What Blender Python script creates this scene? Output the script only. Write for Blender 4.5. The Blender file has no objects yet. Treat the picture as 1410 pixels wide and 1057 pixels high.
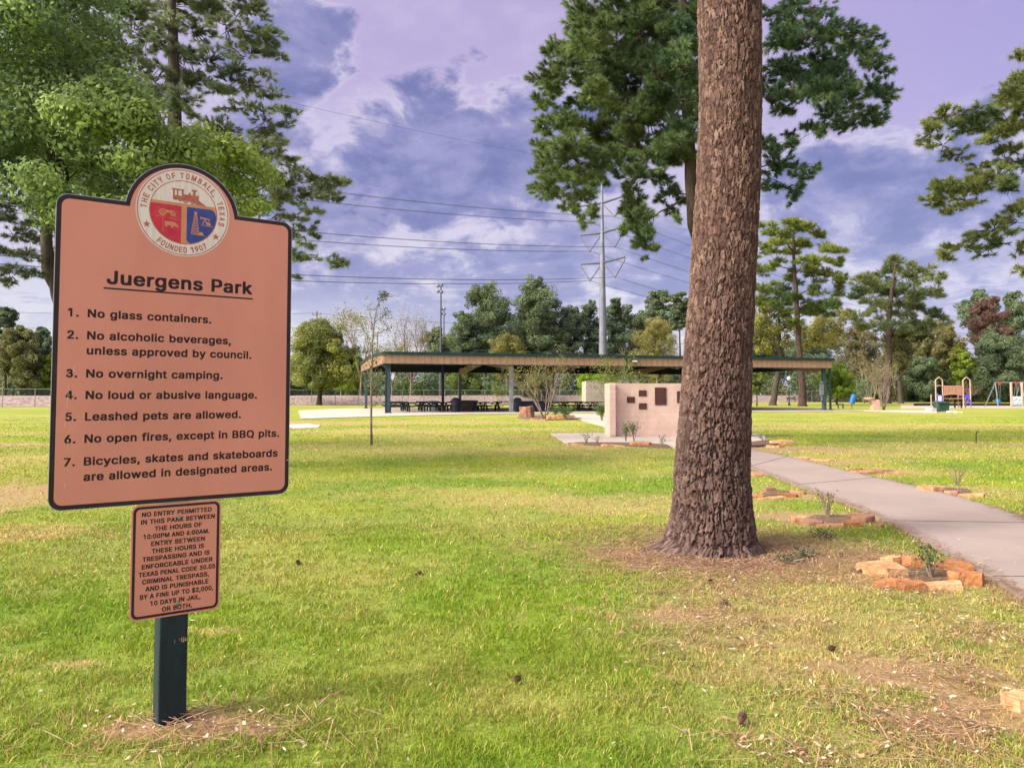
import bpy, bmesh, math, random
import numpy as np
from mathutils import Vector, Matrix

# ------------------------------------------------------------------ camera, sky, sun, exposure
SC = bpy.context.scene
COL = SC.collection
EYE = 1.5
PITCH = math.radians(2.7)
FPX = 1060.0
cd = bpy.data.cameras.new('camera')
cam = bpy.data.objects.new('camera', cd)
COL.objects.link(cam)
cam.location = (0, 0, EYE)
cam.rotation_euler = (math.pi / 2 + PITCH, 0, 0)
cd.sensor_width = 36.0
cd.sensor_fit = 'HORIZONTAL'
cd.lens = 36.0 * FPX / 1410.0
cd.shift_y = -0.0252
cd.clip_start = 0.05
cd.clip_end = 5000
SC.camera = cam
SC.view_settings.view_transform = 'Standard'
SC.view_settings.look = 'None'
SC.view_settings.exposure = 1.15
SC.view_settings.gamma = 1.0
SC.render.film_transparent = False

SUN_DIR = Vector((-0.74, -0.36, 0.60)).normalized()
SUN_EL = math.asin(SUN_DIR.z)
SUN_AZ = math.atan2(SUN_DIR.x, SUN_DIR.y)
sl = bpy.data.lights.new('sun', 'SUN')
sl.energy = 2.5
sl.angle = math.radians(15)
sl.color = (1.0, 0.93, 0.80)
sun = bpy.data.objects.new('sun', sl)
COL.objects.link(sun)
sun.rotation_euler = (-SUN_DIR).to_track_quat('-Z', 'Y').to_euler()
sun.location = (-30, -20, 40)


class NT:
    """small helper to write node trees"""
    def __init__(s, tree):
        s.t = tree
        s.n = tree.nodes
        s.l = tree.links
    def new(s, kind, **kw):
        nd = s.n.new(kind)
        for k, v in kw.items():
            setattr(nd, k, v)
        return nd
    def put(s, sock, v):
        if isinstance(v, bpy.types.NodeSocket):
            s.l.new(v, sock)
        elif v is not None:
            sock.default_value = v
    def math(s, op, a, b=None, c=None, clamp=False):
        nd = s.new('ShaderNodeMath', operation=op, use_clamp=clamp)
        s.put(nd.inputs[0], a)
        if b is not None: s.put(nd.inputs[1], b)
        if c is not None: s.put(nd.inputs[2], c)
        return nd.outputs[0]
    def vmath(s, op, a, b=None, scale=None):
        nd = s.new('ShaderNodeVectorMath', operation=op)
        s.put(nd.inputs[0], a)
        if b is not None: s.put(nd.inputs[1], b)
        if scale is not None: s.put(nd.inputs['Scale'], scale)
        return nd.outputs['Value'] if op in ('DOT_PRODUCT', 'LENGTH') else nd.outputs[0]
    def mix(s, f, a, b, mode='MIX'):
        nd = s.new('ShaderNodeMix', data_type='RGBA', blend_type=mode)
        s.put(nd.inputs[0], f)
        s.put(nd.inputs[6], a if isinstance(a, bpy.types.NodeSocket) else tuple(a[:3]) + (1,))
        s.put(nd.inputs[7], b if isinstance(b, bpy.types.NodeSocket) else tuple(b[:3]) + (1,))
        return nd.outputs[2]
    def noise(s, vec, scale, detail=4, rough=0.55, dist=0.0):
        nd = s.new('ShaderNodeTexNoise')
        if vec is not None: s.l.new(vec, nd.inputs['Vector'])
        nd.inputs['Scale'].default_value = scale
        nd.inputs['Detail'].default_value = detail
        nd.inputs['Roughness'].default_value = rough
        nd.inputs['Distortion'].default_value = dist
        return nd.outputs['Fac']
    def smooth(s, v, lo, hi, a=0.0, b=1.0):
        nd = s.new('ShaderNodeMapRange', interpolation_type='SMOOTHSTEP')
        s.put(nd.inputs['Value'], v)
        nd.inputs['From Min'].default_value = lo
        nd.inputs['From Max'].default_value = hi
        nd.inputs['To Min'].default_value = a
        nd.inputs['To Max'].default_value = b
        return nd.outputs['Result']


def build_world():
    w = bpy.data.worlds.new('World')
    SC.world = w
    w.use_nodes = True
    w.node_tree.nodes.clear()
    N = NT(w.node_tree)
    d = N.new('ShaderNodeTexCoord').outputs['Generated']
    d = N.vmath('NORMALIZE', d)
    sep = N.new('ShaderNodeSeparateXYZ')
    N.l.new(d, sep.inputs[0])
    x, y, z = sep.outputs
    az = N.math('MULTIPLY', N.math('ARCTAN2', x, y), 57.2958)
    el = N.math('MULTIPLY', N.math('ARCSINE', z), 57.2958)
    zz = N.math('MAXIMUM', z, 0.0)
    # a cloud deck seen in perspective
    inv = N.math('DIVIDE', 1.0, N.math('ADD', zz, 0.16))
    comb = N.new('ShaderNodeCombineXYZ')
    N.l.new(N.math('MULTIPLY', x, inv), comb.inputs[0])
    N.l.new(N.math('MULTIPLY', y, inv), comb.inputs[1])
    comb.inputs[2].default_value = 3.7
    deck = comb.outputs[0]
    n_big = N.noise(deck, 1.15, 6, 0.55, 0.5)
    n_mid = N.noise(deck, 3.2, 8, 0.6, 0.7)
    angv = N.new('ShaderNodeCombineXYZ')
    N.l.new(N.math('MULTIPLY', az, 0.1), angv.inputs[0])
    N.l.new(N.math('MULTIPLY', el, 0.16), angv.inputs[1])
    n_puff = N.noise(angv.outputs[0], 2.0, 10, 0.60, 0.25)
    n_soft = N.noise(angv.outputs[0], 0.9, 5, 0.5, 0.2)
    puff = N.math('SUBTRACT', n_puff, 0.5)
    # thin high veil
    veil = N.mix(N.smooth(el, 7, 26), (0.66, 0.60, 0.78), (0.52, 0.42, 0.71))
    veil = N.mix(N.smooth(el, 0, 9), (0.68, 0.68, 0.79), veil)
    veil = N.mix(N.smooth(az, 12, 40, 0.0, 0.8), veil, (0.40, 0.345, 0.70))
    streak = N.math('ADD', n_soft, N.math('MULTIPLY', puff, 0.6))
    veil = N.mix(N.smooth(streak, 0.45, 0.75, 0.0, 0.65), veil, (0.66, 0.58, 0.79))
    # lower cumulus, shaded side towards the viewer
    dens = N.math('ADD', N.math('MULTIPLY', n_big, 0.55), N.math('MULTIPLY', n_mid, 0.50))
    cov = N.smooth(dens, 0.47, 0.60)
    cov = N.math('MULTIPLY', cov, N.smooth(el, 20, 9, 0.0, 0.9))
    masses = [(-4.2, 16.6, 9.5, 5.0, 1.0), (1.5, 17.5, 6.0, 4.4, 0.95), (-15.6, 24.4, 3.4, 3.2, 1.0), (-18, 20.5, 3.6, 4.2, 0.75), (-13.0, 14.0, 7, 3.4, 0.75),
              (25.0, 13.6, 9.5, 3.8, 0.9), (17.0, 10.0, 8.0, 2.2, 0.6), (2.0, 9.0, 18, 2.4, 0.85), (-14.5, 6.4, 8, 1.7, 0.8), (33, 9.5, 9, 2.0, 0.6), (-9, 18.8, 4, 1.1, 0.7)]
    edge = N.math('ADD', N.math('MULTIPLY', puff, 3.0), N.math('MULTIPLY', N.math('SUBTRACT', n_mid, 0.5), 1.1))
    for (a0, e0, ra, re, k) in masses:
        da = N.math('DIVIDE', N.math('SUBTRACT', az, a0), ra)
        de = N.math('DIVIDE', N.math('SUBTRACT', el, e0), re)
        q = N.math('SQRT', N.math('ADD', N.math('MULTIPLY', da, da), N.math('MULTIPLY', de, de)))
        m = N.smooth(N.math('ADD', q, edge), 1.55, 0.55, 0.0, k)
        cov = N.math('MAXIMUM', cov, m)
    shade = N.smooth(N.math('ADD', n_puff, N.math('MULTIPLY', n_mid, 0.7)), 0.66, 1.0)
    body = N.mix(shade, (0.185, 0.185, 0.435), (0.36, 0.335, 0.60))
    body = N.mix(N.smooth(el, 4, 14), N.mix(0.5, body, (0.42, 0.42, 0.69)), body)
    core = N.smooth(cov, 0.16, 0.95)
    rim = N.math('MULTIPLY', N.smooth(cov, 0.02, 0.34), N.smooth(n_puff, 0.40, 0.62, 0.10, 0.75))
    sky = N.mix(rim, veil, (0.76, 0.68, 0.84))
    sky = N.mix(core, sky, body)
    # sunlit tops breaking through low down
    br = N.smooth(N.math('ADD', N.math('MULTIPLY', n_mid, 0.6), N.math('MULTIPLY', n_puff, 0.5)), 0.56, 0.70)
    br = N.math('MULTIPLY', br, N.smooth(el, 16, 6, 0.0, 0.85))
    low = N.math('MULTIPLY', N.smooth(el, 9, 2.5, 0.0, 0.8), N.smooth(az, 8, -14))
    sky = N.mix(low, sky, (0.78, 0.77, 0.86))
    sky = N.mix(br, sky, (0.86, 0.82, 0.88))
    # unseen warm glow added around the sun to fill camera-facing surfaces
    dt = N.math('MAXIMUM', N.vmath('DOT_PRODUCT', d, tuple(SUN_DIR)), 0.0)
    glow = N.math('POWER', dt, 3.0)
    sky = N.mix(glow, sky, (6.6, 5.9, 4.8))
    sky = N.mix(N.smooth(z, -0.02, 0.0), (0.20, 0.23, 0.12), sky)
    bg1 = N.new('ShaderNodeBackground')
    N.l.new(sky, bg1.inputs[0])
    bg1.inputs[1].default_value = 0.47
    nis = N.new('ShaderNodeTexSky', sky_type='NISHITA', sun_disc=False)
    nis.sun_elevation = SUN_EL
    nis.sun_rotation = SUN_AZ
    bg2 = N.new('ShaderNodeBackground')
    N.l.new(nis.outputs[0], bg2.inputs[0])
    bg2.inputs[1].default_value = 0.08
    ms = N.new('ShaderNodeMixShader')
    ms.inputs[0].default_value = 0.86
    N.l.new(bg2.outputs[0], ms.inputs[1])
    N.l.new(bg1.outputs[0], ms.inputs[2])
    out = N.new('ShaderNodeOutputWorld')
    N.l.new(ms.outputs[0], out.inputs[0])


build_world()

# ------------------------------------------------------------------ helpers
RNG = np.random.default_rng(7)
random.seed(11)


def ray(px, py):
    a = (px - 705) / FPX
    b = (543 - FPX * math.tan(PITCH) - py) / FPX
    return Vector((a, math.cos(PITCH) - b * math.sin(PITCH), math.sin(PITCH) + b * math.cos(PITCH)))


def gnd(px, py, z=0.0):
    """ground point seen in a direction (survey of the site from where the photo was taken)"""
    r = ray(px, py)
    t = (z - EYE) / r.z
    return Vector((r.x * t, r.y * t, z))


def at(px, py, Y):
    r = ray(px, py)
    t = Y / r.y
    return Vector((r.x * t, Y, EYE + r.z * t))


def thing(name, label, cat, loc=(0, 0, 0), rz=0.0, group=None):
    o = bpy.data.objects.new(name, None)
    o.empty_display_size = 0.2
    COL.objects.link(o)
    o.location = loc
    o.rotation_euler = (0, 0, rz)
    o['label'] = label
    o['category'] = cat
    if group: o['group'] = group
    return o


def tag(o, label, cat, group=None):
    o['label'] = label
    o['category'] = cat
    if group: o['group'] = group
    return o


def kind(o, k):
    o['kind'] = k
    return o


class MB:
    """collects shapes, then links them as ONE mesh object"""
    def __init__(s):
        s.v = []; s.f = []; s.m = []; s.cur = 0
    def add(s, vs, fs):
        b = len(s.v)
        s.v.extend([tuple(p) for p in vs])
        for f in fs:
            s.f.append(tuple(i + b for i in f)); s.m.append(s.cur)
    def box(s, c, d, rz=0.0, M=None):
        x, y, z = d[0] / 2, d[1] / 2, d[2] / 2
        vs = [Vector((sx * x, sy * y, sz * z)) for sz in (-1, 1) for sy in (-1, 1) for sx in (-1, 1)]
        if M is None: M = Matrix.Rotation(rz, 3, 'Z')
        vs = [M @ p + Vector(c) for p in vs]
        s.add(vs, [(0, 2, 3, 1), (4, 5, 7, 6), (0, 1, 5, 4), (2, 6, 7, 3), (0, 4, 6, 2), (1, 3, 7, 5)])
    def bar(s, a, b, w, h=None):
        """rectangular bar from a to b"""
        a = Vector(a); b = Vector(b); h = h or w
        d = b - a
        z = d.normalized()
        up = Vector((0, 0, 1)) if abs(z.z) < 0.95 else Vector((0, 1, 0))
        x = up.cross(z).normalized(); y = z.cross(x)
        M = Matrix((x, y, z)).transposed()
        s.box((a + b) / 2, (w, h, d.length), M=M)
    def tube(s, pts, radii, n=6, cap=True):
        pts = [Vector(p) for p in pts]
        if not hasattr(radii, '__len__'): radii = [radii] * len(pts)
        vs = []
        prev = None
        for i, p in enumerate(pts):
            t = (pts[min(i + 1, len(pts) - 1)] - pts[max(i - 1, 0)])
            if t.length < 1e-9: t = Vector((0, 0, 1))
            t.normalize()
            if prev is None:
                ref = Vector((1, 0, 0)) if abs(t.x) < 0.8 else Vector((0, 1, 0))
                x = (ref - t * ref.dot(t)).normalized()
            else:
                x = prev - t * prev.dot(t)
                x = x.normalized() if x.length > 1e-6 else t.orthogonal().normalized()
            prev = x
            y = t.cross(x)
            for k in range(n):
                a = 2 * math.pi * k / n
                vs.append(p + (x * math.cos(a) + y * math.sin(a)) * radii[i])
        fs = []
        for i in range(len(pts) - 1):
            for k in range(n):
                k2 = (k + 1) % n
                fs.append((i * n + k, i * n + k2, (i + 1) * n + k2, (i + 1) * n + k))
        if cap:
            fs.append(tuple(range(n - 1, -1, -1)))
            fs.append(tuple(range((len(pts) - 1) * n, len(pts) * n)))
        s.add(vs, fs)
    def prism(s, poly, z0, z1):
        """polygon in xy extruded in z"""
        n = len(poly)
        area = sum(poly[i][0] * poly[(i + 1) % n][1] - poly[(i + 1) % n][0] * poly[i][1] for i in range(n))
        if area < 0: poly = list(reversed(poly))
        vs = [(p[0], p[1], z0) for p in poly] + [(p[0], p[1], z1) for p in poly]
        fs = [tuple(range(n - 1, -1, -1)), tuple(range(n, 2 * n))]
        fs += [(i, (i + 1) % n, n + (i + 1) % n, n + i) for i in range(n)]
        s.add(vs, fs)
    def plate(s, poly, y0, y1):
        """polygon in xz extruded in y"""
        n = len(poly)
        area = sum(poly[i][0] * poly[(i + 1) % n][1] - poly[(i + 1) % n][0] * poly[i][1] for i in range(n))
        if area < 0: poly = list(reversed(poly))
        vs = [(p[0], y0, p[1]) for p in poly] + [(p[0], y1, p[1]) for p in poly]
        fs = [tuple(range(n)), tuple(range(2 * n - 1, n - 1, -1))]
        fs += [((i + 1) % n, i, n + i, n + (i + 1) % n) for i in range(n)]
        s.add(vs, fs)
    def lathe(s, prof, c=(0, 0, 0), n=20):
        vs = []; c = Vector(c)
        for r, z in prof:
            for k in range(n):
                a = 2 * math.pi * k / n
                vs.append(c + Vector((r * math.cos(a), r * math.sin(a), z)))
        fs = []
        for i in range(len(prof) - 1):
            for k in range(n):
                k2 = (k + 1) % n
                fs.append((i * n + k, i * n + k2, (i + 1) * n + k2, (i + 1) * n + k))
        fs.append(tuple(range(n - 1, -1, -1)))
        fs.append(tuple(range((len(prof) - 1) * n, len(prof) * n)))
        s.add(vs, fs)
    def build(s, name, mats, parent=None, smooth=False, bevel=0.0):
        me = bpy.data.meshes.new(name)
        me.from_pydata(s.v, [], s.f)
        if not isinstance(mats, (list, tuple)): mats = [mats]
        for m in mats: me.materials.append(m)
        if len(mats) > 1: me.polygons.foreach_set('material_index', s.m)
        if smooth: me.polygons.foreach_set('use_smooth', [True] * len(me.polygons))
        me.update()
        o = bpy.data.objects.new(name, me)
        COL.objects.link(o)
        if parent: o.parent = parent
        if bevel:
            b = o.modifiers.new('bevel', 'BEVEL'); b.width = bevel; b.segments = 2; b.limit_method = 'ANGLE'
        return o


def np_obj(name, V, Fa, mat, parent=None, col=None, smooth=False):
    """mesh from numpy arrays; Fa has a fixed number of corners per face; col = colour per vertex"""
    V = np.ascontiguousarray(V, dtype=np.float32); Fa = np.ascontiguousarray(Fa, dtype=np.int32)
    m, k = Fa.shape
    me = bpy.data.meshes.new(name)
    me.vertices.add(len(V)); me.vertices.foreach_set('co', V.ravel())
    me.loops.add(m * k); me.loops.foreach_set('vertex_index', Fa.ravel())
    me.polygons.add(m); me.polygons.foreach_set('loop_start', np.arange(0, m * k, k, dtype=np.int32))
    if smooth: me.polygons.foreach_set('use_smooth', np.ones(m, dtype=bool))
    if col is not None:
        a = me.color_attributes.new('Col', 'FLOAT_COLOR', 'POINT')
        c4 = np.ones((len(V), 4), dtype=np.float32); c4[:, :3] = col
        a.data.foreach_set('color', c4.ravel())
    me.materials.append(mat)
    me.update(calc_edges=True)
    o = bpy.data.objects.new(name, me)
    COL.objects.link(o)
    if parent: o.parent = parent
    return o


def children(o):
    return [c for c in KIDS.get(o.name, [])] or [c for c in bpy.data.objects if c.parent == o]


KIDS = {}


def dup(o, loc, rz, label):
    c = o.copy(); COL.objects.link(c)
    c.location = loc; c.rotation_euler = (0, 0, rz); c['label'] = label
    for ch in [q for q in bpy.data.objects if q.parent == o]:
        d = ch.copy(); COL.objects.link(d); d.parent = c
        for g in [q for q in bpy.data.objects if q.parent == ch]:
            e = g.copy(); COL.objects.link(e); e.parent = d
    return c


def hash2(ix, iy, seed):
    h = (ix.astype(np.int64) * 374761393 + iy.astype(np.int64) * 668265263 + seed * 974711) & 0x7fffffff
    h = ((h ^ (h >> 13)) * 1274126177) & 0x7fffffff
    h = (h ^ (h >> 16)) & 0x7fffffff
    return (h % 100003) / 100003.0


def vnoise(x, y, scale, seed=0):
    x = np.asarray(x) / scale; y = np.asarray(y) / scale
    ix = np.floor(x); iy = np.floor(y)
    fx = x - ix; fy = y - iy
    fx = fx * fx * (3 - 2 * fx); fy = fy * fy * (3 - 2 * fy)
    a = hash2(ix, iy, seed); b = hash2(ix + 1, iy, seed)
    c = hash2(ix, iy + 1, seed); d = hash2(ix + 1, iy + 1, seed)
    return (a * (1 - fx) + b * fx) * (1 - fy) + (c * (1 - fx) + d * fx) * fy


def fbm(x, y, scale, seed=0, oct=4):
    t = 0; amp = 1; tot = 0
    for i in range(oct):
        t = t + amp * vnoise(x, y, scale / (2 ** i), seed + i * 17); tot += amp; amp *= 0.55
    return t / tot


def sstep(v, lo, hi):
    t = np.clip((v - lo) / (hi - lo), 0, 1)
    return t * t * (3 - 2 * t)


def inpoly(x, y, poly):
    ins = np.zeros(x.shape, bool)
    n = len(poly)
    for i in range(n):
        x0, y0 = poly[i][0], poly[i][1]; x1, y1 = poly[(i + 1) % n][0], poly[(i + 1) % n][1]
        if y0 == y1: continue
        c = ((y0 > y) != (y1 > y)) & (x < (x1 - x0) * (y - y0) / (y1 - y0) + x0)
        ins ^= c
    return ins


# ------------------------------------------------------------------ materials
def mat(name, col, rough=0.7, var=0.12, vscale=6.0, bump=0.0, bscale=40.0, metal=0.0, col2=None, spec=0.3, stretch=None, each=0.0):
    m = bpy.data.materials.new(name)
    m.use_nodes = True
    N = NT(m.node_tree)
    b = N.n['Principled BSDF']
    tc = N.new('ShaderNodeTexCoord').outputs['Object']
    if stretch:
        mp = N.new('ShaderNodeMapping'); N.l.new(tc, mp.inputs[0]); mp.inputs['Scale'].default_value = stretch
        tc = mp.outputs[0]
    n1 = N.noise(tc, vscale, 5, 0.6)
    c2 = col2 or tuple(c * (1 - var * 1.6) for c in col)
    c1 = tuple(min(1, c * (1 + var)) for c in col)
    c = N.mix(N.smooth(n1, 0.3, 0.7), c2, c1)
    if each:
        oi = N.new('ShaderNodeObjectInfo').outputs['Random']
        c = N.vmath('SCALE', c, scale=N.smooth(oi, 0, 1, 1 - each, 1 + each * .6))
    N.l.new(c, b.inputs['Base Color'])
    b.inputs['Roughness'].default_value = rough
    b.inputs['Metallic'].default_value = metal
    b.inputs['Specular IOR Level'].default_value = spec
    if bump:
        bp = N.new('ShaderNodeBump'); bp.inputs['Strength'].default_value = bump
        bp.inputs['Distance'].default_value = 0.02
        N.l.new(N.noise(tc, bscale, 6, 0.65), bp.inputs['Height'])
        N.l.new(bp.outputs[0], b.inputs['Normal'])
    return m


def attr_mat(name, rough=0.85, trans=0.0, var=0.0, vscale=20.0, bump=0.0, bscale=60.0, gloss=0.25):
    """colour comes from the mesh's own colour attribute"""
    m = bpy.data.materials.new(name)
    m.use_nodes = True
    N = NT(m.node_tree)
    b = N.n['Principled BSDF']
    a = N.new('ShaderNodeAttribute', attribute_name='Col').outputs['Color']
    if var:
        tc = N.new('ShaderNodeTexCoord').outputs['Object']
        f = N.smooth(N.noise(tc, vscale, 6, 0.7), 0.25, 0.75, 1 - var, 1 + var)
        a = N.vmath('SCALE', a, scale=f)
    N.l.new(a, b.inputs['Base Color'])
    b.inputs['Roughness'].default_value = rough
    b.inputs['Specular IOR Level'].default_value = gloss
    if bump:
        tc = N.new('ShaderNodeTexCoord').outputs['Object']
        bp = N.new('ShaderNodeBump'); bp.inputs['Strength'].default_value = bump
        bp.inputs['Distance'].default_value = 0.03
        N.l.new(N.noise(tc, bscale, 6, 0.7), bp.inputs['Height'])
        N.l.new(bp.outputs[0], b.inputs['Normal'])
    if trans:
        t = N.new('ShaderNodeBsdfTranslucent'); N.l.new(a, t.inputs[0])
        ms = N.new('ShaderNodeMixShader'); ms.inputs[0].default_value = trans
        N.l.new(b.outputs[0], ms.inputs[1]); N.l.new(t.outputs[0], ms.inputs[2])
        N.l.new(ms.outputs[0], N.n['Material Output'].inputs[0])
    return m


def block_mat(name, c1, c2, mortar, bw, bh, axis='xz', msize=0.012, bump=0.3):
    m = bpy.data.materials.new(name)
    m.use_nodes = True
    N = NT(m.node_tree)
    b = N.n['Principled BSDF']
    tc = N.new('ShaderNodeTexCoord').outputs['Object']
    sep = N.new('ShaderNodeSeparateXYZ'); N.l.new(tc, sep.inputs[0])
    cb = N.new('ShaderNodeCombineXYZ')
    N.l.new(N.math('ADD', sep.outputs[0], sep.outputs[1]), cb.inputs[0]); N.l.new(sep.outputs[2], cb.inputs[1])
    br = N.new('ShaderNodeTexBrick')
    N.l.new(cb.outputs[0], br.inputs['Vector'])
    br.inputs['Color1'].default_value = c1 + (1,); br.inputs['Color2'].default_value = c2 + (1,)
    br.inputs['Mortar'].default_value = mortar + (1,)
    br.inputs['Scale'].default_value = 1.0
    br.inputs['Brick Width'].default_value = bw; br.inputs['Row Height'].default_value = bh
    br.inputs['Mortar Size'].default_value = msize; br.inputs['Mortar Smooth'].default_value = 0.3
    n = N.noise(tc, 2.2, 6, 0.65)
    c = N.mix(1.0, br.outputs['Color'], N.mix(N.smooth(n, 0.25, 0.75), (0.84, 0.82, 0.80), (1.05, 1.05, 1.05)), 'MULTIPLY')
    N.l.new(c, b.inputs['Base Color'])
    b.inputs['Roughness'].default_value = 0.85
    bp = N.new('ShaderNodeBump'); bp.inputs['Strength'].default_value = bump; bp.inputs['Distance'].default_value = 0.01
    h = N.math('SUBTRACT', N.math('MULTIPLY', N.noise(tc, 45, 5, 0.7), 0.4), br.outputs['Fac'])
    N.l.new(h, bp.inputs['Height']); N.l.new(bp.outputs[0], b.inputs['Normal'])
    return m


def concrete_mat(name, base, stain):
    m = bpy.data.materials.new(name)
    m.use_nodes = True
    N = NT(m.node_tree)
    b = N.n['Principled BSDF']
    tc = N.new('ShaderNodeTexCoord').outputs['Object']
    n1 = N.noise(tc, 0.7, 6, 0.6); n2 = N.noise(tc, 5.0, 8, 0.7); n3 = N.noise(tc, 130, 3, 0.6)
    c = N.mix(N.smooth(n1, 0.35, 0.7), base, stain)
    c = N.mix(N.smooth(n2, 0.35, 0.75, 0.0, 0.5), c, tuple(q * 0.78 for q in base))
    c = N.mix(N.smooth(n3, 0.4, 0.7, 0.0, 0.35), c, tuple(q * 1.15 for q in base))
    N.l.new(c, b.inputs['Base Color'])
    b.inputs['Roughness'].default_value = 0.9
    bp = N.new('ShaderNodeBump'); bp.inputs['Strength'].default_value = 0.25; bp.inputs['Distance'].default_value = 0.004
    N.l.new(n3, bp.inputs['Height']); N.l.new(bp.outputs[0], b.inputs['Normal'])
    return m


M = {}
M['leaf'] = attr_mat('foliage', 0.6, trans=0.45)
M['needle'] = attr_mat('pine_needles', 0.55, trans=0.22)
M['grass'] = attr_mat('grass_blades', 0.6, trans=0.35)
M['ground'] = attr_mat('ground_soil_turf', 0.95, var=0.35, vscale=55, bump=0.7, bscale=38)
M['bark_attr'] = attr_mat('pine_bark', 0.92, var=0.22, vscale=70, bump=0.55, bscale=120, gloss=0.1)
M['bark'] = mat('bark', (0.055, 0.038, 0.031), 0.95, 0.35, 9, 0.6, 25, stretch=(1, 1, 0.25))
M['bark_red'] = mat('red_bark', (0.062, 0.040, 0.033), 0.95, 0.35, 9, 0.6, 25, stretch=(1, 1, 0.25))
M['bark_grey'] = mat('grey_bark', (0.070, 0.056, 0.047), 0.95, 0.3, 9, 0.6, 25, stretch=(1, 1, 0.25))
M['twig'] = mat('bare_twigs', (0.24, 0.19, 0.145), 0.9, 0.3, 5)
M['concrete'] = concrete_mat('path_concrete', (0.30, 0.243, 0.220), (0.245, 0.195, 0.178))
M['concrete_pale'] = concrete_mat('slab_concrete', (0.46, 0.40, 0.35), (0.39, 0.34, 0.30))
M['joint'] = mat('joint_filler', (0.12, 0.10, 0.085), 0.95)
M['pink_block'] = block_mat('painted_block', (0.66, 0.485, 0.43), (0.64, 0.47, 0.415), (0.69, 0.53, 0.475), 0.406, 0.203)
M['grey_block'] = block_mat('split_face_block', (0.37, 0.33, 0.29), (0.33, 0.29, 0.26), (0.45, 0.41, 0.37), 0.40, 0.20)
M['bronze'] = mat('bronze_plaque', (0.085, 0.035, 0.032), 0.5, 0.25, 30, 0.2, 90, metal=0.2)
M['tan_panel'] = mat('tan_metal_panel', (0.37, 0.24, 0.178), 0.55, 0.07, 1.2, metal=0.1)
M['tan_rib'] = mat('tan_panel_rib', (0.29, 0.185, 0.13), 0.6, 0.07, 2)
M['green_trim'] = mat('dark_trim', (0.013, 0.033, 0.038), 0.45, 0.15, 3)
M['green_steel'] = mat('green_steel', (0.050, 0.085, 0.105), 0.5, 0.15, 3)
M['grey_steel'] = mat('grey_steel', (0.19, 0.215, 0.25), 0.5, 0.12, 3, metal=0.2)
M['roof_metal'] = mat('roof_sheet', (0.10, 0.12, 0.12), 0.5, 0.15, 1)
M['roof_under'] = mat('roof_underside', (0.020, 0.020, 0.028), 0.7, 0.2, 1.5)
M['table_steel'] = mat('table_coating', (0.012, 0.018, 0.03), 0.5, 0.2, 8)
M['arm_steel'] = mat('dull_arm_steel', (0.075, 0.075, 0.10), 0.6)
M['galv'] = mat('galvanised_steel', (0.17, 0.18, 0.23), 0.5, 0.14, 0.6, metal=0.35)
M['insulator'] = mat('insulator_grey', (0.12, 0.11, 0.13), 0.5)
M['wire'] = mat('conductor', (0.055, 0.055, 0.08), 0.6)
M['fence_steel'] = mat('fence_steel', (0.30, 0.31, 0.31), 0.55, 0.1, 2, metal=0.3)
M['fence_wire'] = mat('fence_wire', (0.10, 0.11, 0.115), 0.6, 0.1, 2)
M['ballast'] = mat('railway_ballast', (0.36, 0.275, 0.25), 0.95, 0.28, 2.5, 0.8, 9)
M['salmon'] = mat('salmon_sheeting', (0.615, 0.245, 0.185), 0.38, 0.06, 1.9, spec=0.45, stretch=(1, 1, 0.5))
M['sign_edge'] = mat('sign_border_black', (0.030, 0.016, 0.020), 0.4, 0.2, 6)
M['sign_alu'] = mat('sign_aluminium', (0.45, 0.47, 0.50), 0.4, 0.08, 6, metal=0.6)
M['sign_text'] = mat('sign_lettering', (0.028, 0.010, 0.012), 0.45, 0.1, 20)
M['seal_white'] = mat('seal_white', (0.70, 0.62, 0.60), 0.4, 0.06, 18, stretch=(3, 1, 0.3))
M['seal_salmon'] = mat('seal_brick_red', (0.42, 0.125, 0.085), 0.4, 0.08, 30)
M['seal_tan'] = mat('seal_tan', (0.56, 0.24, 0.13), 0.4, 0.05, 20)
M['seal_red'] = mat('seal_red', (0.52, 0.035, 0.065), 0.4, 0.1, 22)
M['seal_blue'] = mat('seal_blue', (0.045, 0.065, 0.27), 0.4, 0.1, 22)
M['post_paint'] = mat('post_paint', (0.012, 0.026, 0.034), 0.55, 0.25, 9, 0.25, 60, stretch=(1, 1, 0.15))
M['bare_wood'] = mat('bare_wood', (0.42, 0.28, 0.16), 0.8, 0.3, 40)
M['bolt'] = mat('zinc_bolt', (0.24, 0.32, 0.33), 0.4, 0.2, 40, metal=0.6)
M['stone_orange'] = mat('orange_sandstone', (0.44, 0.195, 0.075), 0.9, 0.2, 7, 0.9, 30, col2=(0.27, 0.11, 0.055), each=.25)
M['stone_tan'] = mat('tan_sandstone', (0.52, 0.32, 0.175), 0.9, 0.2, 7, 0.9, 30, col2=(0.35, 0.165, 0.08), each=.25)
M['stone_red'] = mat('red_sandstone', (0.26, 0.12, 0.085), 0.9, 0.25, 7, 0.9, 30, col2=(0.36, 0.20, 0.14), each=.3)
M['boulder'] = mat('brown_boulder', (0.25, 0.13, 0.085), 0.9, 0.3, 3, 0.8, 12)
M['mulch'] = mat('bed_mulch', (0.085, 0.052, 0.038), 0.95, 0.45, 26, 1.0, 70, col2=(0.19, 0.125, 0.085))
M['white_gravel'] = mat('white_gravel', (0.56, 0.52, 0.48), 0.95, 0.25, 6, 0.6, 20)
M['cone'] = mat('pine_cone_scale', (0.115, 0.068, 0.048), 0.85, 0.4, 50)
M['bronze_light'] = mat('worn_bronze', (0.13, 0.06, 0.05), 0.5, 0.2, 30)
M['blue_plastic'] = mat('blue_plastic', (0.02, 0.13, 0.42), 0.4, 0.1, 3)
M['violet_plastic'] = mat('violet_blue_plastic', (0.09, 0.07, 0.62), 0.4, 0.1, 3)
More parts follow.
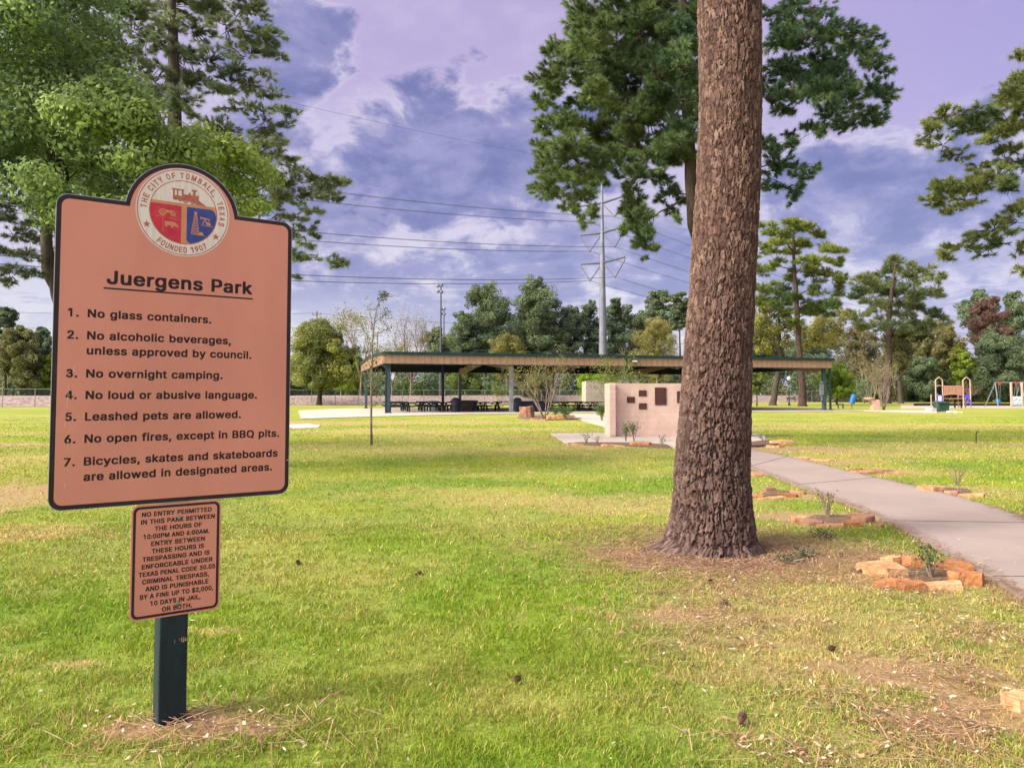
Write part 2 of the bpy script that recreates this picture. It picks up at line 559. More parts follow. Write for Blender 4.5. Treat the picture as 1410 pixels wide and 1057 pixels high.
M['salmon_plastic'] = mat('salmon_plastic', (0.42, 0.22, 0.16), 0.5, 0.08, 2)
M['play_post'] = mat('tan_play_post', (0.46, 0.33, 0.29), 0.5, 0.08, 2)
M['red_plastic'] = mat('red_plastic', (0.42, 0.03, 0.04), 0.45, 0.1, 3)
M['white_plastic'] = mat('white_plastic', (0.62, 0.66, 0.70), 0.45, 0.05, 3)
M['aqua_plastic'] = mat('pale_aqua_plastic', (0.33, 0.50, 0.56), 0.45, 0.1, 3)
M['green_box'] = mat('green_cabinet', (0.028, 0.065, 0.050), 0.5, 0.25, 2)
M['black_rubber'] = mat('black_rubber', (0.018, 0.017, 0.018), 0.8, 0.2, 3)
M['tan_aggregate'] = mat('tan_aggregate', (0.45, 0.31, 0.22), 0.95, 0.15, 12, 0.5, 60)
M['brown_panel'] = mat('brown_brick', (0.12, 0.09, 0.06), 0.85, 0.25, 4)
M['navy'] = mat('navy_metal', (0.012, 0.016, 0.045), 0.5, 0.2, 3)
M['lamp_glass'] = mat('frosted_lens', (0.62, 0.62, 0.60), 0.3, 0.05, 10)
M['pale_wood_pole'] = mat('weathered_pole', (0.20, 0.155, 0.12), 0.9, 0.2, 6)
M['play_sand'] = mat('play_surface', (0.47, 0.37, 0.28), 0.95, 0.2, 4)
M['litter'] = attr_mat('leaf_litter', 0.8, trans=0.15)

# ------------------------------------------------------------------ ground and paving
def G(*pp):
    return [gnd(px, py) for px, py in pp]


PATH_L = G((1430, 845), (1368, 800), (1276, 751), (1218, 718), (1157, 691.6), (1096, 670), (1052, 652), (1000, 632), (930, 616))
PATH_R = G((1440, 727), (1408, 713), (1305, 680), (1203, 658), (1125, 639), (1078, 627.6), (1032, 619), (985, 611.5), (950, 608))
dl = (PATH_L[0] - PATH_L[2]).normalized()
PATH = [PATH_L[0] + dl * 7] + PATH_L + list(reversed(PATH_R)) + [PATH_R[0] + dl * 7]
PAD = G((758, 597.5), (778, 610.5), (850, 611.5), (930, 617), (985, 613), (1031, 609.5), (1058, 608), (1052, 599), (1020, 596.5), (833, 597))
LINK = G((783, 570), (820, 570.5), (850, 580), (900, 592), (960, 598), (900, 600), (840, 590), (803, 579.5))
PAVANG = math.radians(15.5)
PU = Vector((math.cos(PAVANG), math.sin(PAVANG), 0)); PV = Vector((-math.sin(PAVANG), math.cos(PAVANG), 0))
P_ORG = gnd(535, 569.2)
PLEN, PDEP = 40.2, 21.0


def pav(t, d, z=0):
    p = P_ORG + PU * t + PV * d
    return Vector((p.x, p.y, z))


SLAB = [gnd(415, 577.2), gnd(500, 574.5), pav(6, -4.2), pav(12, -3.4), pav(24, -2.8), pav(PLEN + 2, -2.8), gnd(1290, 568.3), gnd(1300, 565.3), pav(PLEN + 3, 3), pav(PLEN + 1, PDEP + 1), pav(-2, PDEP + 1), gnd(411, 565.5)]


def slab(name, poly, top, m, bot=-0.25):
    mb = MB(); mb.prism([(p.x, p.y) for p in poly], bot, top)
    return kind(mb.build(name, m), 'structure')


slab('pavilion_slab', SLAB, 0.045, M['concrete_pale'])
slab('footpath', PATH, 0.022, M['concrete'])
slab('memorial_pad', PAD, 0.030, M['concrete_pale'])
slab('link_path', LINK, 0.034, M['concrete_pale'])
# expansion joints of the footpath
jm = MB()
for (l, r) in (((1368, 797), (1408 + 60, 797)), ((1228, 719), (1418, 722)), ((1096, 669), (1207, 658.6)), ((1030, 644), (1085, 629))):
    a = gnd(*l); b = gnd(*r)
    jm.bar((a.x, a.y, 0.0235), (b.x, b.y, 0.0235), 0.018, 0.004)
kind(jm.build('path_joints', M['joint']), 'structure')
far_path = [gnd(1240, 562.8), gnd(1600, 561), gnd(1600, 556), gnd(1240, 557)]
slab('playground_path', far_path, 0.02, M['play_sand'])
GRAVEL = G((395, 587), (400, 584.5), (425, 583.8), (441, 586), (437, 589), (405, 590))
slab('gravel_patch', GRAVEL, 0.02, M['white_gravel'])
PAVED = [PATH, PAD, LINK, SLAB, GRAVEL]

# dry and bare places: centre, radii in metres, dryness, bareness
SPOTS = []


def spot(px, py, rx, ry, d, s):
    g = gnd(px, py); SPOTS.append((g.x, g.y, rx, ry, d, s))


for a in ((268, 1000, 0.33, 0.15, 1, 0.75), (985, 776, 0.95, 0.38, 1.0, 0.8), (1060, 768, 0.7, 0.4, 0.9, 0.55), (885, 762, 0.5, 0.28, 0.9, 0.55),
          (930, 845, 0.45, 0.22, 0.9, 0.6), (1010, 850, 0.9, 0.45, 0.55, 0.2), (1240, 925, 0.55, 0.30, 0.9, 0.75),
          (1180, 860, 0.9, 0.6, 0.65, 0.2), (1390, 985, 0.5, 0.35, 0.9, 0.7), (1120, 930, 0.7, 0.3, 0.6, 0.25),
          (10, 680, 2.0, 1.6, 0.95, 0.55), (40, 735, 0.8, 0.6, 0.7, 0.2), (10, 612, 5, 0.8, 0.9, 0.5), (780, 690, 2.2, 0.7, 0.6, 0.15), (860, 700, 1.5, 0.6, 0.6, 0.2),
          (1150, 712, 1.1, 0.5, 0.9, 0.7), (1090, 682, 1.0, 0.5, 0.7, 0.4), (1280, 795, 0.9, 0.4, 0.7, 0.35), (1200, 770, 0.5, 0.35, 0.9, 0.7),
          (1210, 650, 1.2, 0.8, 0.6, 0.3), (1320, 676, 1.0, 0.7, 0.5, 0.2), (1100, 618, 2.5, 1.2, 0.9, 0.6), (1130, 634, 1.5, 0.8, 0.8, 0.5),
          (470, 582, 8, 2.5, 0.9, 0.4), (500, 800, 0.3, 0.2, 0.4, 0), (1090, 590, 9, 2, 0.6, 0.1), (1250, 585, 14, 1.6, 0.7, 0.1), (1350, 612, 5, 1.3, 0.6, 0.05),
          (850, 613, 2.2, 0.7, 0.8, 0.6), (1150, 554, 16, 5, 0.8, 0.3), (640, 680, 1.6, 0.8, 0.45, 0), (512, 612, 0.35, 0.3, 0.6, 0.4), (100, 915, 0.12, 0.06, 0.8, 0.5), (300, 870, 0.2, 0.1, 0.5, 0.1)):
    spot(*a)


def dry_soil(x, y):
    d = 0.30 * sstep(fbm(x, y, 2.6, 3), 0.42, 0.78) + 0.18 * sstep(fbm(x, y, 0.55, 5), 0.45, 0.8)
    d = d + 0.45 * sstep(fbm(x * 0.25, y, 3.4, 9), 0.46, 0.7) * sstep(y, 9, 22)  # far bands: dry turf, with cloud-shade streaks painted in as straw
    right = sstep(x, 0.5, 1.5) * sstep(8.5 - y, 0, 1.6) * (0.45 + 0.55 * sstep(fbm(x, y, 0.7, 21), 0.35, 0.65))
    d = d + 0.50 * right
    s = 0.35 * right * sstep(fbm(x, y, 0.45, 33), 0.52, 0.72)
    wob = (fbm(x, y, 0.22, 41) - 0.5) * 1.9
    wob2 = (fbm(x, y, 1.4, 43) - 0.5) * 1.0
    for (cx, cy, rx, ry, dd, ss) in SPOTS:
        q = np.sqrt(((x - cx) / rx) ** 2 + ((y - cy) / ry) ** 2) + wob + wob2
        m = sstep(1.55 - q, 0, 1.0)
        d = np.maximum(d, m * dd); s = np.maximum(s, m * m * ss)
    return np.clip(d, 0, 1), np.clip(s, 0, 1)


C_GREEN = np.array((0.142, 0.242, 0.018)); C_LIME = np.array((0.272, 0.325, 0.028)); C_STRAW = np.array((0.47, 0.355, 0.155)); C_SOIL = np.array((0.34, 0.205, 0.125))


def lerp(a, b, t):
    return a * (1 - t[:, None]) + b * t[:, None]


def turf_col(x, y):
    d, s = dry_soil(x, y)
    n = sstep(fbm(x, y, 1.3, 51), 0.3, 0.7) * 0.75 + 0.25 * vnoise(x, y, 0.12, 53)
    n = np.clip(n * (0.42 + 0.5 * sstep(y, 5, 14)) + 0.35 * sstep(y, 12, 40), 0, 1)
    c = lerp(C_GREEN[None], C_LIME[None], n)
    c = lerp(c, C_STRAW[None], d * 0.80)
    c = lerp(c, C_SOIL[None], s * 0.9)
    return c, d, s


def grade(lo, hi, a, b, step0, ratio):
    """coordinates fine between a and b, growing outwards"""
    mid = list(np.arange(a, b, step0))
    up = [b]; st = step0
    while up[-1] < hi: st *= ratio; up.append(up[-1] + st)
    dn = [a - step0]; st = step0
    while dn[-1] > lo: st *= ratio; dn.append(dn[-1] - st)
    return np.array(sorted(dn) + mid + up)


def gz(x, y):
    return (fbm(x, y, 1.1, 71, 3) - 0.5) * 0.03 * (1 - sstep(np.hypot(x, y), 25, 45))


def build_ground():
    xs = grade(-1400, 1400, -4.5, 5.5, 0.075, 1.035); ys = grade(-300, 2200, 2.4, 9.5, 0.06, 1.028)
    X, Y = np.meshgrid(xs, ys)
    x = X.ravel(); y = Y.ravel()
    c, d, s = turf_col(x, y)
    c = c * 0.86   # thatch and soil between real blades near by; mown sward beyond them
    z = gz(x, y) - 0.012 * s
    nx, ny = len(xs), len(ys)
    i = np.arange(nx * ny).reshape(ny, nx)
    F = np.stack([i[:-1, :-1], i[:-1, 1:], i[1:, 1:], i[1:, :-1]], -1).reshape(-1, 4)
    kind(np_obj('ground', np.stack([x, y, z], 1), F, M['ground'], col=c, smooth=True), 'structure')


build_ground()


def blocked(x, y):
    b = np.zeros(x.shape, bool)
    for p in PAVED: b |= inpoly(x, y, [(q[0], q[1]) for q in p])
    return b


def build_grass(n_near, n_far):
    # blades thick near the viewer, sparser and bigger tufts further off
    parts = []
    for n, y0, y1, ex in ((n_near, 2.3, 9.0, 1.15), (n_far, 8.0, 62.0, 1.55)):
        u = RNG.random(n)
        k = 1 - ex
        y = ((y0 ** k) + u * (y1 ** k - y0 ** k)) ** (1 / k)
        x = (RNG.random(n) * 2 - 1) * (0.78 * y + 0.8)
        parts.append((x, y))
    x = np.concatenate([p[0] for p in parts]); y = np.concatenate([p[1] for p in parts])
    # clump the blades
    c, d, s = turf_col(x, y)
    keep = (RNG.random(len(x)) > (s * 0.93 + d * 0.22)) & ~blocked(x, y)
    tuft = fbm(x, y, 0.16, 91, 3)
    keep &= RNG.random(len(x)) < 0.35 + 1.1 * sstep(tuft, 0.3, 0.6)
    keep &= RNG.random(len(x)) > sstep(y, 26, 62)
    # not inside the trunk or the post
    keep &= np.hypot(x - 1.95, y - 7.5) > 0.5
    x, y, c, d, s, tuft = x[keep], y[keep], c[keep], d[keep], s[keep], tuft[keep]
    n = len(x)
    dist = np.hypot(x, y)
    h = (0.014 + 0.030 * RNG.random(n) ** 1.6) * (0.7 + 0.7 * tuft) * (1 - 0.35 * d)
    h *= 1 + 0.35 * sstep(dist, 10, 26)
    w = (0.0014 + 0.0014 * RNG.random(n)) * (1 + 0.22 * np.maximum(dist - 3, 0))
    az = RNG.random(n) * 2 * np.pi
    lean = (0.25 + 0.9 * RNG.random(n)) * h
    bx, by = np.cos(az), np.sin(az)
    fa = RNG.random(n) * 2 * np.pi
    sx, sy = np.cos(fa) * w, np.sin(fa) * w
    z0 = gz(x, y) - 0.004
    B = np.stack([x, y, z0], 1)
    S = np.stack([sx, sy, np.zeros(n)], 1)
    Mid = B + np.stack([bx * lean * 0.35, by * lean * 0.35, h * 0.62], 1)
    Tip = B + np.stack([bx * lean, by * lean, h], 1)
    V = np.stack([B - S, B + S, Mid + S * 0.75, Mid - S * 0.75, Tip + S * 0.12, Tip - S * 0.12], 1).reshape(-1, 3)
    i = np.arange(n)[:, None] * 6
    F = np.concatenate([i + np.array([[0, 1, 2, 3]]), i + np.array([[3, 2, 4, 5]])], 0)
    # blade colour: some straw among the green, own brightness
    r = RNG.random(n)
    col = c.copy()
    dead = r < (0.035 + 0.30 * d)
    col[dead] = C_STRAW * (0.8 + 0.5 * RNG.random(dead.sum()))[:, None]
    col = col * (0.85 + 0.60 * RNG.random(n))[:, None]
    col[:, 0] *= 0.85 + 0.35 * RNG.random(n)
    kind(np_obj('lawn_grass', V, F, M['grass'], col=np.repeat(col, 6, 0)), 'stuff')


build_grass(430000, 240000)


def flat_leaves(name, n, region, size, cols, k='stuff', lift=0.012):
    x, y = region(n)
    b = blocked(x, y)
    # a few may lie on the path
    keep = ~b | (RNG.random(len(x)) < 0.05)
    x, y = x[keep], y[keep]
    n = len(x)
    L = size * (0.55 + 0.9 * RNG.random(n)); Wd = L * (0.28 + 0.25 * RNG.random(n))
    a = RNG.random(n) * 2 * np.pi
    tx, ty = (RNG.random(n) - .5) * 0.9, (RNG.random(n) - .5) * 0.9
    A = np.stack([np.cos(a), np.sin(a), tx], 1) * L[:, None]
    Bv = np.stack([-np.sin(a), np.cos(a), ty], 1) * Wd[:, None]
    Cc = np.stack([x, y, gz(x, y) + lift + 0.02 * RNG.random(n) + 0.02 * blocked(x, y)], 1)
    V = np.stack([Cc - A, Cc - A * .2 + Bv, Cc + A, Cc - A * .1 - Bv], 1).reshape(-1, 3)
    F = (np.arange(n)[:, None] * 4 + np.arange(4)[None])
    ci = RNG.integers(0, len(cols), n)
    c = np.array(cols)[ci] * (0.75 + 0.5 * RNG.random(n))[:, None]
    return kind(np_obj(name, V, F, M['litter'], col=np.repeat(c, 4, 0)), k)


def reg_right(n):
    y = 2.6 + 5.2 * RNG.random(n * 3) ** 1.2
    x = 0.5 + (0.72 * y - 0.2) * RNG.random(n * 3)
    w = sstep(x, 0.4, 1.5) * (0.15 + sstep(fbm(x, y, 0.6, 33), 0.42, 0.68))
    k = RNG.random(n * 3) < w
    return x[k][:n], y[k][:n]


def reg_all(n):
    y = 2.6 + 15 * RNG.random(n) ** 2
    return (RNG.random(n) * 2 - 1) * 0.75 * y, y


def reg_post(n):
    return -1.42 + 0.36 * RNG.normal(size=n), 3.52 + 0.15 * RNG.normal(size=n)


def reg_tree(n):
    r = 0.45 + 1.0 * np.abs(RNG.normal(size=n)) * 0.7
    a = RNG.random(n) * 2 * np.pi
    return 2.0 + r * np.cos(a) * 1.15, 7.45 + r * np.sin(a)


flat_leaves('leaf_litter', 4200, reg_right, 0.0145, [(0.48, 0.38, 0.27), (0.40, 0.25, 0.16), (0.28, 0.14, 0.085), (0.52, 0.45, 0.36), (0.36, 0.18, 0.11), (0.42, 0.24, 0.17)])
flat_leaves('post_leaf_litter', 170, reg_post, 0.015, [(0.50, 0.40, 0.30), (0.36, 0.22, 0.15), (0.28, 0.15, 0.10), (0.58, 0.50, 0.42)])
flat_leaves('scattered_leaf_litter', 650, reg_all, 0.014, [(0.46, 0.38, 0.26), (0.26, 0.15, 0.09), (0.52, 0.46, 0.36)])


def reg_edge(n):
    x = []; y = []
    for E_ in (PATH_L, PATH_R):
        k = RNG.integers(0, len(E_) - 1, n // 2); t = RNG.random(n // 2)
        A = np.array([(p.x, p.y) for p in E_]); q = A[k] * (1 - t)[:, None] + A[k + 1] * t[:, None] + RNG.normal(size=(n // 2, 2)) * 0.06
        x.append(q[:, 0]); y.append(q[:, 1])
    return np.concatenate(x), np.concatenate(y)


def pine_straw():
    n = 6000
    x, y = reg_tree(n)
    x2, y2 = reg_right(2600)
    x3, y3 = reg_post(170)
    x4, y4 = reg_edge(3200)
    x = np.concatenate([x, x2, x3]); y = np.concatenate([y, y2, y3])
    k = ~blocked(x, y); x, y = np.concatenate([x[k], x4]), np.concatenate([y[k], y4]); n = len(x)
    a = RNG.random(n) * 2 * np.pi; L = 0.06 + 0.07 * RNG.random(n)
    D = np.stack([np.cos(a), np.sin(a), (RNG.random(n) - .4) * .35], 1) * L[:, None]
    S = np.stack([-np.sin(a), np.cos(a), 0 * a], 1) * 0.0022
    C0 = np.stack([x, y, gz(x, y) + 0.008 + .025 * RNG.random(n) + .022 * blocked(x, y)], 1)
    V = np.stack([C0 - D - S, C0 - D + S, C0 + D + S, C0 + D - S], 1).reshape(-1, 3)
    F = np.arange(n)[:, None] * 4 + np.arange(4)[None]
    c = np.array([(0.32, 0.19, 0.12), (0.24, 0.135, 0.085), (0.43, 0.30, 0.18)])[RNG.integers(0, 3, n)] * (0.7 + .6 * RNG.random(n))[:, None]
    kind(np_obj('pine_straw', V, F, M['litter'], col=np.repeat(c, 4, 0)), 'stuff')


pine_straw()

# ------------------------------------------------------------------ park sign
GLYPHS = {
 '$': (237, ['88,-37 135,-37 135,-4 152,-2 175,5 192,16 207,33 214,50 217,68 217,88 215,103 210,117 203,127 192,137 181,144 169,150 135,161 135,220 138,219 150,206 156,189 213,189 213,208 210,226 202,242 187,257 171,267 150,274 135,276 135,310 88,310 88,275 76,274 56,267 38,256 23,241 16,224 13,205 13,185 17,163 29,146 52,130 88,117 88,51 84,53 74,64 68,73 65,86 6,86 6,67 10,49 19,30 34,14 51,5 58,3 72,-2 88,-3', '135,51 135,102 145,96 150,91 154,88 158,80 158,75 152,64 142,55', '88,178 78,186 73,194 72,199 77,209 86,218 88,219']),
 ',': (108, ['6,-60 55,-60 81,36 81,54 21,54 6,-41']),
 '.': (108, ['34,-2 62,-2 68,-1 71,0 78,5 82,12 84,20 84,38 82,47 76,56 68,60 62,61 34,61 26,60 17,54 13,47 12,40 12,19 13,12 19,3 26,-1']),
 '0': (241, ['99,-3 127,-3 153,0 174,12 192,31 205,57 213,91 216,125 216,147 213,184 205,215 192,241 174,260 152,272 127,276 99,276 75,272 52,260 35,241 22,215 14,181 11,147 11,125 14,88 21,57 34,31 52,12 74,0', '112,45 109,46 96,54 83,70 75,91 69,114 68,142 69,158 70,162 75,181 83,203 96,219 109,227 115,228 118,227 131,219 144,202 152,181 157,158 158,133 157,114 152,91 144,70 131,54 118,46']),
 '1': (241, ['93,0 151,0 151,272 86,272 30,231 30,179 56,179 93,206']),
 '2': (241, ['19,0 208,0 208,46 104,46 166,111 181,129 192,146 198,159 202,172 204,185 204,205 201,222 200,227 194,241 181,256 166,266 147,273 126,276 98,276 79,273 60,266 43,256 30,239 22,220 20,200 20,181 77,181 78,196 82,207 99,224 110,228 124,224 132,219 141,209 146,198 146,194 142,181 128,159 104,132 19,42']),
 '3': (241, ['92,-3 132,-3 138,-2 156,2 168,8 176,13 184,20 193,30 201,44 203,50 206,61 206,94 203,108 200,117 193,128 187,136 179,143 183,149 188,158 191,166 193,174 194,180 194,210 191,224 188,232 183,242 177,250 171,256 162,262 153,267 145,270 137,272 132,273 93,273 82,271 71,267 57,259 46,248 41,242 36,232 32,220 32,198 33,194 37,189 44,185 74,185 80,187 86,192 89,201 96,212 102,218 112,223 122,218 129,212 133,206 137,196 135,189 131,182 125,175 119,170 108,166 96,165 92,163 76,163 70,160 67,157 65,152 65,128 68,122 74,118 76,117 89,117 91,115 96,113 106,113 118,110 130,105 138,98 145,90 149,80 146,72 143,66 138,60 132,55 124,51 118,48 111,47 100,51 90,57 83,64 80,68 75,80 73,83 69,86 64,88 31,88 26,85 23,82 21,76 20,54 21,50 27,36 37,23 50,12 63,5 79,-1']),
 '4': (241, ['121,0 179,0 179,58 218,58 218,104 179,104 179,272 105,272 1,104 1,58 121,58', '74,104 121,183 121,104']),
 '5': (241, ['96,-3 126,-3 147,-1 167,8 183,20 197,38 206,58 208,80 208,102 207,118 202,134 194,150 186,160 174,171 160,178 142,183 129,185 100,185 88,184 83,183 88,226 196,226 196,272 35,272 21,146 21,126 50,123 77,123 86,129 95,133 108,137 111,137 124,131 136,120 144,111 149,97 150,93 149,84 144,70 137,60 125,50 110,45 100,48 91,53 82,62 77,72 74,83 17,83 17,64 20,48 28,30 42,15 58,6 76,-1']),
 '6': (241, ['98,-3 128,-3 146,-1 149,-1 168,7 182,19 197,36 205,56 207,77 207,98 205,119 198,138 185,155 170,165 152,173 132,175 119,175 174,254 174,272 113,272 112,271 59,192 38,160 27,137 21,118 19,100 19,79 21,60 22,56 29,37 41,21 58,7 78,-1', '112,44 100,49 89,59 82,70 77,82 76,90 77,94 82,106 89,117 100,126 111,131 114,131 126,126 137,117 144,106 149,94 150,86 149,82 144,70 137,59 126,49 115,44']),
 '7': (241, ['35,0 95,0 208,224 208,272 18,272 18,226 141,226 35,18']),
 '9': (241, ['52,0 113,0 172,85 188,112 199,135 205,154 207,172 207,193 205,216 197,235 185,251 168,265 149,273 127,276 99,276 78,273 58,265 43,254 40,250 29,236 21,217 19,196 19,174 21,154 28,134 41,118 56,107 76,100 95,97 107,97 52,18', '112,141 100,147 89,156 82,166 78,177 77,182 77,188 77,191 82,204 89,214 100,223 111,228 114,228 126,223 138,214 144,204 149,190 150,182 149,178 144,166 137,156 126,147 114,141']),
 ':': (108, ['34,-2 62,-2 68,-1 71,0 78,5 82,12 84,20 84,38 82,47 76,56 68,60 62,61 34,61 26,60 17,54 13,47 12,40 12,19 13,12 19,3 26,-1', '34,135 62,135 69,137 76,141 79,144 82,149 84,158 84,176 82,185 76,193 69,197 62,199 34,199 26,197 17,191 13,185 12,178 12,156 13,149 19,141 26,137']),
 'A': (254, ['-5,0 56,0 80,71 160,71 185,0 244,0 244,18 243,21 151,272 88,272 -4,21 -5,18', '96,117 119,185 126,165 143,117']),
 'B': (242, ['17,0 138,0 164,2 185,9 201,19 213,33 220,50 222,67 222,87 220,104 214,120 206,131 195,141 191,143 200,150 206,160 211,172 212,185 212,206 209,225 203,239 192,254 176,263 156,270 136,272 17,272', '75,47 75,115 114,115 127,114 140,109 148,104 151,100 158,92 163,80 162,71 153,59 148,56 135,49 132,49 111,47', '75,161 75,226 108,226 128,223 142,214 152,202 153,193 149,182 140,172 131,166 116,162 108,161']),
 'C': (269, ['120,-3 150,-3 166,-2 182,2 200,9 214,19 223,27 228,32 237,45 245,62 249,80 249,98 191,98 187,86 182,75 166,58 156,52 144,48 134,46 125,47 105,56 87,72 76,90 67,115 66,132 67,158 75,182 87,201 105,216 108,218 124,225 133,226 136,226 144,224 156,220 166,214 182,197 187,186 191,174 249,174 249,192 245,210 237,227 228,241 214,254 199,263 182,270 166,274 148,276 120,276 92,272 62,260 38,240 25,220 22,214 11,181 7,146 7,126 11,90 22,58 38,33 62,12 90,1']),
 'D': (265, ['17,0 123,0 158,4 188,15 213,35 230,59 240,90 244,126 244,147 240,182 230,214 217,234 212,240 189,257 160,269 128,272 17,272', '75,47 75,226 98,226 125,223 147,214 162,202 165,199 177,180 184,156 185,148 186,135 184,117 176,93 165,74 162,71 146,58 123,49 96,47']),
 'E': (223, ['17,0 201,0 201,47 75,47 75,114 191,114 191,161 75,161 75,226 199,226 199,272 17,272']),
 'F': (219, ['17,0 75,0 75,111 186,111 186,157 75,157 75,226 198,226 198,272 17,272']),
 'G': (274, ['120,-3 148,-3 174,0 201,9 221,24 238,45 249,70 249,73 252,98 252,146 128,146 128,100 192,100 185,80 175,66 159,54 142,47 136,46 125,47 105,56 87,72 76,90 67,115 66,132 67,158 75,182 87,201 105,216 108,218 124,225 133,226 136,226 144,224 155,220 170,208 181,197 191,174 250,174 250,192 245,210 238,226 227,240 214,254 200,263 182,270 166,274 146,276 118,276 93,273 88,272 61,260 38,240 22,215 11,181 7,146 7,126 11,90 22,58 38,33 62,13 89,1']),
 'H': (272, ['17,0 75,0 75,116 183,116 183,0 241,0 241,272 183,272 183,162 75,162 75,272 17,272']),
 'I': (106, ['17,0 75,0 75,272 17,272']),
 'J': (212, ['79,-3 107,-3 136,2 160,16 176,40 181,72 181,272 123,272 123,90 120,70 110,54 97,46 91,45 88,46 73,56 65,71 62,90 62,104 4,104 4,72 9,41 24,17 49,2']),
 'K': (247, ['17,0 75,0 75,84 97,107 173,0 237,0 237,18 142,152 237,254 237,272 169,272 75,171 75,272 17,272']),
 'L': (210, ['17,0 194,0 194,47 75,47 75,272 17,272']),
 'M': (328, ['17,0 74,0 74,140 130,0 184,0 239,139 239,0 297,0 297,272 225,272 164,116 158,96 150,118 89,272 17,272']),
 'N': (276, ['17,0 75,0 75,167 89,143 180,0 245,0 245,272 186,272 186,108 81,272 17,272']),
 'O': (281, ['119,-3 147,-3 176,1 205,12 229,33 242,53 245,58 256,90 260,126 260,146 256,183 245,214 229,240 226,243 205,260 177,272 147,276 119,276 90,272 62,260 41,243 36,237 22,214 11,183 7,146 7,126 11,90 22,58 38,33 62,12 90,1', '133,46 125,47 105,56 87,71 76,90 68,111 67,118 66,132 67,157 76,182 87,201 105,216 125,225 133,226 142,225 162,216 179,201 191,182 199,158 201,138 199,114 194,98 191,90 179,71 162,56 142,47']),
 'P': (236, ['17,0 75,0 75,93 132,93 157,96 178,104 194,114 197,117 208,133 215,152 217,172 217,194 215,213 208,233 197,248 179,262 157,270 133,272 17,272', '75,139 75,226 104,226 121,224 135,219 145,212 154,201 158,186 158,178 154,165 147,155 136,146 121,141 104,139']),
 'Q': (281, ['187,-24 247,-24 247,-6 222,27 229,33 245,58 256,90 260,126 260,146 256,183 245,214 231,237 226,243 205,260 177,272 147,276 119,276 90,272 62,260 41,243 38,240 22,214 11,183 7,146 7,126 11,90 22,58 25,53 38,33 62,12 90,1 119,-3 147,-3 170,0', '133,46 125,47 105,56 87,71 76,90 68,111 67,118 66,132 67,157 76,182 87,201 105,216 125,225 133,226 142,225 162,216 179,201 191,182 199,158 201,138 199,114 194,98 191,90 179,71 162,56 142,47']),
 'R': (238, ['17,0 75,0 75,99 111,98 164,0 227,0 227,18 178,108 178,109 195,119 208,136 215,154 218,175 218,195 215,214 208,234 195,251 180,262 158,270 133,272 17,272', '75,146 75,226 104,226 122,224 135,220 144,213 154,202 159,186 158,180 154,168 146,158 136,151 122,147 119,147']),
 'S': (237, ['97,-4 127,-4 152,-2 175,5 192,16 206,32 214,51 217,68 217,88 215,102 210,116 203,127 192,137 181,144 169,150 144,158 112,167 96,173 87,178 80,184 77,186 73,194 72,199 77,209 86,218 97,224 110,228 112,228 121,227 138,219 150,206 156,189 213,189 213,208 210,225 202,242 187,257 171,267 150,274 129,276 99,276 76,274 56,267 38,256 24,242 16,223 13,205 13,185 17,164 20,158 31,144 52,130 82,119 121,108 134,102 145,96 150,91 154,88 158,81 158,75 152,64 142,55 130,48 116,44 110,44 96,47 84,53 75,62 68,73 65,86 6,86 6,67 10,48 19,30 34,15 51,5 72,-2']),
 'T': (238, ['83,0 141,0 141,226 221,226 221,272 3,272 3,226 83,226']),
 'U': (273, ['114,-4 144,-4 168,-1 194,8 213,21 230,41 239,62 242,86 242,272 183,272 183,106 181,90 175,75 165,61 152,52 136,46 131,45 123,46 108,52 94,61 83,75 77,90 75,106 75,272 17,272 17,86 20,61 29,40 45,21 63,9 88,-1']),
 'W': (357, ['65,0 128,0 172,159 215,0 278,0 348,254 348,272 289,272 246,108 203,272 140,272 97,108 54,272 -5,272 -5,254']),
 'X': (251, ['-4,0 59,0 103,64 118,86 121,83 134,63 178,0 241,0 241,18 157,140 236,254 236,272 174,272 130,209 119,192 108,209 65,272 2,272 2,254 81,139 -4,18']),
 'Y': (250, ['89,0 147,0 147,104 241,254 241,272 178,272 128,192 118,174 59,272 -5,272 -5,254 89,104']),
 'a': (209, ['64,-4 95,-4 108,-3 121,1 125,3 125,0 181,0 181,147 180,163 174,178 167,189 156,198 144,204 132,208 122,210 82,210 68,209 53,206 39,200 27,192 16,179 7,164 7,146 36,137 63,137 67,144 70,148 79,156 88,161 98,164 107,161 114,157 120,148 123,142 123,139 120,135 114,133 104,131 91,130 64,126 35,119 26,115 17,109 9,98 5,89 2,73 2,53 4,37 11,22 22,10 34,2 50,-3', '86,42 78,44 70,48 64,54 60,61 60,62 64,69 71,75 83,80 91,82 125,87 123,75 119,66 112,56 101,47 89,42']),
 'b': (226, ['100,-4 129,-4 150,-1 170,8 187,24 198,42 206,66 208,92 208,114 206,140 198,164 186,184 169,198 154,205 148,207 129,210 99,210 85,209 70,202 70,272 13,272 13,0 69,0 69,4 74,2 86,-3', '110,43 107,44 94,50 83,61 76,76 72,90 71,95 70,106 71,114 75,130 83,145 94,156 107,163 112,163 126,156 137,145 146,129 150,114 151,103 150,92 146,78 137,62 126,51 113,44']),
 'c': (212, ['90,-4 119,-4 130,-3 142,0 155,4 166,11 174,18 184,28 190,39 194,51 194,69 193,69 166,77 139,77 133,62 126,54 116,47 104,43 100,44 86,51 75,62 67,77 63,92 62,101 63,112 67,129 75,144 86,155 99,162 104,163 107,162 114,159 122,155 132,145 136,138 138,131 164,131 194,138 194,156 189,168 183,179 166,196 154,202 142,207 119,210 90,210 66,207 46,199 27,182 17,167 15,164 7,140 4,114 4,92 7,66 15,43 27,24 45,8 66,-1']),
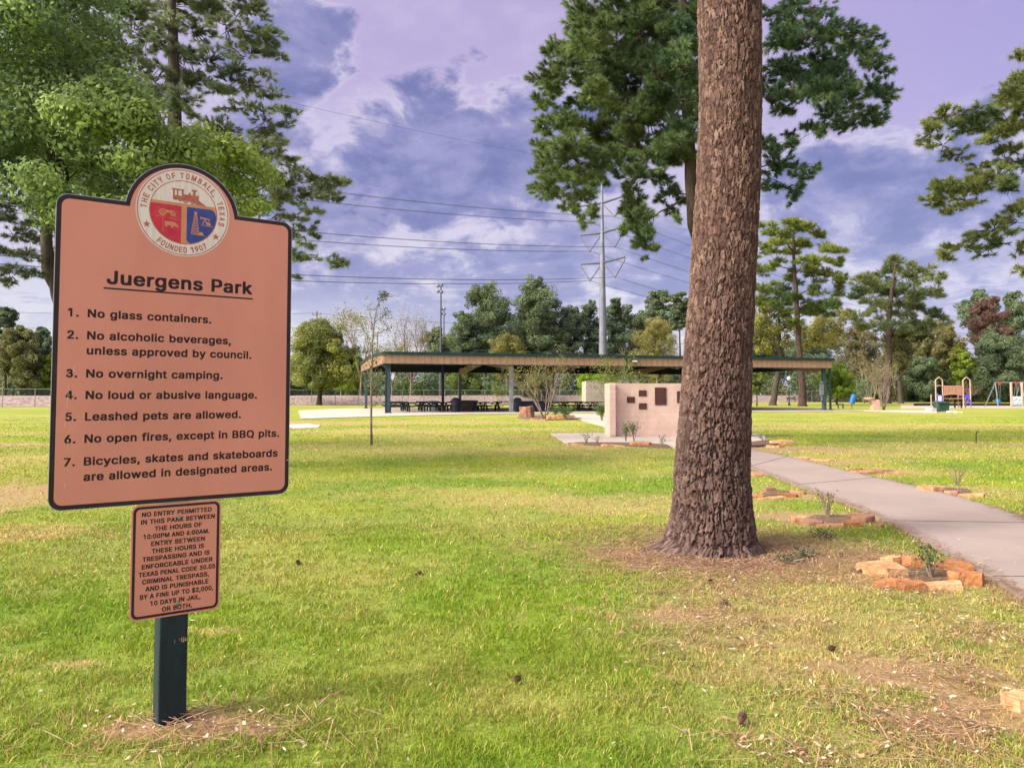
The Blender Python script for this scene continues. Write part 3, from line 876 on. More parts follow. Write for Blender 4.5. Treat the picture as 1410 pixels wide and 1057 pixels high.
 'd': (226, ['84,-4 114,-4 127,-3 138,2 143,4 143,0 199,0 199,272 142,272 142,202 127,209 114,210 84,210 62,207 43,198 30,186 26,183 14,164 7,140 4,114 4,92 7,68 14,42 26,24 43,8 62,-1', '102,43 99,44 86,51 75,62 67,77 63,92 62,106 63,114 67,130 75,145 86,156 99,163 104,163 118,156 129,145 137,130 141,114 142,102 141,92 137,77 129,61 118,50 105,44']),
 'e': (216, ['92,-4 122,-4 138,-3 154,2 169,10 182,21 190,32 195,45 195,63 194,63 166,71 140,71 136,62 129,53 114,44 108,43 103,43 89,49 78,57 68,71 64,85 199,85 199,117 197,137 192,160 183,175 172,189 160,198 146,205 132,209 118,210 89,210 66,207 45,198 26,182 15,162 7,140 4,112 4,92 7,66 15,42 27,24 45,8 67,-1', '65,128 67,135 74,146 78,150 86,157 102,163 105,163 118,157 129,146 136,134 138,128']),
 'f': (141, ['27,0 84,0 84,164 127,164 127,208 84,208 85,221 90,230 98,235 100,234 127,234 134,260 134,278 130,280 116,283 79,283 67,282 55,277 44,270 35,261 29,249 27,235 27,208 -10,208 -10,164 27,164']),
 'g': (227, ['87,-75 118,-75 136,-73 158,-68 174,-59 188,-45 196,-27 199,-5 199,208 144,208 144,202 140,204 127,209 124,209 84,210 63,207 43,198 26,183 14,165 7,140 4,116 4,94 7,70 9,61 15,45 26,28 43,13 64,5 83,2 111,2 127,4 142,10 139,-5 129,-19 128,-20 111,-28 100,-29 88,-25 81,-21 76,-17 68,-8 64,-2 38,-2 12,-17 12,-35 19,-45 29,-56 40,-63 54,-70 70,-74', '100,50 86,56 74,67 67,80 63,96 62,107 63,116 67,131 75,145 86,156 99,163 104,163 118,156 130,144 138,130 142,116 143,105 142,94 137,79 129,66 119,56 105,50']),
 'h': (219, ['13,0 70,0 70,116 71,129 76,141 83,150 93,159 102,162 110,161 122,153 132,136 135,119 135,0 192,0 192,140 190,160 183,178 175,191 171,194 161,202 145,208 128,210 100,210 81,207 70,202 70,272 13,272']),
 'i': (97, ['13,0 70,0 70,208 13,208', '28,221 56,221 63,223 71,228 75,234 75,236 76,241 76,261 75,267 70,274 63,278 56,280 28,280 21,278 13,273 9,267 8,261 8,241 9,234 13,228 16,226 21,223']),
 'k': (204, ['13,0 70,0 70,70 75,75 134,0 199,0 199,18 121,116 193,190 193,208 129,208 70,148 70,272 13,272']),
 'l': (98, ['13,0 71,0 71,272 13,272']),
 'm': (319, ['13,0 70,0 70,121 71,133 76,145 82,152 92,160 100,163 102,163 114,155 121,144 124,130 124,0 181,0 181,126 182,133 186,144 191,152 200,160 208,163 211,163 222,156 232,145 235,128 235,0 291,0 291,148 288,168 283,182 275,194 262,204 247,209 232,211 203,211 191,210 178,205 165,199 160,194 156,199 142,208 124,211 95,211 84,210 74,206 70,204 69,208 13,208']),
 'n': (219, ['13,0 70,0 70,116 71,129 76,141 83,150 93,159 102,162 110,161 122,153 132,136 135,119 135,0 192,0 192,139 189,160 183,178 172,193 160,202 146,208 128,210 100,210 81,207 69,202 69,208 13,208']),
 'o': (222, ['90,-4 118,-4 140,-1 162,8 181,24 193,44 201,66 204,92 204,114 201,140 193,164 181,182 162,198 141,207 118,210 90,210 66,207 46,199 27,182 17,167 15,164 7,140 4,114 4,92 7,66 15,43 27,24 45,8 66,-1', '102,43 99,44 86,51 75,62 67,78 63,92 62,104 63,112 67,128 75,144 86,155 99,162 105,163 108,162 122,155 133,144 141,128 145,112 146,101 145,92 141,78 133,62 122,51 108,44']),
 'p': (226, ['13,-71 70,-71 70,4 74,2 86,-3 100,-4 129,-4 150,-1 170,8 187,24 198,42 206,68 208,92 208,114 206,140 198,164 187,182 184,186 169,198 150,207 129,210 99,210 85,209 74,204 69,202 69,208 13,208', '110,43 107,44 94,50 83,61 76,76 72,90 71,95 70,106 71,114 75,130 83,145 94,156 107,163 112,163 126,156 137,145 146,129 150,114 151,103 150,92 146,78 137,62 126,51 113,44']),
 'r': (144, ['13,0 70,0 70,120 71,131 76,142 82,150 84,152 94,157 107,162 108,161 135,161 135,210 93,210 77,208 70,205 69,208 13,208']),
 's': (196, ['75,-4 106,-4 123,-2 143,3 158,12 162,16 169,24 176,38 179,52 179,72 175,89 166,104 150,115 127,123 100,129 86,134 76,139 69,147 70,150 78,158 91,164 96,164 108,158 116,149 121,139 148,139 175,145 175,163 170,176 163,187 152,197 140,204 125,209 110,210 80,210 60,208 45,203 30,195 27,192 20,184 13,169 10,156 10,136 14,119 22,105 40,93 63,85 92,78 105,74 113,69 119,60 118,58 108,49 95,43 90,43 76,48 66,58 60,71 34,71 5,65 5,46 10,32 17,20 22,16 29,9 43,2 58,-3']),
 't': (128, ['70,-2 104,-2 120,1 120,20 114,45 87,45 81,50 77,55 76,65 76,164 115,164 115,208 76,208 76,254 19,254 19,208 -10,208 -10,164 19,164 19,45 23,26 34,10 49,1']),
 'u': (219, ['76,-3 105,-3 124,0 136,5 136,0 192,0 192,208 135,208 135,93 133,78 129,66 122,58 112,49 100,45 95,46 82,54 79,58 73,71 70,89 70,208 13,208 13,67 15,47 22,29 32,14 44,5 60,-1']),
 'v': (209, ['68,0 126,0 198,188 199,190 199,208 139,208 98,92 55,208 -4,208 -4,190 -3,188']),
 'w': (298, ['56,0 112,0 142,103 146,86 171,0 228,0 285,190 285,208 227,208 199,107 171,208 113,208 85,107 57,208 -2,208 -2,190']),
 'x': (203, ['-3,0 59,0 94,55 130,0 192,0 192,18 131,105 189,190 189,208 128,208 95,157 85,175 63,208 1,208 1,190 59,106 -3,18']),
 'y': (209, ['32,-73 60,-73 83,-68 92,-62 102,-53 109,-43 115,-28 198,188 199,190 199,208 140,208 98,92 55,208 -4,208 -4,190 -3,188 65,8 58,-11 53,-18 46,-24 43,-25 18,-25 18,-26 11,-50 11,-69 19,-72 27,-72']),
}


def text_geo(txt, cap, width=None, bold=0.0):
    """flat letter shapes: left edge at 0, baseline at 0, capitals 'cap' tall, squeezed to 'width'"""
    cu = bpy.data.curves.new('letters', 'CURVE')
    cu.dimensions = '2D'; cu.fill_mode = 'FRONT'
    x0 = 0
    for ch in txt:
        if ch == ' ': x0 += 125; continue
        adv, loops = GLYPHS[ch]
        for lp in loops:
            pts = [tuple(map(int, q.split(','))) for q in lp.split()]
            sp = cu.splines.new('POLY'); sp.points.add(len(pts) - 1); sp.use_cyclic_u = True
            for k, (a, b) in enumerate(pts): sp.points[k].co = (x0 + a, b, 0, 1)
        x0 += adv
    ob = bpy.data.objects.new('letters', cu); COL.objects.link(ob)
    me = bpy.data.meshes.new_from_object(ob.evaluated_get(bpy.context.evaluated_depsgraph_get()))
    v = np.array([q.co[:2] for q in me.vertices]); f = [tuple(p.vertices) for p in me.polygons]
    bpy.data.objects.remove(ob); bpy.data.curves.remove(cu); bpy.data.meshes.remove(me)
    s = cap / 272.0
    v[:, 0] -= v[:, 0].min()
    sx = width / v[:, 0].max() if width else s
    return v * np.array([sx, s]), f


def put_text(mb, txt, x, z, cap, width=None, y=-0.0065, bold=0.02, align='L', ang=0.0):
    v, f = text_geo(txt, cap, width, bold)
    if not len(v): return
    w = v[:, 0].max()
    off = 0 if align == 'L' else -w / 2
    ca, sa = math.cos(ang), math.sin(ang)
    vs = []
    for px, pz in v:
        px += off
        vs.append((x + px * ca - pz * sa, y, z + px * sa + pz * ca))
    mb.add(vs, f)


def rrect(x0, x1, z0, z1, r, n=6):
    pts = []
    for cx, cz, a0 in ((x1 - r, z1 - r, 0), (x0 + r, z1 - r, 90), (x0 + r, z0 + r, 180), (x1 - r, z0 + r, 270)):
        for k in range(n + 1):
            a = math.radians(a0 + 90 * k / n); pts.append((cx + r * math.cos(a), cz + r * math.sin(a)))
    return pts


def board_outline(d):
    x0, x1, z0, z1 = -0.514 + d, 0.525 - d, 1.004 + d, 2.373 - d
    r = 0.05 - d * 0.8
    R = 0.2535 - d; cx, cz = 0.006, 2.331
    hz = z1 - cz; hc = math.sqrt(R * R - hz * hz)
    pts = []
    for k in range(7):
        a = math.radians(15 * k); pts.append((x1 - r + r * math.cos(a), z1 - r + r * math.sin(a)))
    a0 = math.atan2(hz, hc)
    for k in range(33):
        a = a0 + (math.pi - 2 * a0) * k / 32; pts.append((cx + R * math.cos(a), cz + R * math.sin(a)))
    for cx2, cz2, b0 in ((x0 + r, z1 - r, 90), (x0 + r, z0 + r, 180), (x1 - r, z0 + r, 270)):
        for k in range(7):
            a = math.radians(b0 + 15 * k); pts.append((cx2 + r * math.cos(a), cz2 + r * math.sin(a)))
    return pts


def circ(cx, cz, r, n=64, a0=0, a1=360):
    return [(cx + r * math.cos(math.radians(a0 + (a1 - a0) * k / n)), cz + r * math.sin(math.radians(a0 + (a1 - a0) * k / n))) for k in range(n + (a1 - a0 < 360))]


def clipc(cx, cz, r, xlo, xhi, zlo, zhi, n=160):
    """circle clipped by a box (convex)"""
    pts = circ(0, 0, r, n)
    for ax, lim, sg in ((0, xlo, 1), (0, xhi, -1), (1, zlo, 1), (1, zhi, -1)):
        out = []
        for i in range(len(pts)):
            p, q = pts[i], pts[(i + 1) % len(pts)]
            ip = (p[ax] - lim) * sg >= 0; iq = (q[ax] - lim) * sg >= 0
            if ip: out.append(p)
            if ip != iq:
                t = (lim - p[ax]) / (q[ax] - p[ax]); out.append((p[0] + (q[0] - p[0]) * t, p[1] + (q[1] - p[1]) * t))
        pts = out
    return [(cx + p[0], cz + p[1]) for p in pts]


def ring(mb, cx, cz, r0, r1, y0, y1, n=72):
    for k in range(n):
        a, b = 2 * math.pi * k / n, 2 * math.pi * (k + 1) / n
        q = [(cx + r * math.cos(t), cz + r * math.sin(t)) for r, t in ((r0, a), (r1, a), (r1, b), (r0, b))]
        mb.add([(p[0], y0, p[1]) for p in q], [(0, 1, 2, 3)])


def line(mb, pts, w, y, close=False):
    """flat drawn stroke"""
    if close: pts = list(pts) + [pts[0]]
    for (a, b) in zip(pts[:-1], pts[1:]):
        dx, dz = b[0] - a[0], b[1] - a[1]; L = math.hypot(dx, dz) or 1
        nx, nz = -dz / L * w / 2, dx / L * w / 2
        mb.add([(a[0] - nx, y, a[1] - nz), (b[0] - nx, y, b[1] - nz), (b[0] + nx, y, b[1] + nz), (a[0] + nx, y, a[1] + nz)], [(0, 1, 2, 3)])


def flat(mb, poly, y):
    n = len(poly)
    area = sum(poly[i][0] * poly[(i + 1) % n][1] - poly[(i + 1) % n][0] * poly[i][1] for i in range(n))
    if area < 0: poly = list(reversed(poly))
    mb.add([(p[0], y, p[1]) for p in poly], [tuple(range(n))])


def build_sign():
    T = thing('park_sign', 'salmon park rules board with a round seal and a small notice on a dark post', 'sign', (-1.551, 3.588, 0), math.atan2(0.578, 0.816))
    # post
    mb = MB(); mb.box((0, 0.062, 1.05), (0.122, 0.12, 2.5)); post = mb.build('post', M['post_paint'], T, bevel=0.006)
    sc = MB()
    for (x, z, w, h) in ((0.034, 0.372, 0.007, 0.022), (0.042, 0.371, 0.005, 0.026), (0.0485, 0.373, 0.004, 0.02), (0.024, 0.376, 0.003, 0.012), (0.053, 0.37, 0.004, 0.018), (0.004, 0.372, 0.003, 0.022)):
        flat(sc, [(x - w / 2, z - h / 2), (x + w / 2, z - h / 2 + .002), (x + w / 2 - .001, z + h / 2), (x - w / 2 + .001, z + h / 2 - .003)], -0.0012 + 0.062 - 0.06 - 0.0006)
    sc.build('paint_scrape', M['bare_wood'], post)
    # main board
    mb = MB(); mb.plate(board_outline(0), -0.0045, -0.0005); bd = mb.build('rules_board', M['sign_alu'], T)
    mb = MB(); mb.plate(board_outline(0.0025), -0.0052, -0.0046); mb.build('border', M['sign_edge'], bd)
    mb = MB(); mb.plate(board_outline(0.0215), -0.0060, -0.0053); mb.build('face', M['salmon'], bd)
    def row(parent, *a, **k):
        t = MB(); put_text(t, *a, **k); t.build('lettering', M['sign_text'], parent)
    t = MB()
    put_text(t, 'Juergens Park', -0.312, 1.991, 0.061, 0.640, bold=0.028)
    t.build('lettering', M['sign_text'], bd); t = MB()
    flat(t, [(-0.324, 1.968), (0.331, 1.966), (0.331, 1.973), (-0.324, 1.975)], -0.0065)
    t.build('underline', M['sign_text'], bd)
    for n, z, rows in (('1.', 1.838, [('No glass containers.', 0, 0.520)]),
                       ('2.', 1.741, [('No alcoholic beverages,', 0, 0.613), ('unless approved by council.', -0.066, 0.712)]),
                       ('3.', 1.574, [('No overnight camping.', 0, 0.577)]),
                       ('4.', 1.480, [('No loud or abusive language.', 0, 0.742)]),
                       ('5.', 1.386, [('Leashed pets are allowed.', 0, 0.666)]),
                       ('6.', 1.290, [('No open fires, except in BBQ pits.', 0, 0.855)]),
                       ('7.', 1.192, [('Bicycles, skates and skateboards', 0, 0.849), ('are allowed in designated areas.', -0.067, 0.822)])):
        row(bd, n, -0.459, z, 0.036, 0.042, bold=0.022)
        for txt, dz, w in rows: row(bd, txt, -0.383, z + dz, 0.036, w, bold=0.022)
    # scratches in the sheeting
    sc = MB()
    for a, b, w in (((-0.448, 1.545), (-0.452, 1.44), .0012), ((-0.445, 1.30), (-0.446, 1.26), .001), ((-0.43, 1.62), (-0.43, 1.60), .002), ((-0.455, 1.43), (-0.46, 1.36), .001), ((-0.452, 1.12), (-0.452, 1.10), .0015)):
        line(sc, [a, b], w, -0.0068); sc.build('scratch', M['seal_white'], bd); sc = MB()
    flat(sc, [(0.512, 1.17), (0.5235, 1.1705), (0.5235, 1.174), (0.513, 1.173)], -0.0058)
    sc.build('scratch', M['seal_white'], bd)
    # seal: every layer sits 0.2 mm proud of the one below
    cx, cz = 0.005, 2.354
    s = MB(); y = -0.0063
    s.cur = 0; flat(s, circ(cx, cz, 0.2075), y)
    s.cur = 1; ring(s, cx, cz, 0.1985, 0.2025, y - .0003, 0)
    ring(s, cx, cz, 0.1475, 0.1510, y - .0003, 0)
    s.cur = 2; flat(s, clipc(cx, cz, 0.1475, -1, 1, -1, 0.043), y - .0002)
    s.cur = 3; flat(s, clipc(cx, cz, 0.1465, -1, -0.0115, -1, 0.029), y - .0004)
    s.cur = 4
    flat(s, [(cx + p[0], cz + p[1]) for p in [(0.013, 0.029)] + [(0.12 + .022 * math.cos(math.radians(a)), 0.007 + .022 * math.sin(math.radians(a))) for a in (90, 60, 30, 0)][:3] +
             [(0.1465 * math.cos(math.radians(a)), 0.1465 * math.sin(math.radians(a))) for a in np.linspace(-2, -78, 26)] + [(0.020, -0.1375), (0.013, -0.128)]], y - .0004)
    s.cur = 1
    top = 'THE CITY OF TOMBALL,  TEXAS'
    adv = {' ': .55, 'I': .5, ',': .4, 'M': 1.25, 'T': .95, 'Y': .95, 'L': .92, 'E': .95, 'F': .92}
    ws = [adv.get(ch, 1.05) for ch in top]; tot = sum(ws)
    a_from, a_to = 181.0, -16.0
    acc = 0
    for ch, w in zip(top, ws):
        a = a_from + (a_to - a_from) * (acc + w / 2) / tot; acc += w
        if ch == ' ': continue
        r = 0.1605; t_ = math.radians(a)
        put_text(s, ch, cx + r * math.cos(t_), cz + r * math.sin(t_), 0.0270, None if ch in 'I,' else 0.0165 if ch != 'M' else 0.021, y - .0006, 0.022, 'C', t_ - math.pi / 2)
    bot = 'FOUNDED 1907'
    ws = [adv.get(ch, 1.05) for ch in bot]; tot = sum(ws); acc = 0
    for ch, w in zip(bot, ws):
        a = 231 + (306 - 231) * (acc + w / 2) / tot; acc += w
        if ch == ' ': continue
        r = 0.1905; t_ = math.radians(a)
        put_text(s, ch, cx + r * math.cos(t_), cz + r * math.sin(t_), 0.0270, 0.0155 if ch != '1' else None, y - .0006, 0.022, 'C', t_ + math.pi / 2)
    for a in (205, -34):
        t_ = math.radians(a); sx, sz = cx + .176 * math.cos(t_), cz + .176 * math.sin(t_)
        pts = [(sx + r * math.cos(math.radians(90 + 36 * k)), sz + r * math.sin(math.radians(90 + 36 * k))) for k, r in enumerate([.0175, .007] * 5)]
        s.add([(sx, y - .0006, sz)] + [(p[0], y - .0006, p[1]) for p in pts], [(0, k + 1, (k + 1) % 10 + 1) for k in range(10)])
    # locomotive
    ly = y - .0006
    def q(px, pz): return (cx + (px - 530) * .000455, cz + (570 - pz) * .000455)
    def poly(*pp): flat(s, [q(a, b) for a, b in pp], ly)
    poly((412, 345), (525, 345), (528, 330), (408, 330))                   # cab roof
    poly((420, 345), (436, 345), (436, 440), (420, 440)); poly((458, 345), (470, 345), (470, 405), (458, 405)); poly((505, 345), (523, 345), (523, 440), (505, 440))
    poly((436, 400), (505, 400), (505, 440), (436, 440))
    poly((523, 380), (660, 380), (672, 392), (672, 425), (660, 436), (523, 436))   # boiler
    poly((612, 380), (640, 380), (636, 345), (655, 330), (650, 318), (604, 318), (600, 330), (617, 345))   # stack
    poly((570, 380), (592, 380), (590, 362), (582, 350), (573, 362)); poly((660, 385), (674, 385), (672, 372), (663, 372))
    poly((672, 425), (748, 478), (655, 470), (655, 440))                   # cow catcher
    poly((436, 436), (660, 436), (660, 446), (436, 446))
    for (wx, wz, r) in ((440, 420, 22), (490, 430, 22), (545, 432, 30), (610, 442, 24), (652, 448, 20)):
        c0 = q(wx, wz + 8); ring(s, c0[0], c0[1], r * .0003, r * .000455, ly - .0001, 0, 18)
        for k in range(4):
            a = math.pi * k / 4; line(s, [(c0[0] - r * .0004 * math.cos(a), c0[1] - r * .0004 * math.sin(a)), (c0[0] + r * .0004 * math.cos(a), c0[1] + r * .0004 * math.sin(a))], .0012, ly - .0001)
    # field quarter and oil quarter
    s.cur = 2
    def pl2(*pp): flat(s, [q(a, b) for a, b in pp], ly)
    def ln(w, *pp): line(s, [q(a, b) for a, b in pp], w, ly)
    for (wx, wz, r) in ((325, 590, 34), (425, 600, 24)):
        c0 = q(wx, wz); ring(s, c0[0], c0[1], r * .00028, r * .000455, ly, 0, 14)
        for k in range(6):
            a = math.pi * k / 6; line(s, [(c0[0] - r * .0006 * math.cos(a), c0[1] - r * .0006 * math.sin(a)), (c0[0] + r * .0006 * math.cos(a), c0[1] + r * .0006 * math.sin(a))], .0012, ly - .0001)
    pl2((335, 560), (430, 568), (440, 590), (345, 592))
    for z0 in (555, 585, 610, 640): ln(.0010, (255, z0 - 8), (300, z0)); ln(.0010, (395, z0 + 6), (505, z0 + 18))
    ln(.0012, (280, 630), (505, 655)); ln(.0018, (328, 625), (332, 780)); ln(.0012, (318, 780), (345, 783))
    pl2((345, 680), (440, 682), (470, 705), (478, 740), (465, 728), (430, 722), (425, 745), (412, 745), (408, 722), (375, 720), (365, 740), (352, 735), (350, 712))
    ln(.0030, (635, 575), (605, 780)); ln(.0030, (655, 575), (680, 785)); ln(.0030, (600, 780), (690, 788))
    for k in range(7):
        a, b = k / 7, (k + 1) / 7
        l0, r0 = 635 - 30 * a, 655 + 25 * a; l1, r1 = 635 - 30 * b, 655 + 25 * b; z0, z1 = 575 + 205 * a, 575 + 205 * b
        ln(.0020, (l0, z0), (r1, z1)); ln(.0020, (r0, z0), (l1, z1)); ln(.0022, (l1, z1), (r1, z1))
    pl2((630, 545), (660, 548), (657, 580), (634, 578)); pl2((680, 785), (685, 760), (705, 752), (722, 765), (725, 785)); ln(.0016, (690, 785), (748, 793))
    ln(.0055, (692, 600), (788, 612)); ln(.0035, (735, 610), (715, 675)); ln(.0035, (740, 610), (760, 675)); pl2((690, 592), (706, 592), (704, 620), (690, 615))
    pl2((755, 640), (790, 645), (800, 675), (755, 672)); pl2((770, 600), (790, 604), (786, 630), (768, 625)); ln(.0022, (700, 678), (818, 686))
    s.build('city_seal', [M['seal_white'], M['seal_salmon'], M['seal_tan'], M['seal_red'], M['seal_blue']], bd)
    # lower notice
    mb = MB(); mb.plate(rrect(-0.190, 0.199, 0.488, 1.0025, 0.03), -0.0045, -0.0005); pn = mb.build('hours_plate', M['salmon'], T)
    mb = MB(); o = rrect(-0.182, 0.191, 0.496, 0.994, 0.026); i = rrect(-0.171, 0.180, 0.507, 0.983, 0.018); n = len(o)
    mb.add([(p[0], -0.0052, p[1]) for p in o] + [(p[0], -0.0052, p[1]) for p in i], [(k, (k + 1) % n, n + (k + 1) % n, n + k) for k in range(n)])
    mb.build('border', M['sign_edge'], pn)
    t = MB()
    rows = [('NO ENTRY PERMITTED', .302), ('IN THIS PARK BETWEEN', .320), ('THE HOURS OF', .204), ('10:00PM AND 6:00AM.', .285), ('ENTRY BETWEEN', .232), ('THESE HOURS IS', .226),
            ('TRESPASSING AND IS', .290), ('ENFORCEABLE UNDER', .306), ('TEXAS PENAL CODE 30.05', .330), ('CRIMINAL TRESPASS,', .288), ('AND IS PUNISHABLE', .272),
            ('BY A FINE UP TO $2,000,', .316), ('10 DAYS IN JAIL,', .216), ('OR BOTH.', .130)]
    for k, (txt, w) in enumerate(rows):
        row(pn, txt, 0.006 + (0.004 if k % 3 else -.002), 0.9485 - k * 0.0334, 0.0205, w, -0.0054, 0.016, 'C')
    for z in (0.932, 0.541):
        mb = MB(); mb.tube([(0.011, -0.004, z), (0.011, -0.009, z), (0.011, -0.011, z)], [0.0095, 0.0085, 0.004], 12); mb.build('bolt', M['bolt'], pn, smooth=False)


build_sign()

# ------------------------------------------------------------------ the big pine trunk in front
def worley(u, v, nu, seed):
    """cell id hash, F1, F2 with u periodic over nu cells"""
    iu = np.floor(u); iv = np.floor(v)
    f1 = np.full(u.shape, 9.0); f2 = f1.copy(); cid = np.zeros(u.shape)
    for du in (-1, 0, 1):
        for dv in (-1, 0, 1):
            cu_, cv_ = iu + du, iv + dv
            cw = np.mod(cu_, nu)
            jx = hash2(cw, cv_, seed); jy = hash2(cw, cv_, seed + 5)
            d = np.sqrt((cu_ + 0.1 + 0.8 * jx - u) ** 2 + (cv_ + 0.1 + 0.8 * jy - v) ** 2)
            hsh = hash2(cw, cv_, seed + 9)
            near = d < f1
            f2 = np.where(near, f1, np.minimum(f2, d)); cid = np.where(near, hsh, cid); f1 = np.where(near, d, f1)
    return cid, f1, f2


def build_big_pine():
    base = Vector((1.93, 7.55, 0))
    T = thing('pine_tree', 'huge red-brown plated pine trunk standing on the near lawn right of centre', 'tree', base)
    prof = [(-0.15, 1.84, 0.60), (0.0, 1.87, 0.515), (0.10, 1.915, 0.430), (0.38, 1.945, 0.380), (0.80, 1.95, 0.358), (1.80, 2.015, 0.327), (2.54, 2.07, 0.316), (3.67, 2.15, 0.309), (4.5, 2.18, 0.299), (5.4, 2.18, 0.31), (7, 2.2, 0.29), (12, 2.3, 0.22), (17, 2.35, 0.10)]
    pz = [p[0] for p in prof]
    zs = np.concatenate([np.arange(-0.15, 5.9, 0.0085), np.linspace(5.95, 17, 120)])
    na = 400
    th = np.arange(na) / na * 2 * np.pi
    TH, Z = np.meshgrid(th, zs)
    R = np.interp(Z, pz, [p[2] for p in prof]); CX = np.interp(Z, pz, [p[1] for p in prof])
    # buttress roots: strongest to the left, smaller ones round the foot
    lob = 0.0
    for (a0, wd, amp) in ((math.radians(190), 0.32, 0.42), (math.radians(262), 0.25, 0.14), (math.radians(300), 0.28, 0.16), (math.radians(345), 0.25, 0.20), (math.radians(225), 0.2, 0.15), (math.radians(100), 0.4, 0.2), (math.radians(30), 0.3, 0.15)):
        dd = np.angle(np.exp(1j * (TH - a0)))
        lob = lob + amp * np.exp(-(dd / wd) ** 2)
    R = R * (1 + lob * np.exp(-np.maximum(Z + 0.02, 0) / 0.13) * 0.8)
    # bark plates: flat flaky scales with thin dark cracks, taller than wide
    nu = 42
    jag = (fbm(TH * 6, Z * 6 / 0.33, 0.35, 15, 3) - .5)
    jag2 = (fbm(TH * 6, Z * 6 / 0.33, 0.35, 19, 3) - .5)
    warp = (vnoise(TH * 4, Z, 0.33, 5) - .5) * 0.9 * np.sin(TH * 0.5) ** 2
    low = 1 - sstep(Z, 0.4, 3.2)
    wz = (vnoise(TH * 5, Z, 0.21, 8) - .5) * 0.7
    u = TH / (2 * np.pi) * nu + warp + jag * 0.60
    v = Z / 0.105 + wz + jag2 * 0.70
    ca, fa1, fa2 = worley(u, v, nu, 3)
    nb = 32
    cb, fb1, fb2 = worley(TH / (2 * np.pi) * nb + warp + jag * 0.5, Z / 0.15 + wz + jag2 * 0.6, nb, 23)
    big = fbm(TH * 3 * np.sign(np.sin(TH * .5)), Z, 0.5, 29, 3) > 0.52
    cid = np.where(big, cb, ca); f1 = np.where(big, fb1, fa1); f2 = np.where(big, fb2, fa2)
    cid2, g1, g2 = worley(u * 2 + jag2 * .5, v * 2.2 + jag, nu * 2, 13)
    fine = fbm(TH * 14, Z * 14 / 0.33, 1.0, 22, 4) - 0.5
    crack = sstep(f2 - f1, 0.03, 0.19) * (1 - low) + sstep(f2 - f1, 0.03, 0.25) * low
    crack2 = sstep(g2 - g1, 0.0, 0.12)
    depth = 0.010 + 0.013 * low
    disp = -depth * (1 - crack) + (0.010 + .006 * low) * (cid - 0.4) * crack + 0.006 * (cid2 - .5) * crack + 0.007 * fine - 0.003 * (1 - crack2) * crack
    disp += 0.006 * (np.mod(v, 1.0) - .5) * crack * (cid2 > 0.4)
    Rr = R + disp
    V = np.stack([CX + Rr * np.cos(TH), 7.55 + Rr * np.sin(TH), Z], -1).reshape(-1, 3) - np.array(base)[None]
    red = np.array((0.124, 0.070, 0.060)); pale = np.array((0.235, 0.158, 0.132)); dark = np.array((0.078, 0.047, 0.043)); grey = np.array((0.108, 0.076, 0.072)); crk = np.array((0.030, 0.017, 0.016))
    k = cid.ravel(); k2 = cid2.ravel()
    c = lerp(dark[None], red[None], sstep(k * .7 + k2 * .3, 0.1, 0.5)); c = lerp(c, pale[None], sstep(k * 0.5 + k2 * 0.5, 0.52, 0.85) * 0.85)
    gmix = (0.75 * low * (0.4 + 0.6 * k2.reshape(low.shape))).ravel()
    c = lerp(c, grey[None] * (0.6 + 0.8 * k2[:, None]), np.clip(gmix, 0, 1))
    c = lerp(crk[None], c, np.clip(crack.ravel() * (0.7 + 0.3 * crack2.ravel()), 0, 1))
    c = c * (0.55 + 0.9 * (fine.ravel() + .5))[:, None]
    nz = len(zs)
    i = np.arange(nz * na).reshape(nz, na)
    F = np.stack([i[:-1], np.roll(i, -1, 1)[:-1], np.roll(i, -1, 1)[1:], i[1:]], -1).reshape(-1, 4)
    np_obj('trunk', V, F, M['bark_attr'], T, col=c, smooth=True)
    return T, base


BIG, BIGBASE = build_big_pine()

# ------------------------------------------------------------------ stones and planting beds
def stone(label, px, py, w, d, h, rot, m, group, tilt=0.0, seed=0, name='sandstone_block'):
    rg = random.Random(seed * 31 + int(px * 7))
    if name == 'sandstone_block': h *= 0.72
    n = rg.choice((6, 7, 8))
    prof = []
    for k in range(n):
        a = 2 * math.pi * (k + rg.uniform(-.28, .28)) / n
        # squarish outline
        r = 1.0 / max(abs(math.cos(a)), abs(math.sin(a))) ** 0.8 * rg.uniform(0.76, 1.08)
        prof.append((math.cos(a) * r * w / 2, math.sin(a) * r * d / 2))
    bm = bmesh.new()
    rings = []
    for z, s in ((-0.06, 1.0), (h * 0.5, 1.02), (h * 0.93, 0.99), (h, 0.94)):
        rings.append([bm.verts.new((x * s + rg.uniform(-.02, .02) * w, y * s + rg.uniform(-.02, .02) * d, z + (rg.uniform(-.10, .10) * h if z > 0 else 0))) for x, y in prof])
    for a, b in zip(rings[:-1], rings[1:]):
        for k in range(n): bm.faces.new((a[k], a[(k + 1) % n], b[(k + 1) % n], b[k]))
    bm.faces.new(rings[-1]); bm.faces.new(list(reversed(rings[0])))
    bmesh.ops.triangulate(bm, faces=[f for f in bm.faces if len(f.verts) > 4])
    bmesh.ops.subdivide_edges(bm, edges=bm.edges[:], cuts=2, use_grid_fill=True)
    for v in bm.verts:
        if v.co.z > -0.03:
            q = v.co * 14 + Vector((seed, px, 0))
            from mathutils import noise
            v.co += Vector((noise.noise(q), noise.noise(q + Vector((9, 0, 0))), noise.noise(q + Vector((0, 9, 0))))) * 0.10 * min(h, 0.12)
    me = bpy.data.meshes.new(name); bm.to_mesh(me); bm.free()
    me.materials.append(m)
    o = bpy.data.objects.new(name, me); COL.objects.link(o)
    g = gnd(px, py)
    o.location = (g.x, g.y + d * 0.4, 0); o.rotation_euler = (tilt + rg.uniform(-.07, .07), rg.uniform(-.08, .08), math.radians(rot))
    return tag(o, label, 'stone', group)


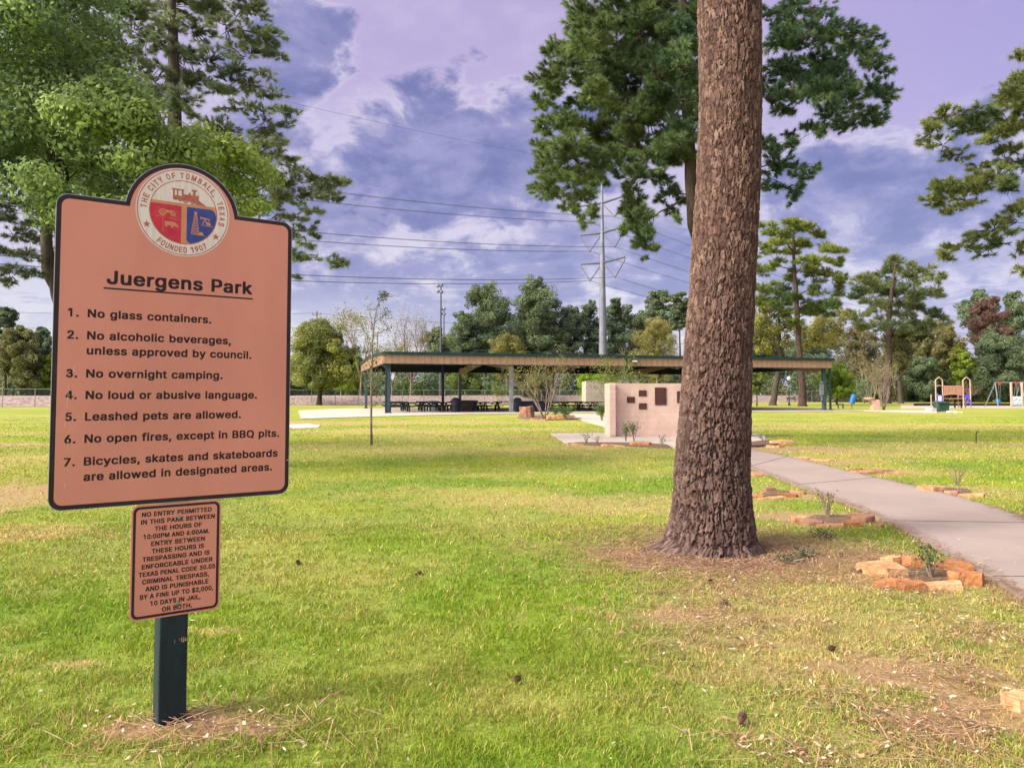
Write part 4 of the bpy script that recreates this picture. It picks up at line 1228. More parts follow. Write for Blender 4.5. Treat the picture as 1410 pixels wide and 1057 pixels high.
SO, ST, SR = M['stone_orange'], M['stone_tan'], M['stone_red']
g1 = 'sandstone blocks ringing the bed by the path'
b1 = 'orange stone ring beside the path'
for k, a in enumerate([
    (f'broad flat tan slab at the left end of the {b1}', 1224, 797, .30, .30, .125, 12, ST, 0.03),
    (f'low rust coloured block at the front left of the {b1}', 1233, 811, .31, .13, .085, -6, SO, 0),
    (f'squarish ochre block at the front middle of the {b1}', 1258, 815, .20, .13, .095, 4, SO, 0),
    (f'long ochre block at the front right of the {b1}', 1303, 815, .31, .12, .085, 2, ST, 0),
    (f'large sloping orange slab at the right end of the {b1}', 1340, 806, .28, .30, .115, -28, SO, -.05),
    (f'blocky orange stone at the back middle of the {b1}', 1264, 783, .19, .16, .13, 8, SO, 0),
    (f'rounded tan stone at the back left of the {b1}', 1232, 779, .19, .12, .105, 20, ST, 0),
    (f'long orange slab at the back right of the {b1}', 1318, 787, .32, .17, .10, -14, SO, 0)]):
    stone(*a[:8], g1, a[8], seed=k)
g2 = 'sandstone blocks ringing the second bed'
b2 = 'second stone ring beside the path'
for k, a in enumerate([
    (f'rounded pale stone at the left tip of the {b2}', 1106, 719, .21, .17, .09, 0, ST),
    (f'reddish flat stone at the front left of the {b2}', 1121, 723.5, .27, .16, .075, -12, SR),
    (f'long flat tan stone at the front middle of the {b2}', 1146, 727, .33, .13, .055, 4, ST),
    (f'small ochre block at the front right of the {b2}', 1175, 726, .21, .14, .085, 6, SO),
    (f'brown angular stone at the right end of the {b2}', 1194, 721, .25, .20, .115, -18, SR),
    (f'thin dark red stone at the back of the {b2}', 1180, 712, .22, .10, .055, 0, SR),
    (f'smallest dark stone, last on the right of the {b2}', 1212, 727, .11, .10, .055, 30, SR)]):
    stone(*a, g2, seed=20 + k)
g3 = 'sandstone blocks of the third bed'
b3 = 'third stone ring, right of the trunk'
for k, a in enumerate([
    (f'reddish hump stone at the back left of the {b3}', 1060, 677, .26, .16, .075, 8, SR),
    (f'flat tan stone at the left end of the {b3}', 1043, 686, .30, .16, .05, 10, SO),
    (f'long low stone along the front of the {b3}', 1064, 687.5, .40, .12, .04, 4, ST),
    (f'ochre slab at the front right of the {b3}', 1086, 684, .36, .14, .06, 5, SO),
    (f'dark red stone at the right end of the {b3}', 1100, 680, .26, .13, .055, -4, SR)]):
    stone(*a, g3, seed=40 + k)
g4 = 'sandstone blocks beyond the path'
b4 = 'stone bed beyond the path, far right'
for k, a in enumerate([
    (f'largest tan slab at the left of the {b4}', 1290, 678, .34, .28, .12, 14, ST),
    (f'dark middle stone of the {b4}', 1314, 681, .26, .15, .07, -4, SR),
    (f'long tan stone at the right of the {b4}', 1345, 683.5, .38, .2, .055, -16, ST),
    (f'flat reddish stone on the left of the middle stone bed beyond the path', 1177, 650, .42, .22, .07, 0, SR),
    (f'pale tan stone at the front of the middle stone bed beyond the path', 1191, 653, .42, .22, .085, 8, ST),
    (f'brown stone in the centre of the middle stone bed beyond the path', 1213, 652, .38, .25, .09, 0, SR),
    (f'long flat stone at the right of the middle stone bed beyond the path', 1233, 652.5, .50, .22, .05, -6, ST),
    (f'pale flat stone left of the farthest small bed beyond the path', 1107, 632, .40, .24, .06, 0, ST),
    (f'thin buff stone right of the farthest small bed beyond the path', 1134, 634, .55, .2, .035, -6, ST)]):
    stone(*a, g4, seed=60 + k)
stone('low red stone touching the right side of the big trunk in view', 1041, 656, .40, .3, .09, 0, SR, None, seed=81)
stone('pale stone in the bed past the right end of the memorial wall', 1080, 612, .75, .4, .15, -10, ST, None, seed=82)
stone('flat tan stone at the front of the bed past the memorial wall', 1069, 616, .6, .3, .07, 5, ST, None, seed=83)
stone('ochre stone in the mulch strip before the memorial wall', 884, 614, .62, .3, .14, 3, SO, None, seed=84)
stone('thin buff stone edging the left of the mulch strip before the wall', 806, 612.5, .9, .2, .05, 0, ST, None, seed=85)
stone('thin tan stone edging the middle of the mulch strip before the wall', 848, 614.5, 1.0, .2, .05, -2, ST, None, seed=86)
stone('lone pale sandstone block at the bottom right edge of the lawn', 1407, 976, .13, .10, .075, 10, ST, None, seed=87)
stone('upright rust brown boulder in the bed before the pavilion', 727, 575.5, .95, .8, .72, 5, M['boulder'], None, seed=88, name='boulder')
stone('long low tan rock beside the boulder before the pavilion', 767, 578, 1.15, .5, .28, 0, ST, None, seed=89, name='boulder')
for k in range(4):
    px, py, w, d, h = ((715, 575, .5, .35, .14), (738, 578.5, .6, .3, .10), (748, 579, .5, .3, .09), (795, 577, .5, .3, .12))[k]
    stone(('small edging stone just left of the rust brown boulder', 'flat edging stone in front of the rust brown boulder', 'flat edging stone at the foot of the bare shrub', 'edging stone right of the clipped green shrub before the pavilion')[k], px, py, w, d, h, 0, (ST, SO, ST, SR)[k], None, seed=90 + k)


def mulch(poly, name='mulch_bed', z=0.016):
    pts = [(p.x, p.y) for p in poly]
    out = []
    n = len(pts)
    for i in range(n):
        for t in (0, .33, .66):
            x = pts[i][0] * (1 - t) + pts[(i + 1) % n][0] * t; y = pts[i][1] * (1 - t) + pts[(i + 1) % n][1] * t
            out.append((x + random.uniform(-.03, .03), y + random.uniform(-.03, .03)))
    mb = MB(); mb.prism(out, -0.1, z)
    kind(mb.build(name, M['mulch']), 'structure')


mulch(G((1212, 798), (1240, 807), (1300, 811), (1345, 802), (1320, 782), (1260, 778), (1228, 782)))
mulch(G((1108, 717), (1140, 722), (1186, 721), (1198, 716), (1180, 710), (1125, 710)), z=0.012)
mulch(G((1040, 684), (1085, 682), (1098, 677), (1066, 675)), z=0.014)
mulch(G((1300, 678), (1340, 680), (1335, 674), (1305, 672)), z=0.014)
mulch(G((1180, 651), (1235, 651), (1225, 647), (1185, 647)), z=0.014)
mulch(G((1032, 615.5), (1062, 614), (1085, 609.5), (1060, 606.5), (1032, 609.5)), z=0.036)
mulch(G((782, 611), (800, 612.5), (860, 614.5), (925, 617.5), (918, 613), (880, 610.5), (800, 609.8)), z=0.036)
mulch(G((712, 576), (745, 579), (795, 577.5), (790, 572.5), (715, 572)), z=0.05)

# pine cones on the lawn
def pine_cone(label, px, py, s, rx, rz):
    rg = random.Random(int(px))
    mb = MB()
    mb.lathe([(0.004, 0), (0.02, .01), (.024, .03), (.018, .055), (.006, .078)], n=8)
    for i in range(11):
        z = 0.006 + i * 0.0064; r = 0.036 * math.sin(math.pi * min(0.95, 0.18 + 0.72 * (1 - i / 11)))
        for k in range(9):
            a = 2 * math.pi * (k + 0.5 * (i % 2)) / 9 + rg.uniform(-.1, .1)
            c, s2 = math.cos(a), math.sin(a)
            up = 0.010
            p = Vector((c * .01, s2 * .01, z)); q = Vector((c * r, s2 * r, z + up)); t = Vector((-s2, c, 0)) * (.0065)
            e = Vector((0, 0, .004))
            mb.add([p - t, p + t, q + t * 1.2, q - t * 1.2, q + t * .6 + e, q - t * .6 + e], [(0, 1, 2, 3), (3, 2, 4, 5)])
    o = mb.build('pine_cone', M['cone'])
    g = gnd(px, py)
    s *= .52; o.scale = (s, s, s * 1.25); o.location = (g.x, g.y, 0.024 * s); o.rotation_euler = (rx, 0.3, rz)
    tag(o, label, 'pine cone', 'pine cones lying on the lawn')


for a in (('dark closed pine cone lying left of the dry leaf streak', 1138, 895, 1.0, 1.3, .5), ('broken brown pine cone on green grass at the bottom', 1018, 1001, 1.1, .8, 2.1),
          ('pine cone on the bare straw just right of the trunk foot', 1091, 759, 1.1, 1.2, 1.), ('pine cone on the straw in front of the trunk foot', 1024, 777, .9, 1.4, 2.5),
          ('pine cone on dry turf a step in front of the trunk', 975, 802, 1.0, 1.3, .2), ('flattened pine cone on the tan turf below the trunk', 990, 832, 1.2, 1.5, 1.2),
          ('dark pine cone on the open green lawn right of the small notice', 409, 777, 1.1, 1.2, .4), ('pine cone in the middle of the open green lawn', 571, 793, 1.1, 1.3, 2.0),
          ('pine cone at the left side of the first stone ring', 1180, 790, 1.0, 1.2, 1.5), ('small brown pine cone in green grass at lower middle', 706, 937, .9, 1.3, .9),
          ('pine cone in the shaded straw left of the first stone ring', 1160, 768, 1.0, 1.2, 2.9)):
    pine_cone(*a)

# ------------------------------------------------------------------ memorial wall
def build_wall():
    g = gnd(840, 602.4)
    T = thing('memorial_wall', 'pink painted block memorial wall with bronze plaques, half hidden by the big trunk', 'wall', (g.x, g.y, 0))
    top = 1.90
    L = 4.65
    # plan in local metres: the left leg, the recessed face, the right leg
    mb = MB()
    def leg(x0, x1):
        pts = rrect(-0.0, 1.5, 0.02, top, 0.07, 4)
        n = len(pts)
        vs = [(x0, p[0], p[1]) for p in pts] + [(x1, p[0], p[1]) for p in pts]
        mb.add(vs, [tuple(range(n - 1, -1, -1)), tuple(range(n, 2 * n))] + [(k, (k + 1) % n, n + (k + 1) % n, n + k) for k in range(n)])
    leg(0, 0.20); leg(L - 0.2, L)
    mb.box((L / 2, 0.48, top / 2 - 0.003), (L - 0.406, 0.2, top - 0.006))
    mb.build('wall_body', M['pink_block'], T)
    fy = 0.38
    s = (g.y + fy) / FPX
    def plaque(x0, x1, y0, y1, lab=None):
        a = at(x0, y0, g.y + fy); b = at(x1, y1, g.y + fy)
        p = MB(); p.box(((a.x + b.x) / 2 - g.x, fy - 0.016, (a.z + b.z) / 2), (b.x - a.x, 0.03, a.z - b.z))
        o = p.build('plaque', M['bronze'], T, bevel=0.006)
        if lab: o['label'] = lab
        # raised lettering lines too small to read
        w = b.x - a.x; h = a.z - b.z
        r = MB(); n = max(2, int(h / 0.07))
        for k in range(n):
            ww = w * random.uniform(.5, .8); r.box(((a.x + b.x) / 2 - g.x, fy - 0.0325, b.z + h * (k + .7) / (n + .4)), (ww, 0.003, h / n * .22))
        r.build('raised_lines', M['bronze_light'], o)
    plaque(863.2, 873.8, 546.2, 554.6); plaque(879.4, 890, 537.2, 545.5); plaque(879.6, 890.4, 555, 563.4)
    plaque(901.6, 917.6, 533.4, 557.6, 'largest bronze plaque at the centre of the wall'); plaque(932, 942.8, 538.5, 554.8); plaque(958, 968.6, 546, 554.6); plaque(958, 968.6, 537, 545.4)


build_wall()
gw = at(807, 543, 92)
mb = MB(); mb.box((gw.x + 3.2, 92.2, 1.55), (6.4, 0.4, 3.1)); mb.box((gw.x + 3.2, 92.2, 3.14), (6.5, 0.5, 0.08)); mb.box((gw.x + 0.2, 95, 1.55), (0.398, 5.2, 3.09))
tag(mb.build('block_wall', M['grey_block']), 'plain grey block wall standing behind the pavilion', 'wall')

# ------------------------------------------------------------------ pavilion
def build_pavilion():
    T = thing('picnic_pavilion', 'long open picnic pavilion with a tan metal fascia and dark green roof edge', 'pavilion', (P_ORG.x, P_ORG.y, 0), PAVANG)
    z_e, z_r, z_b = 4.72, 5.05, 3.93
    ox = 0.45
    x0, x1, y0, y1 = -ox, PLEN + ox, -0.55, PDEP + 0.6
    ym = PDEP / 2
    # roof: two shallow slopes with real thickness
    mb = MB()
    for ya, za, yb, zb in ((y0 - .12, z_e, ym, z_r), (ym, z_r, y1 + .12, z_e)):
        vs = [(x0 - .1, ya, za), (x1 + .1, ya, za), (x1 + .1, yb, zb), (x0 - .1, yb, zb)]
        vs += [(p[0], p[1], p[2] + 0.07) for p in vs]
        mb.add(vs, [(3, 2, 1, 0), (4, 5, 6, 7), (0, 1, 5, 4), (2, 3, 7, 6), (1, 2, 6, 5), (3, 0, 4, 7)])
    roof = mb.build('roof', M['roof_metal'], T)
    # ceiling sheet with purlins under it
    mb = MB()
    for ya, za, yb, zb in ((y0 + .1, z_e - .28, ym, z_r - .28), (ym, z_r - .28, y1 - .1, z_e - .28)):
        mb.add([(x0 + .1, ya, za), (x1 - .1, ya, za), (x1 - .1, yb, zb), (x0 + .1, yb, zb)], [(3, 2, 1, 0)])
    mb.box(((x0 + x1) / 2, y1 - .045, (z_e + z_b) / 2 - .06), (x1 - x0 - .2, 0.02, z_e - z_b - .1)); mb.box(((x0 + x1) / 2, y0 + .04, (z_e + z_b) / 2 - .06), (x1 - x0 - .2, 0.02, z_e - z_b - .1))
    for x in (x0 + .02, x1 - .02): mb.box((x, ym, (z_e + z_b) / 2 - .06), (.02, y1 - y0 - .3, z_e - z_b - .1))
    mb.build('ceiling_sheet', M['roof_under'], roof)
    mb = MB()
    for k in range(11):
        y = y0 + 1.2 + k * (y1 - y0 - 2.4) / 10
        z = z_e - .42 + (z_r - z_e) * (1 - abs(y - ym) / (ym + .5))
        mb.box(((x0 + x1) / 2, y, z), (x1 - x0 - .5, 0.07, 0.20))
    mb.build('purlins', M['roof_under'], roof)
    # edge trim
    mb = MB()
    for y in (y0 - .17, y1 + .17): mb.box(((x0 + x1) / 2, y, z_e + 0.01), (x1 - x0 + .34, 0.10, 0.26))
    for x in (x0 - .15, x1 + .15):
        mb.bar((x, y0 - .12, z_e + .01), (x, ym, z_r + .01), 0.10, 0.20); mb.bar((x, ym, z_r + .01), (x, y1 + .12, z_e + .01), 0.10, 0.20)
    mb.build('roof_trim', M['green_trim'], roof)
    # fascia: ribbed tan sheet on all four sides
    mb = MB()
    mb.cur = 0
    mb.box(((x0 + x1) / 2, y0, (z_e + z_b) / 2 - .05), (x1 - x0, 0.05, z_e - z_b - .1)); mb.box(((x0 + x1) / 2, y1, (z_e + z_b) / 2 - .05), (x1 - x0, 0.05, z_e - z_b - .1))
    for x in (x0 - .03, x1 + .03):
        poly = [(y0 - .025, z_b), (y1 + .025, z_b), (y1 + .025, z_e - .1), (ym, z_r - .1), (y0 - .025, z_e - .1)]
        vs = [(x - .025, p[0], p[1]) for p in poly] + [(x + .025, p[0], p[1]) for p in poly]
        mb.add(vs, [tuple(range(5)), tuple(range(9, 4, -1))] + [((k + 1) % 5, k, 5 + k, 5 + (k + 1) % 5) for k in range(5)])
    mb.cur = 1
    n = int((x1 - x0) / 0.52)
    for k in range(n + 1):
        x = x0 + .1 + k * (x1 - x0 - .2) / n
        mb.box((x, y0 - .036, (z_e + z_b) / 2 - .05), (0.07, 0.024, z_e - z_b - .104))
        mb.box((x, y1 - .036, (z_e + z_b) / 2 - .05), (0.09, 0.024, z_e - z_b - .104))
    n = int((y1 - y0) / 0.52)
    for k in range(n + 1):
        y = y0 + .1 + k * (y1 - y0 - .2) / n
        zt = z_e + (z_r - z_e) * (1 - abs(y - ym) / (ym + .55)) - .11
        mb.box((x0 - .066, y, (zt + z_b) / 2), (0.024, 0.05, zt - z_b))
    mb.build('fascia', [M['tan_panel'], M['tan_rib']], T)
    mb = MB()
    for y in (y0 - .02, y1 + .02): mb.box(((x0 + x1) / 2, y, z_b - .03), (x1 - x0 + .1, 0.14, 0.06))
    for x in (x0 - .03, x1 + .03): mb.box((x, (y0 + y1) / 2, z_b - .03), (0.12, y1 - y0 - .12, 0.06))
    mb.build('fascia_sill', M['green_trim'], T)
    # frames and columns
    for k in range(5):
        t = k * PLEN / 4
        mb = MB()
        for a, b, s in ((0, ym, 1), (PDEP, ym, -1)):
            za, zb = z_e - .30, z_r - .30
            vs = []
            for x in (t - .1, t + .1):
                vs += [(x, a, za), (x, b, zb), (x, b, zb - .38), (x, a + s * 2.2, za - .72), (x, a, za - .82)]
            f = [(0, 1, 2, 3, 4), (9, 8, 7, 6, 5)] + [((j + 1) % 5, j, 5 + j, 5 + (j + 1) % 5) for j in range(5)]
            mb.add(vs, f)
        mb.build('rafter', M['tan_panel'] if k else M['green_steel'], T)
        for d in (0, PDEP):
            mb = MB()
            w = 0.30 if k else 0.26
            mb.box((t, d, 2.0), (w, w, 3.9)); mb.box((t, d, .07), (w + .22, w + .22, 0.04)); mb.box((t, d, 3.99), (w + .14, w + .14, 0.03))
            for sx in (-1, 1):
                for sy in (-1, 1): mb.box((t + sx * (w / 2 + .06), d + sy * (w / 2 + .06), .10), (.04, .04, .05))
            c = mb.build('column', M['green_steel'] if (k in (0, 4)) else M['grey_steel'], T, bevel=0.012)
    # downspouts
    for (t, d) in ((-.25, -.45), (PLEN / 2, -.62), (PLEN + .33, -.45)):
        mb = MB(); zt = z_e - .06
        if t == PLEN / 2: mb.box((t, d - .02, (zt + z_b) / 2), (.14, .10, zt - z_b)); mb.bar((t, d, z_b - .02), (t + .1, .1, 3.3), .1); mb.bar((t + .1, .1, 3.3), (t + .22, -.02, 0.1), .1)
        else: mb.box((t, d, 2.35), (.16, .12, 4.6)); mb.bar((t, d, .12), (t, d - .25, .06), .14, .1)
        mb.build('downspout', M['green_trim'], T)
    # meter boxes on the right end column
    mb = MB(); mb.box((PLEN - .32, -.08, 1.95), (.34, .26, 1.0)); mb.box((PLEN - .30, -.08, 2.62), (.22, .2, .28)); mb.box((PLEN - .30, -.09, 1.2), (.10, .1, .6)); mb.build('meter_box', M['grey_steel'], T, bevel=.01)
    # flood light
    mb = MB(); mb.cur = 0; mb.box((PLEN / 2 + .62, y0 - .22, 4.36), (.62, .22, .22)); mb.cur = 1; mb.box((PLEN / 2 + .62, y0 - .335, 4.34), (.5, .02, .14)); mb.cur = 0; mb.box((PLEN / 2 + .62, y0 - .08, 4.36), (.12, .14, .12))
    mb.build('flood_light', [M['green_trim'], M['lamp_glass']], T)
    mb = MB(); mb.cur = 0; mb.box((-.56, 4.5, 4.2), (.14, .3, .25)); mb.build('wall_light', [M['green_trim']], T)
    # ceiling fans and lamps
    for (t, d) in ((8.2, 6), (18.2, 6), (28.3, 6), (13, 14), (23, 14)):
        mb = MB()
        mb.tube([(t, d, 4.45), (t, d, 4.12)], .03, 8); mb.lathe([(.03, 4.14), (.14, 4.11), (.16, 4.02), (.1, 3.95), (.02, 3.93)], (t, d, 0), 12)
        for k in range(4):
            a = math.pi / 2 * k + .4; c, s = math.cos(a), math.sin(a)
            mb.bar((t + c * .12, d + s * .12, 4.05), (t + c * .78, d + s * .78, 4.03), .14, .015)
        mb.build('ceiling_fan', M['white_plastic'], T)
    for (t, d) in ((5.3, 4), (15.2, 4), (25, 4), (35, 4)):
        mb = MB(); mb.cur = 0; mb.box((t, d, 4.28), (.5, .5, .06)); mb.cur = 1; mb.box((t, d, 4.17), (.42, .42, .15)); mb.build('ceiling_lamp', [M['grey_steel'], M['lamp_glass']], T)


build_pavilion()


def build_tables():
    g = 'dark metal picnic tables under the pavilion'
    def proto(label):
        T = thing('picnic_table', label, 'picnic table', group=g)
        z0 = 0
        mb = MB(); mb.box((0, 0, .752), (2.35, .80, .055)); mb.box((0, 0, .725), (2.2, .5, .03)); mb.build('tabletop', M['table_steel'], T, bevel=.01)
        for s in (-1, 1):
            mb = MB(); mb.box((0, s * .72, .44), (2.35, .29, .05)); mb.box((0, s * .72, .415), (2.2, .14, .02)); mb.build('bench', M['table_steel'], T, bevel=.01)
        for s in (-1, 1):
            mb = MB(); x = s * .78
            mb.tube([(x, -.80, .03), (x, -.80, .10), (x, -.74, .40), (x, -.40, .40), (x, -.18, .70), (x, .18, .70), (x, .40, .40), (x, .74, .40), (x, .80, .10), (x, .80, .03)], .045, 6)
            mb.tube([(x, -.34, .46), (x, -.5, .02)], .05, 6); mb.tube([(x, .34, .46), (x, .5, .02)], .05, 6); mb.tube([(x, -.34, .46), (x, .34, .46)], .04, 6); mb.tube([(x, 0, .46), (x - .55 * s, 0, .70)], .035, 6)
            mb.build('leg_frame', M['table_steel'], T)
        return T
    spots = [(1.2, 3.0, 'front row, nearest the left end column'), (4.0, 3.0, 'front row, second from the left end column'), (6.9, 3.2, 'front row, left of the brown barbecue box'),
             (1.6, 8.5, 'middle row, nearest the left end'), (4.6, 8.6, 'middle row, second from the left end'), (7.6, 8.4, 'middle row, beside the dark inner column'),
             (2.2, 14, 'back row, nearest the left end'), (5.4, 14, 'back row, second from the left'),
             (9.0, 3.6, 'front row, between the barbecue box and the pale column'), (8.9, 7.6, 'behind the front row left of the pale column'),
             (14.9, 3.2, 'front row, right of the bare shrub'), (17.7, 3.2, 'front row, just left of the pink wall'), (20.6, 3.2, 'front row, behind the pink wall'),
             (15.4, 8.6, 'middle row, right of the bare shrub'), (18.4, 8.6, 'middle row, just left of the pink wall'), (16.8, 14, 'back row, before the grey block wall'), (13.2, 14, 'back row, behind the bare shrub'), (2.6, 5.8, 'second row, nearest the left end column'), (5.0, 6.2, 'second row, left of the brown barbecue box'), (8.3, 12.5, 'back row, left of the pale column'), (16.2, 5.8, 'second row, right of the bare shrub'), (19.2, 5.9, 'second row, at the left end of the pink wall')]
    p = None
    for t, d, lab in spots:
        lab = 'dark picnic table under the pavilion, ' + lab
        if p is None: p = proto(lab); p.location = pav(t, d, .045); p.rotation_euler = (0, 0, PAVANG)
        else: dup(p, pav(t, d, .045), PAVANG + random.uniform(-.03, .03), lab)


build_tables()


def bin_(label, t, d, m):
    T = thing('trash_bin', label, 'trash bin', pav(t, d, .045), PAVANG, 'bins standing in the pavilion')
    mb = MB(); mb.lathe([(.30, 0), (.33, .05), (.33, .5), (.345, .52), (.33, .54), (.33, .92), (.35, .95), (.34, .98)], n=20); mb.build('drum', m, T)
    mb = MB(); mb.lathe([(.36, .95), (.36, 1.0), (.30, 1.10), (.16, 1.18), (.10, 1.19)], n=20); mb.build('lid', m, T)


bin_('navy bin left of the brown barbecue box in the pavilion', 5.75, 1.8, M['navy'])
bin_('navy bin right beside the pale middle column', 10.75, .6, M['navy'])


def bbq():
    T = thing('barbecue_box', 'broad brown brick barbecue box standing inside the pavilion', 'barbecue', pav(7.2, 5.2, .045), PAVANG)
    mb = MB(); mb.box((0, 0, .42), (2.2, .9, .84)); mb.build('body', M['brown_panel'], T, bevel=.02)
    mb = MB(); mb.box((0, 0, .90), (2.3, 1.0, .10)); mb.build('lid', M['navy'], T, bevel=.02)
    mb = MB(); mb.tube([(-.9, -.42, .88), (-.9, -.62, .88), (.9, -.62, .88), (.9, -.42, .88)], .02, 6); mb.build('handle', M['grey_steel'], T)
    T = thing('serving_counter', 'long low navy serving counter right of the pale middle column', 'counter', pav(12.4, 1.6, .045), PAVANG)
    mb = MB(); mb.box((0, 0, .44), (2.4, .7, .78)); mb.build('body', M['navy'], T, bevel=.02)
    mb = MB(); mb.box((0, 0, .87), (2.6, .85, .07)); mb.build('countertop', M['table_steel'], T, bevel=.01)
    T = thing('drink_dispenser_stand', 'small white cabinet standing left of the dark inner column', 'cabinet', pav(5.4, 11, .045), PAVANG)
    mb = MB(); mb.box((0, 0, .40), (.8, .6, .8)); mb.build('body', M['white_plastic'], T, bevel=.02)
    mb = MB(); mb.box((0, 0, .83), (.86, .66, .06)); mb.build('top', M['grey_steel'], T)
    # inner column near the barbecue
    T = thing('inner_column', 'dark square steel column inside the pavilion behind the barbecue box', 'column', pav(5.25, 5.0, .045), PAVANG)
    mb = MB(); mb.box((0, 0, 2.05), (.2, .2, 4.1)); mb.box((0, 0, .02), (.36, .36, .04)); mb.box((0, 0, 4.12), (.34, .34, .04)); mb.build('shaft', M['navy'], T, bevel=.01)


bbq()

# ------------------------------------------------------------------ right side: fountain, bin, benches, cabinet, playground
def fountain():
    g = gnd(1204, 565.2)
    T = thing('drinking_fountain', 'tan pebble drinking fountain with an overhanging basin at the path end', 'fountain', (g.x, g.y, 0))
    mb = MB(); mb.plate([(-.30, 0), (.38, 0), (.38, 1.02), (-.30, 1.02), (-.42, .92), (-.22, .55)], -.32, .32); mb.build('pedestal', M['tan_aggregate'], T, bevel=.03)
    mb = MB(); mb.lathe([(.10, .90), (.42, 1.02), (.50, 1.12), (.50, 1.22), (.44, 1.22), (.30, 1.14), (.05, 1.13)], (-.45, 0, 0), 18); mb.build('basin', M['tan_aggregate'], T)
    mb = MB(); mb.tube([(-.25, 0, 1.15), (-.25, 0, 1.30), (-.32, 0, 1.33)], .02, 6); mb.build('spout', M['grey_steel'], T)


fountain()


def barrel():
    p = at(1174.5, 549.5, 80)
    T = thing('trash_barrel', 'bright blue barrel tilted on a short stand in front of the trees', 'barrel', (p.x, p.y, 0))
    mb = MB()
    Mx = Matrix.Rotation(math.radians(18), 3, 'Y')
    prof = [(.29, -.44), (.29, -.18), (.305, -.16), (.29, -.14), (.29, .14), (.305, .16), (.29, .18), (.29, .44), (.26, .44), (.25, -.40)]
    mb.lathe(prof, n=20); mb.v = [tuple(Mx @ Vector(q) + Vector((0, 0, p.z))) for q in mb.v]
    mb.build('drum', M['blue_plastic'], T)
    mb = MB(); mb.tube([(.02, .33, 0), (.02, .33, p.z + .2)], .035, 8); mb.tube([(.02, .33, p.z), (.02, .2, p.z)], .03, 6); mb.build('stand', M['table_steel'], T)


barrel()


def bench(label, px, Y, rz, L):
    p = at(px, 543, Y)
    T = thing('park_bench', label, 'bench', (p.x, p.y, 0), rz)
    mb = MB()
    for k in range(3): mb.box((0, -.22 + k * .18, .45), (L, .13, .04))
    mb.build('seat', M['table_steel'], T)
    mb = MB()
    for k in range(3): mb.box((0, .30 + k * .05, .60 + k * .16), (L, .03, .11))
    mb.build('backrest', M['table_steel'], T)
    for s in (-1, 1):
        mb = MB(); x = s * L * .38
        mb.bar((x, -.25, 0), (x, -.25, .44), .06); mb.bar((x, .2, 0), (x, .42, .98), .06); mb.bar((x, -.28, .42), (x, .3, .42), .05); mb.build('leg', M['table_steel'], T)


bench('dark slatted bench behind the right end of the pavilion', 1157, 84, math.radians(70), 1.6)
bench('dark bench far off between the two trunks right of the big pine', 1090, 150, 0.1, 1.9)


def cabinet():
    g = gnd(1296, 567.2)
    T = thing('utility_cabinet', 'dark green utility cabinet at the end of the path before the playset', 'cabinet', (g.x, g.y, 0), .15)
    mb = MB(); mb.box((0, 0, .40), (1.0, .7, .74)); mb.build('body', M['green_box'], T, bevel=.02)
    mb = MB(); mb.add([(-.55, -.42, .77), (.55, -.42, .77), (.55, .40, .80), (-.55, .40, .80), (-.5, -.32, .90), (.5, -.32, .90), (.5, .36, .93), (-.5, .36, .93)], [(3, 2, 1, 0), (4, 5, 6, 7), (0, 1, 5, 4), (1, 2, 6, 5), (2, 3, 7, 6), (3, 0, 4, 7)]); mb.build('lid', M['green_box'], T)
    mb = MB(); mb.box((0, 0, .02), (1.2, .9, .08)); mb.build('base', M['concrete_pale'], T)
    stone('white rounded rock leaning on the left of the green cabinet', 1284, 567.5, .9, .5, .35, 20, M['white_gravel'], None, seed=97, name='boulder')
    stone('low pale rock right of the green cabinet', 1312, 568, .9, .5, .14, 0, M['white_gravel'], None, seed=98, name='boulder')
    stone('flat white rock farthest right of the green cabinet', 1321, 568.5, .7, .4, .10, 0, M['white_gravel'], None, seed=99, name='boulder')


cabinet()


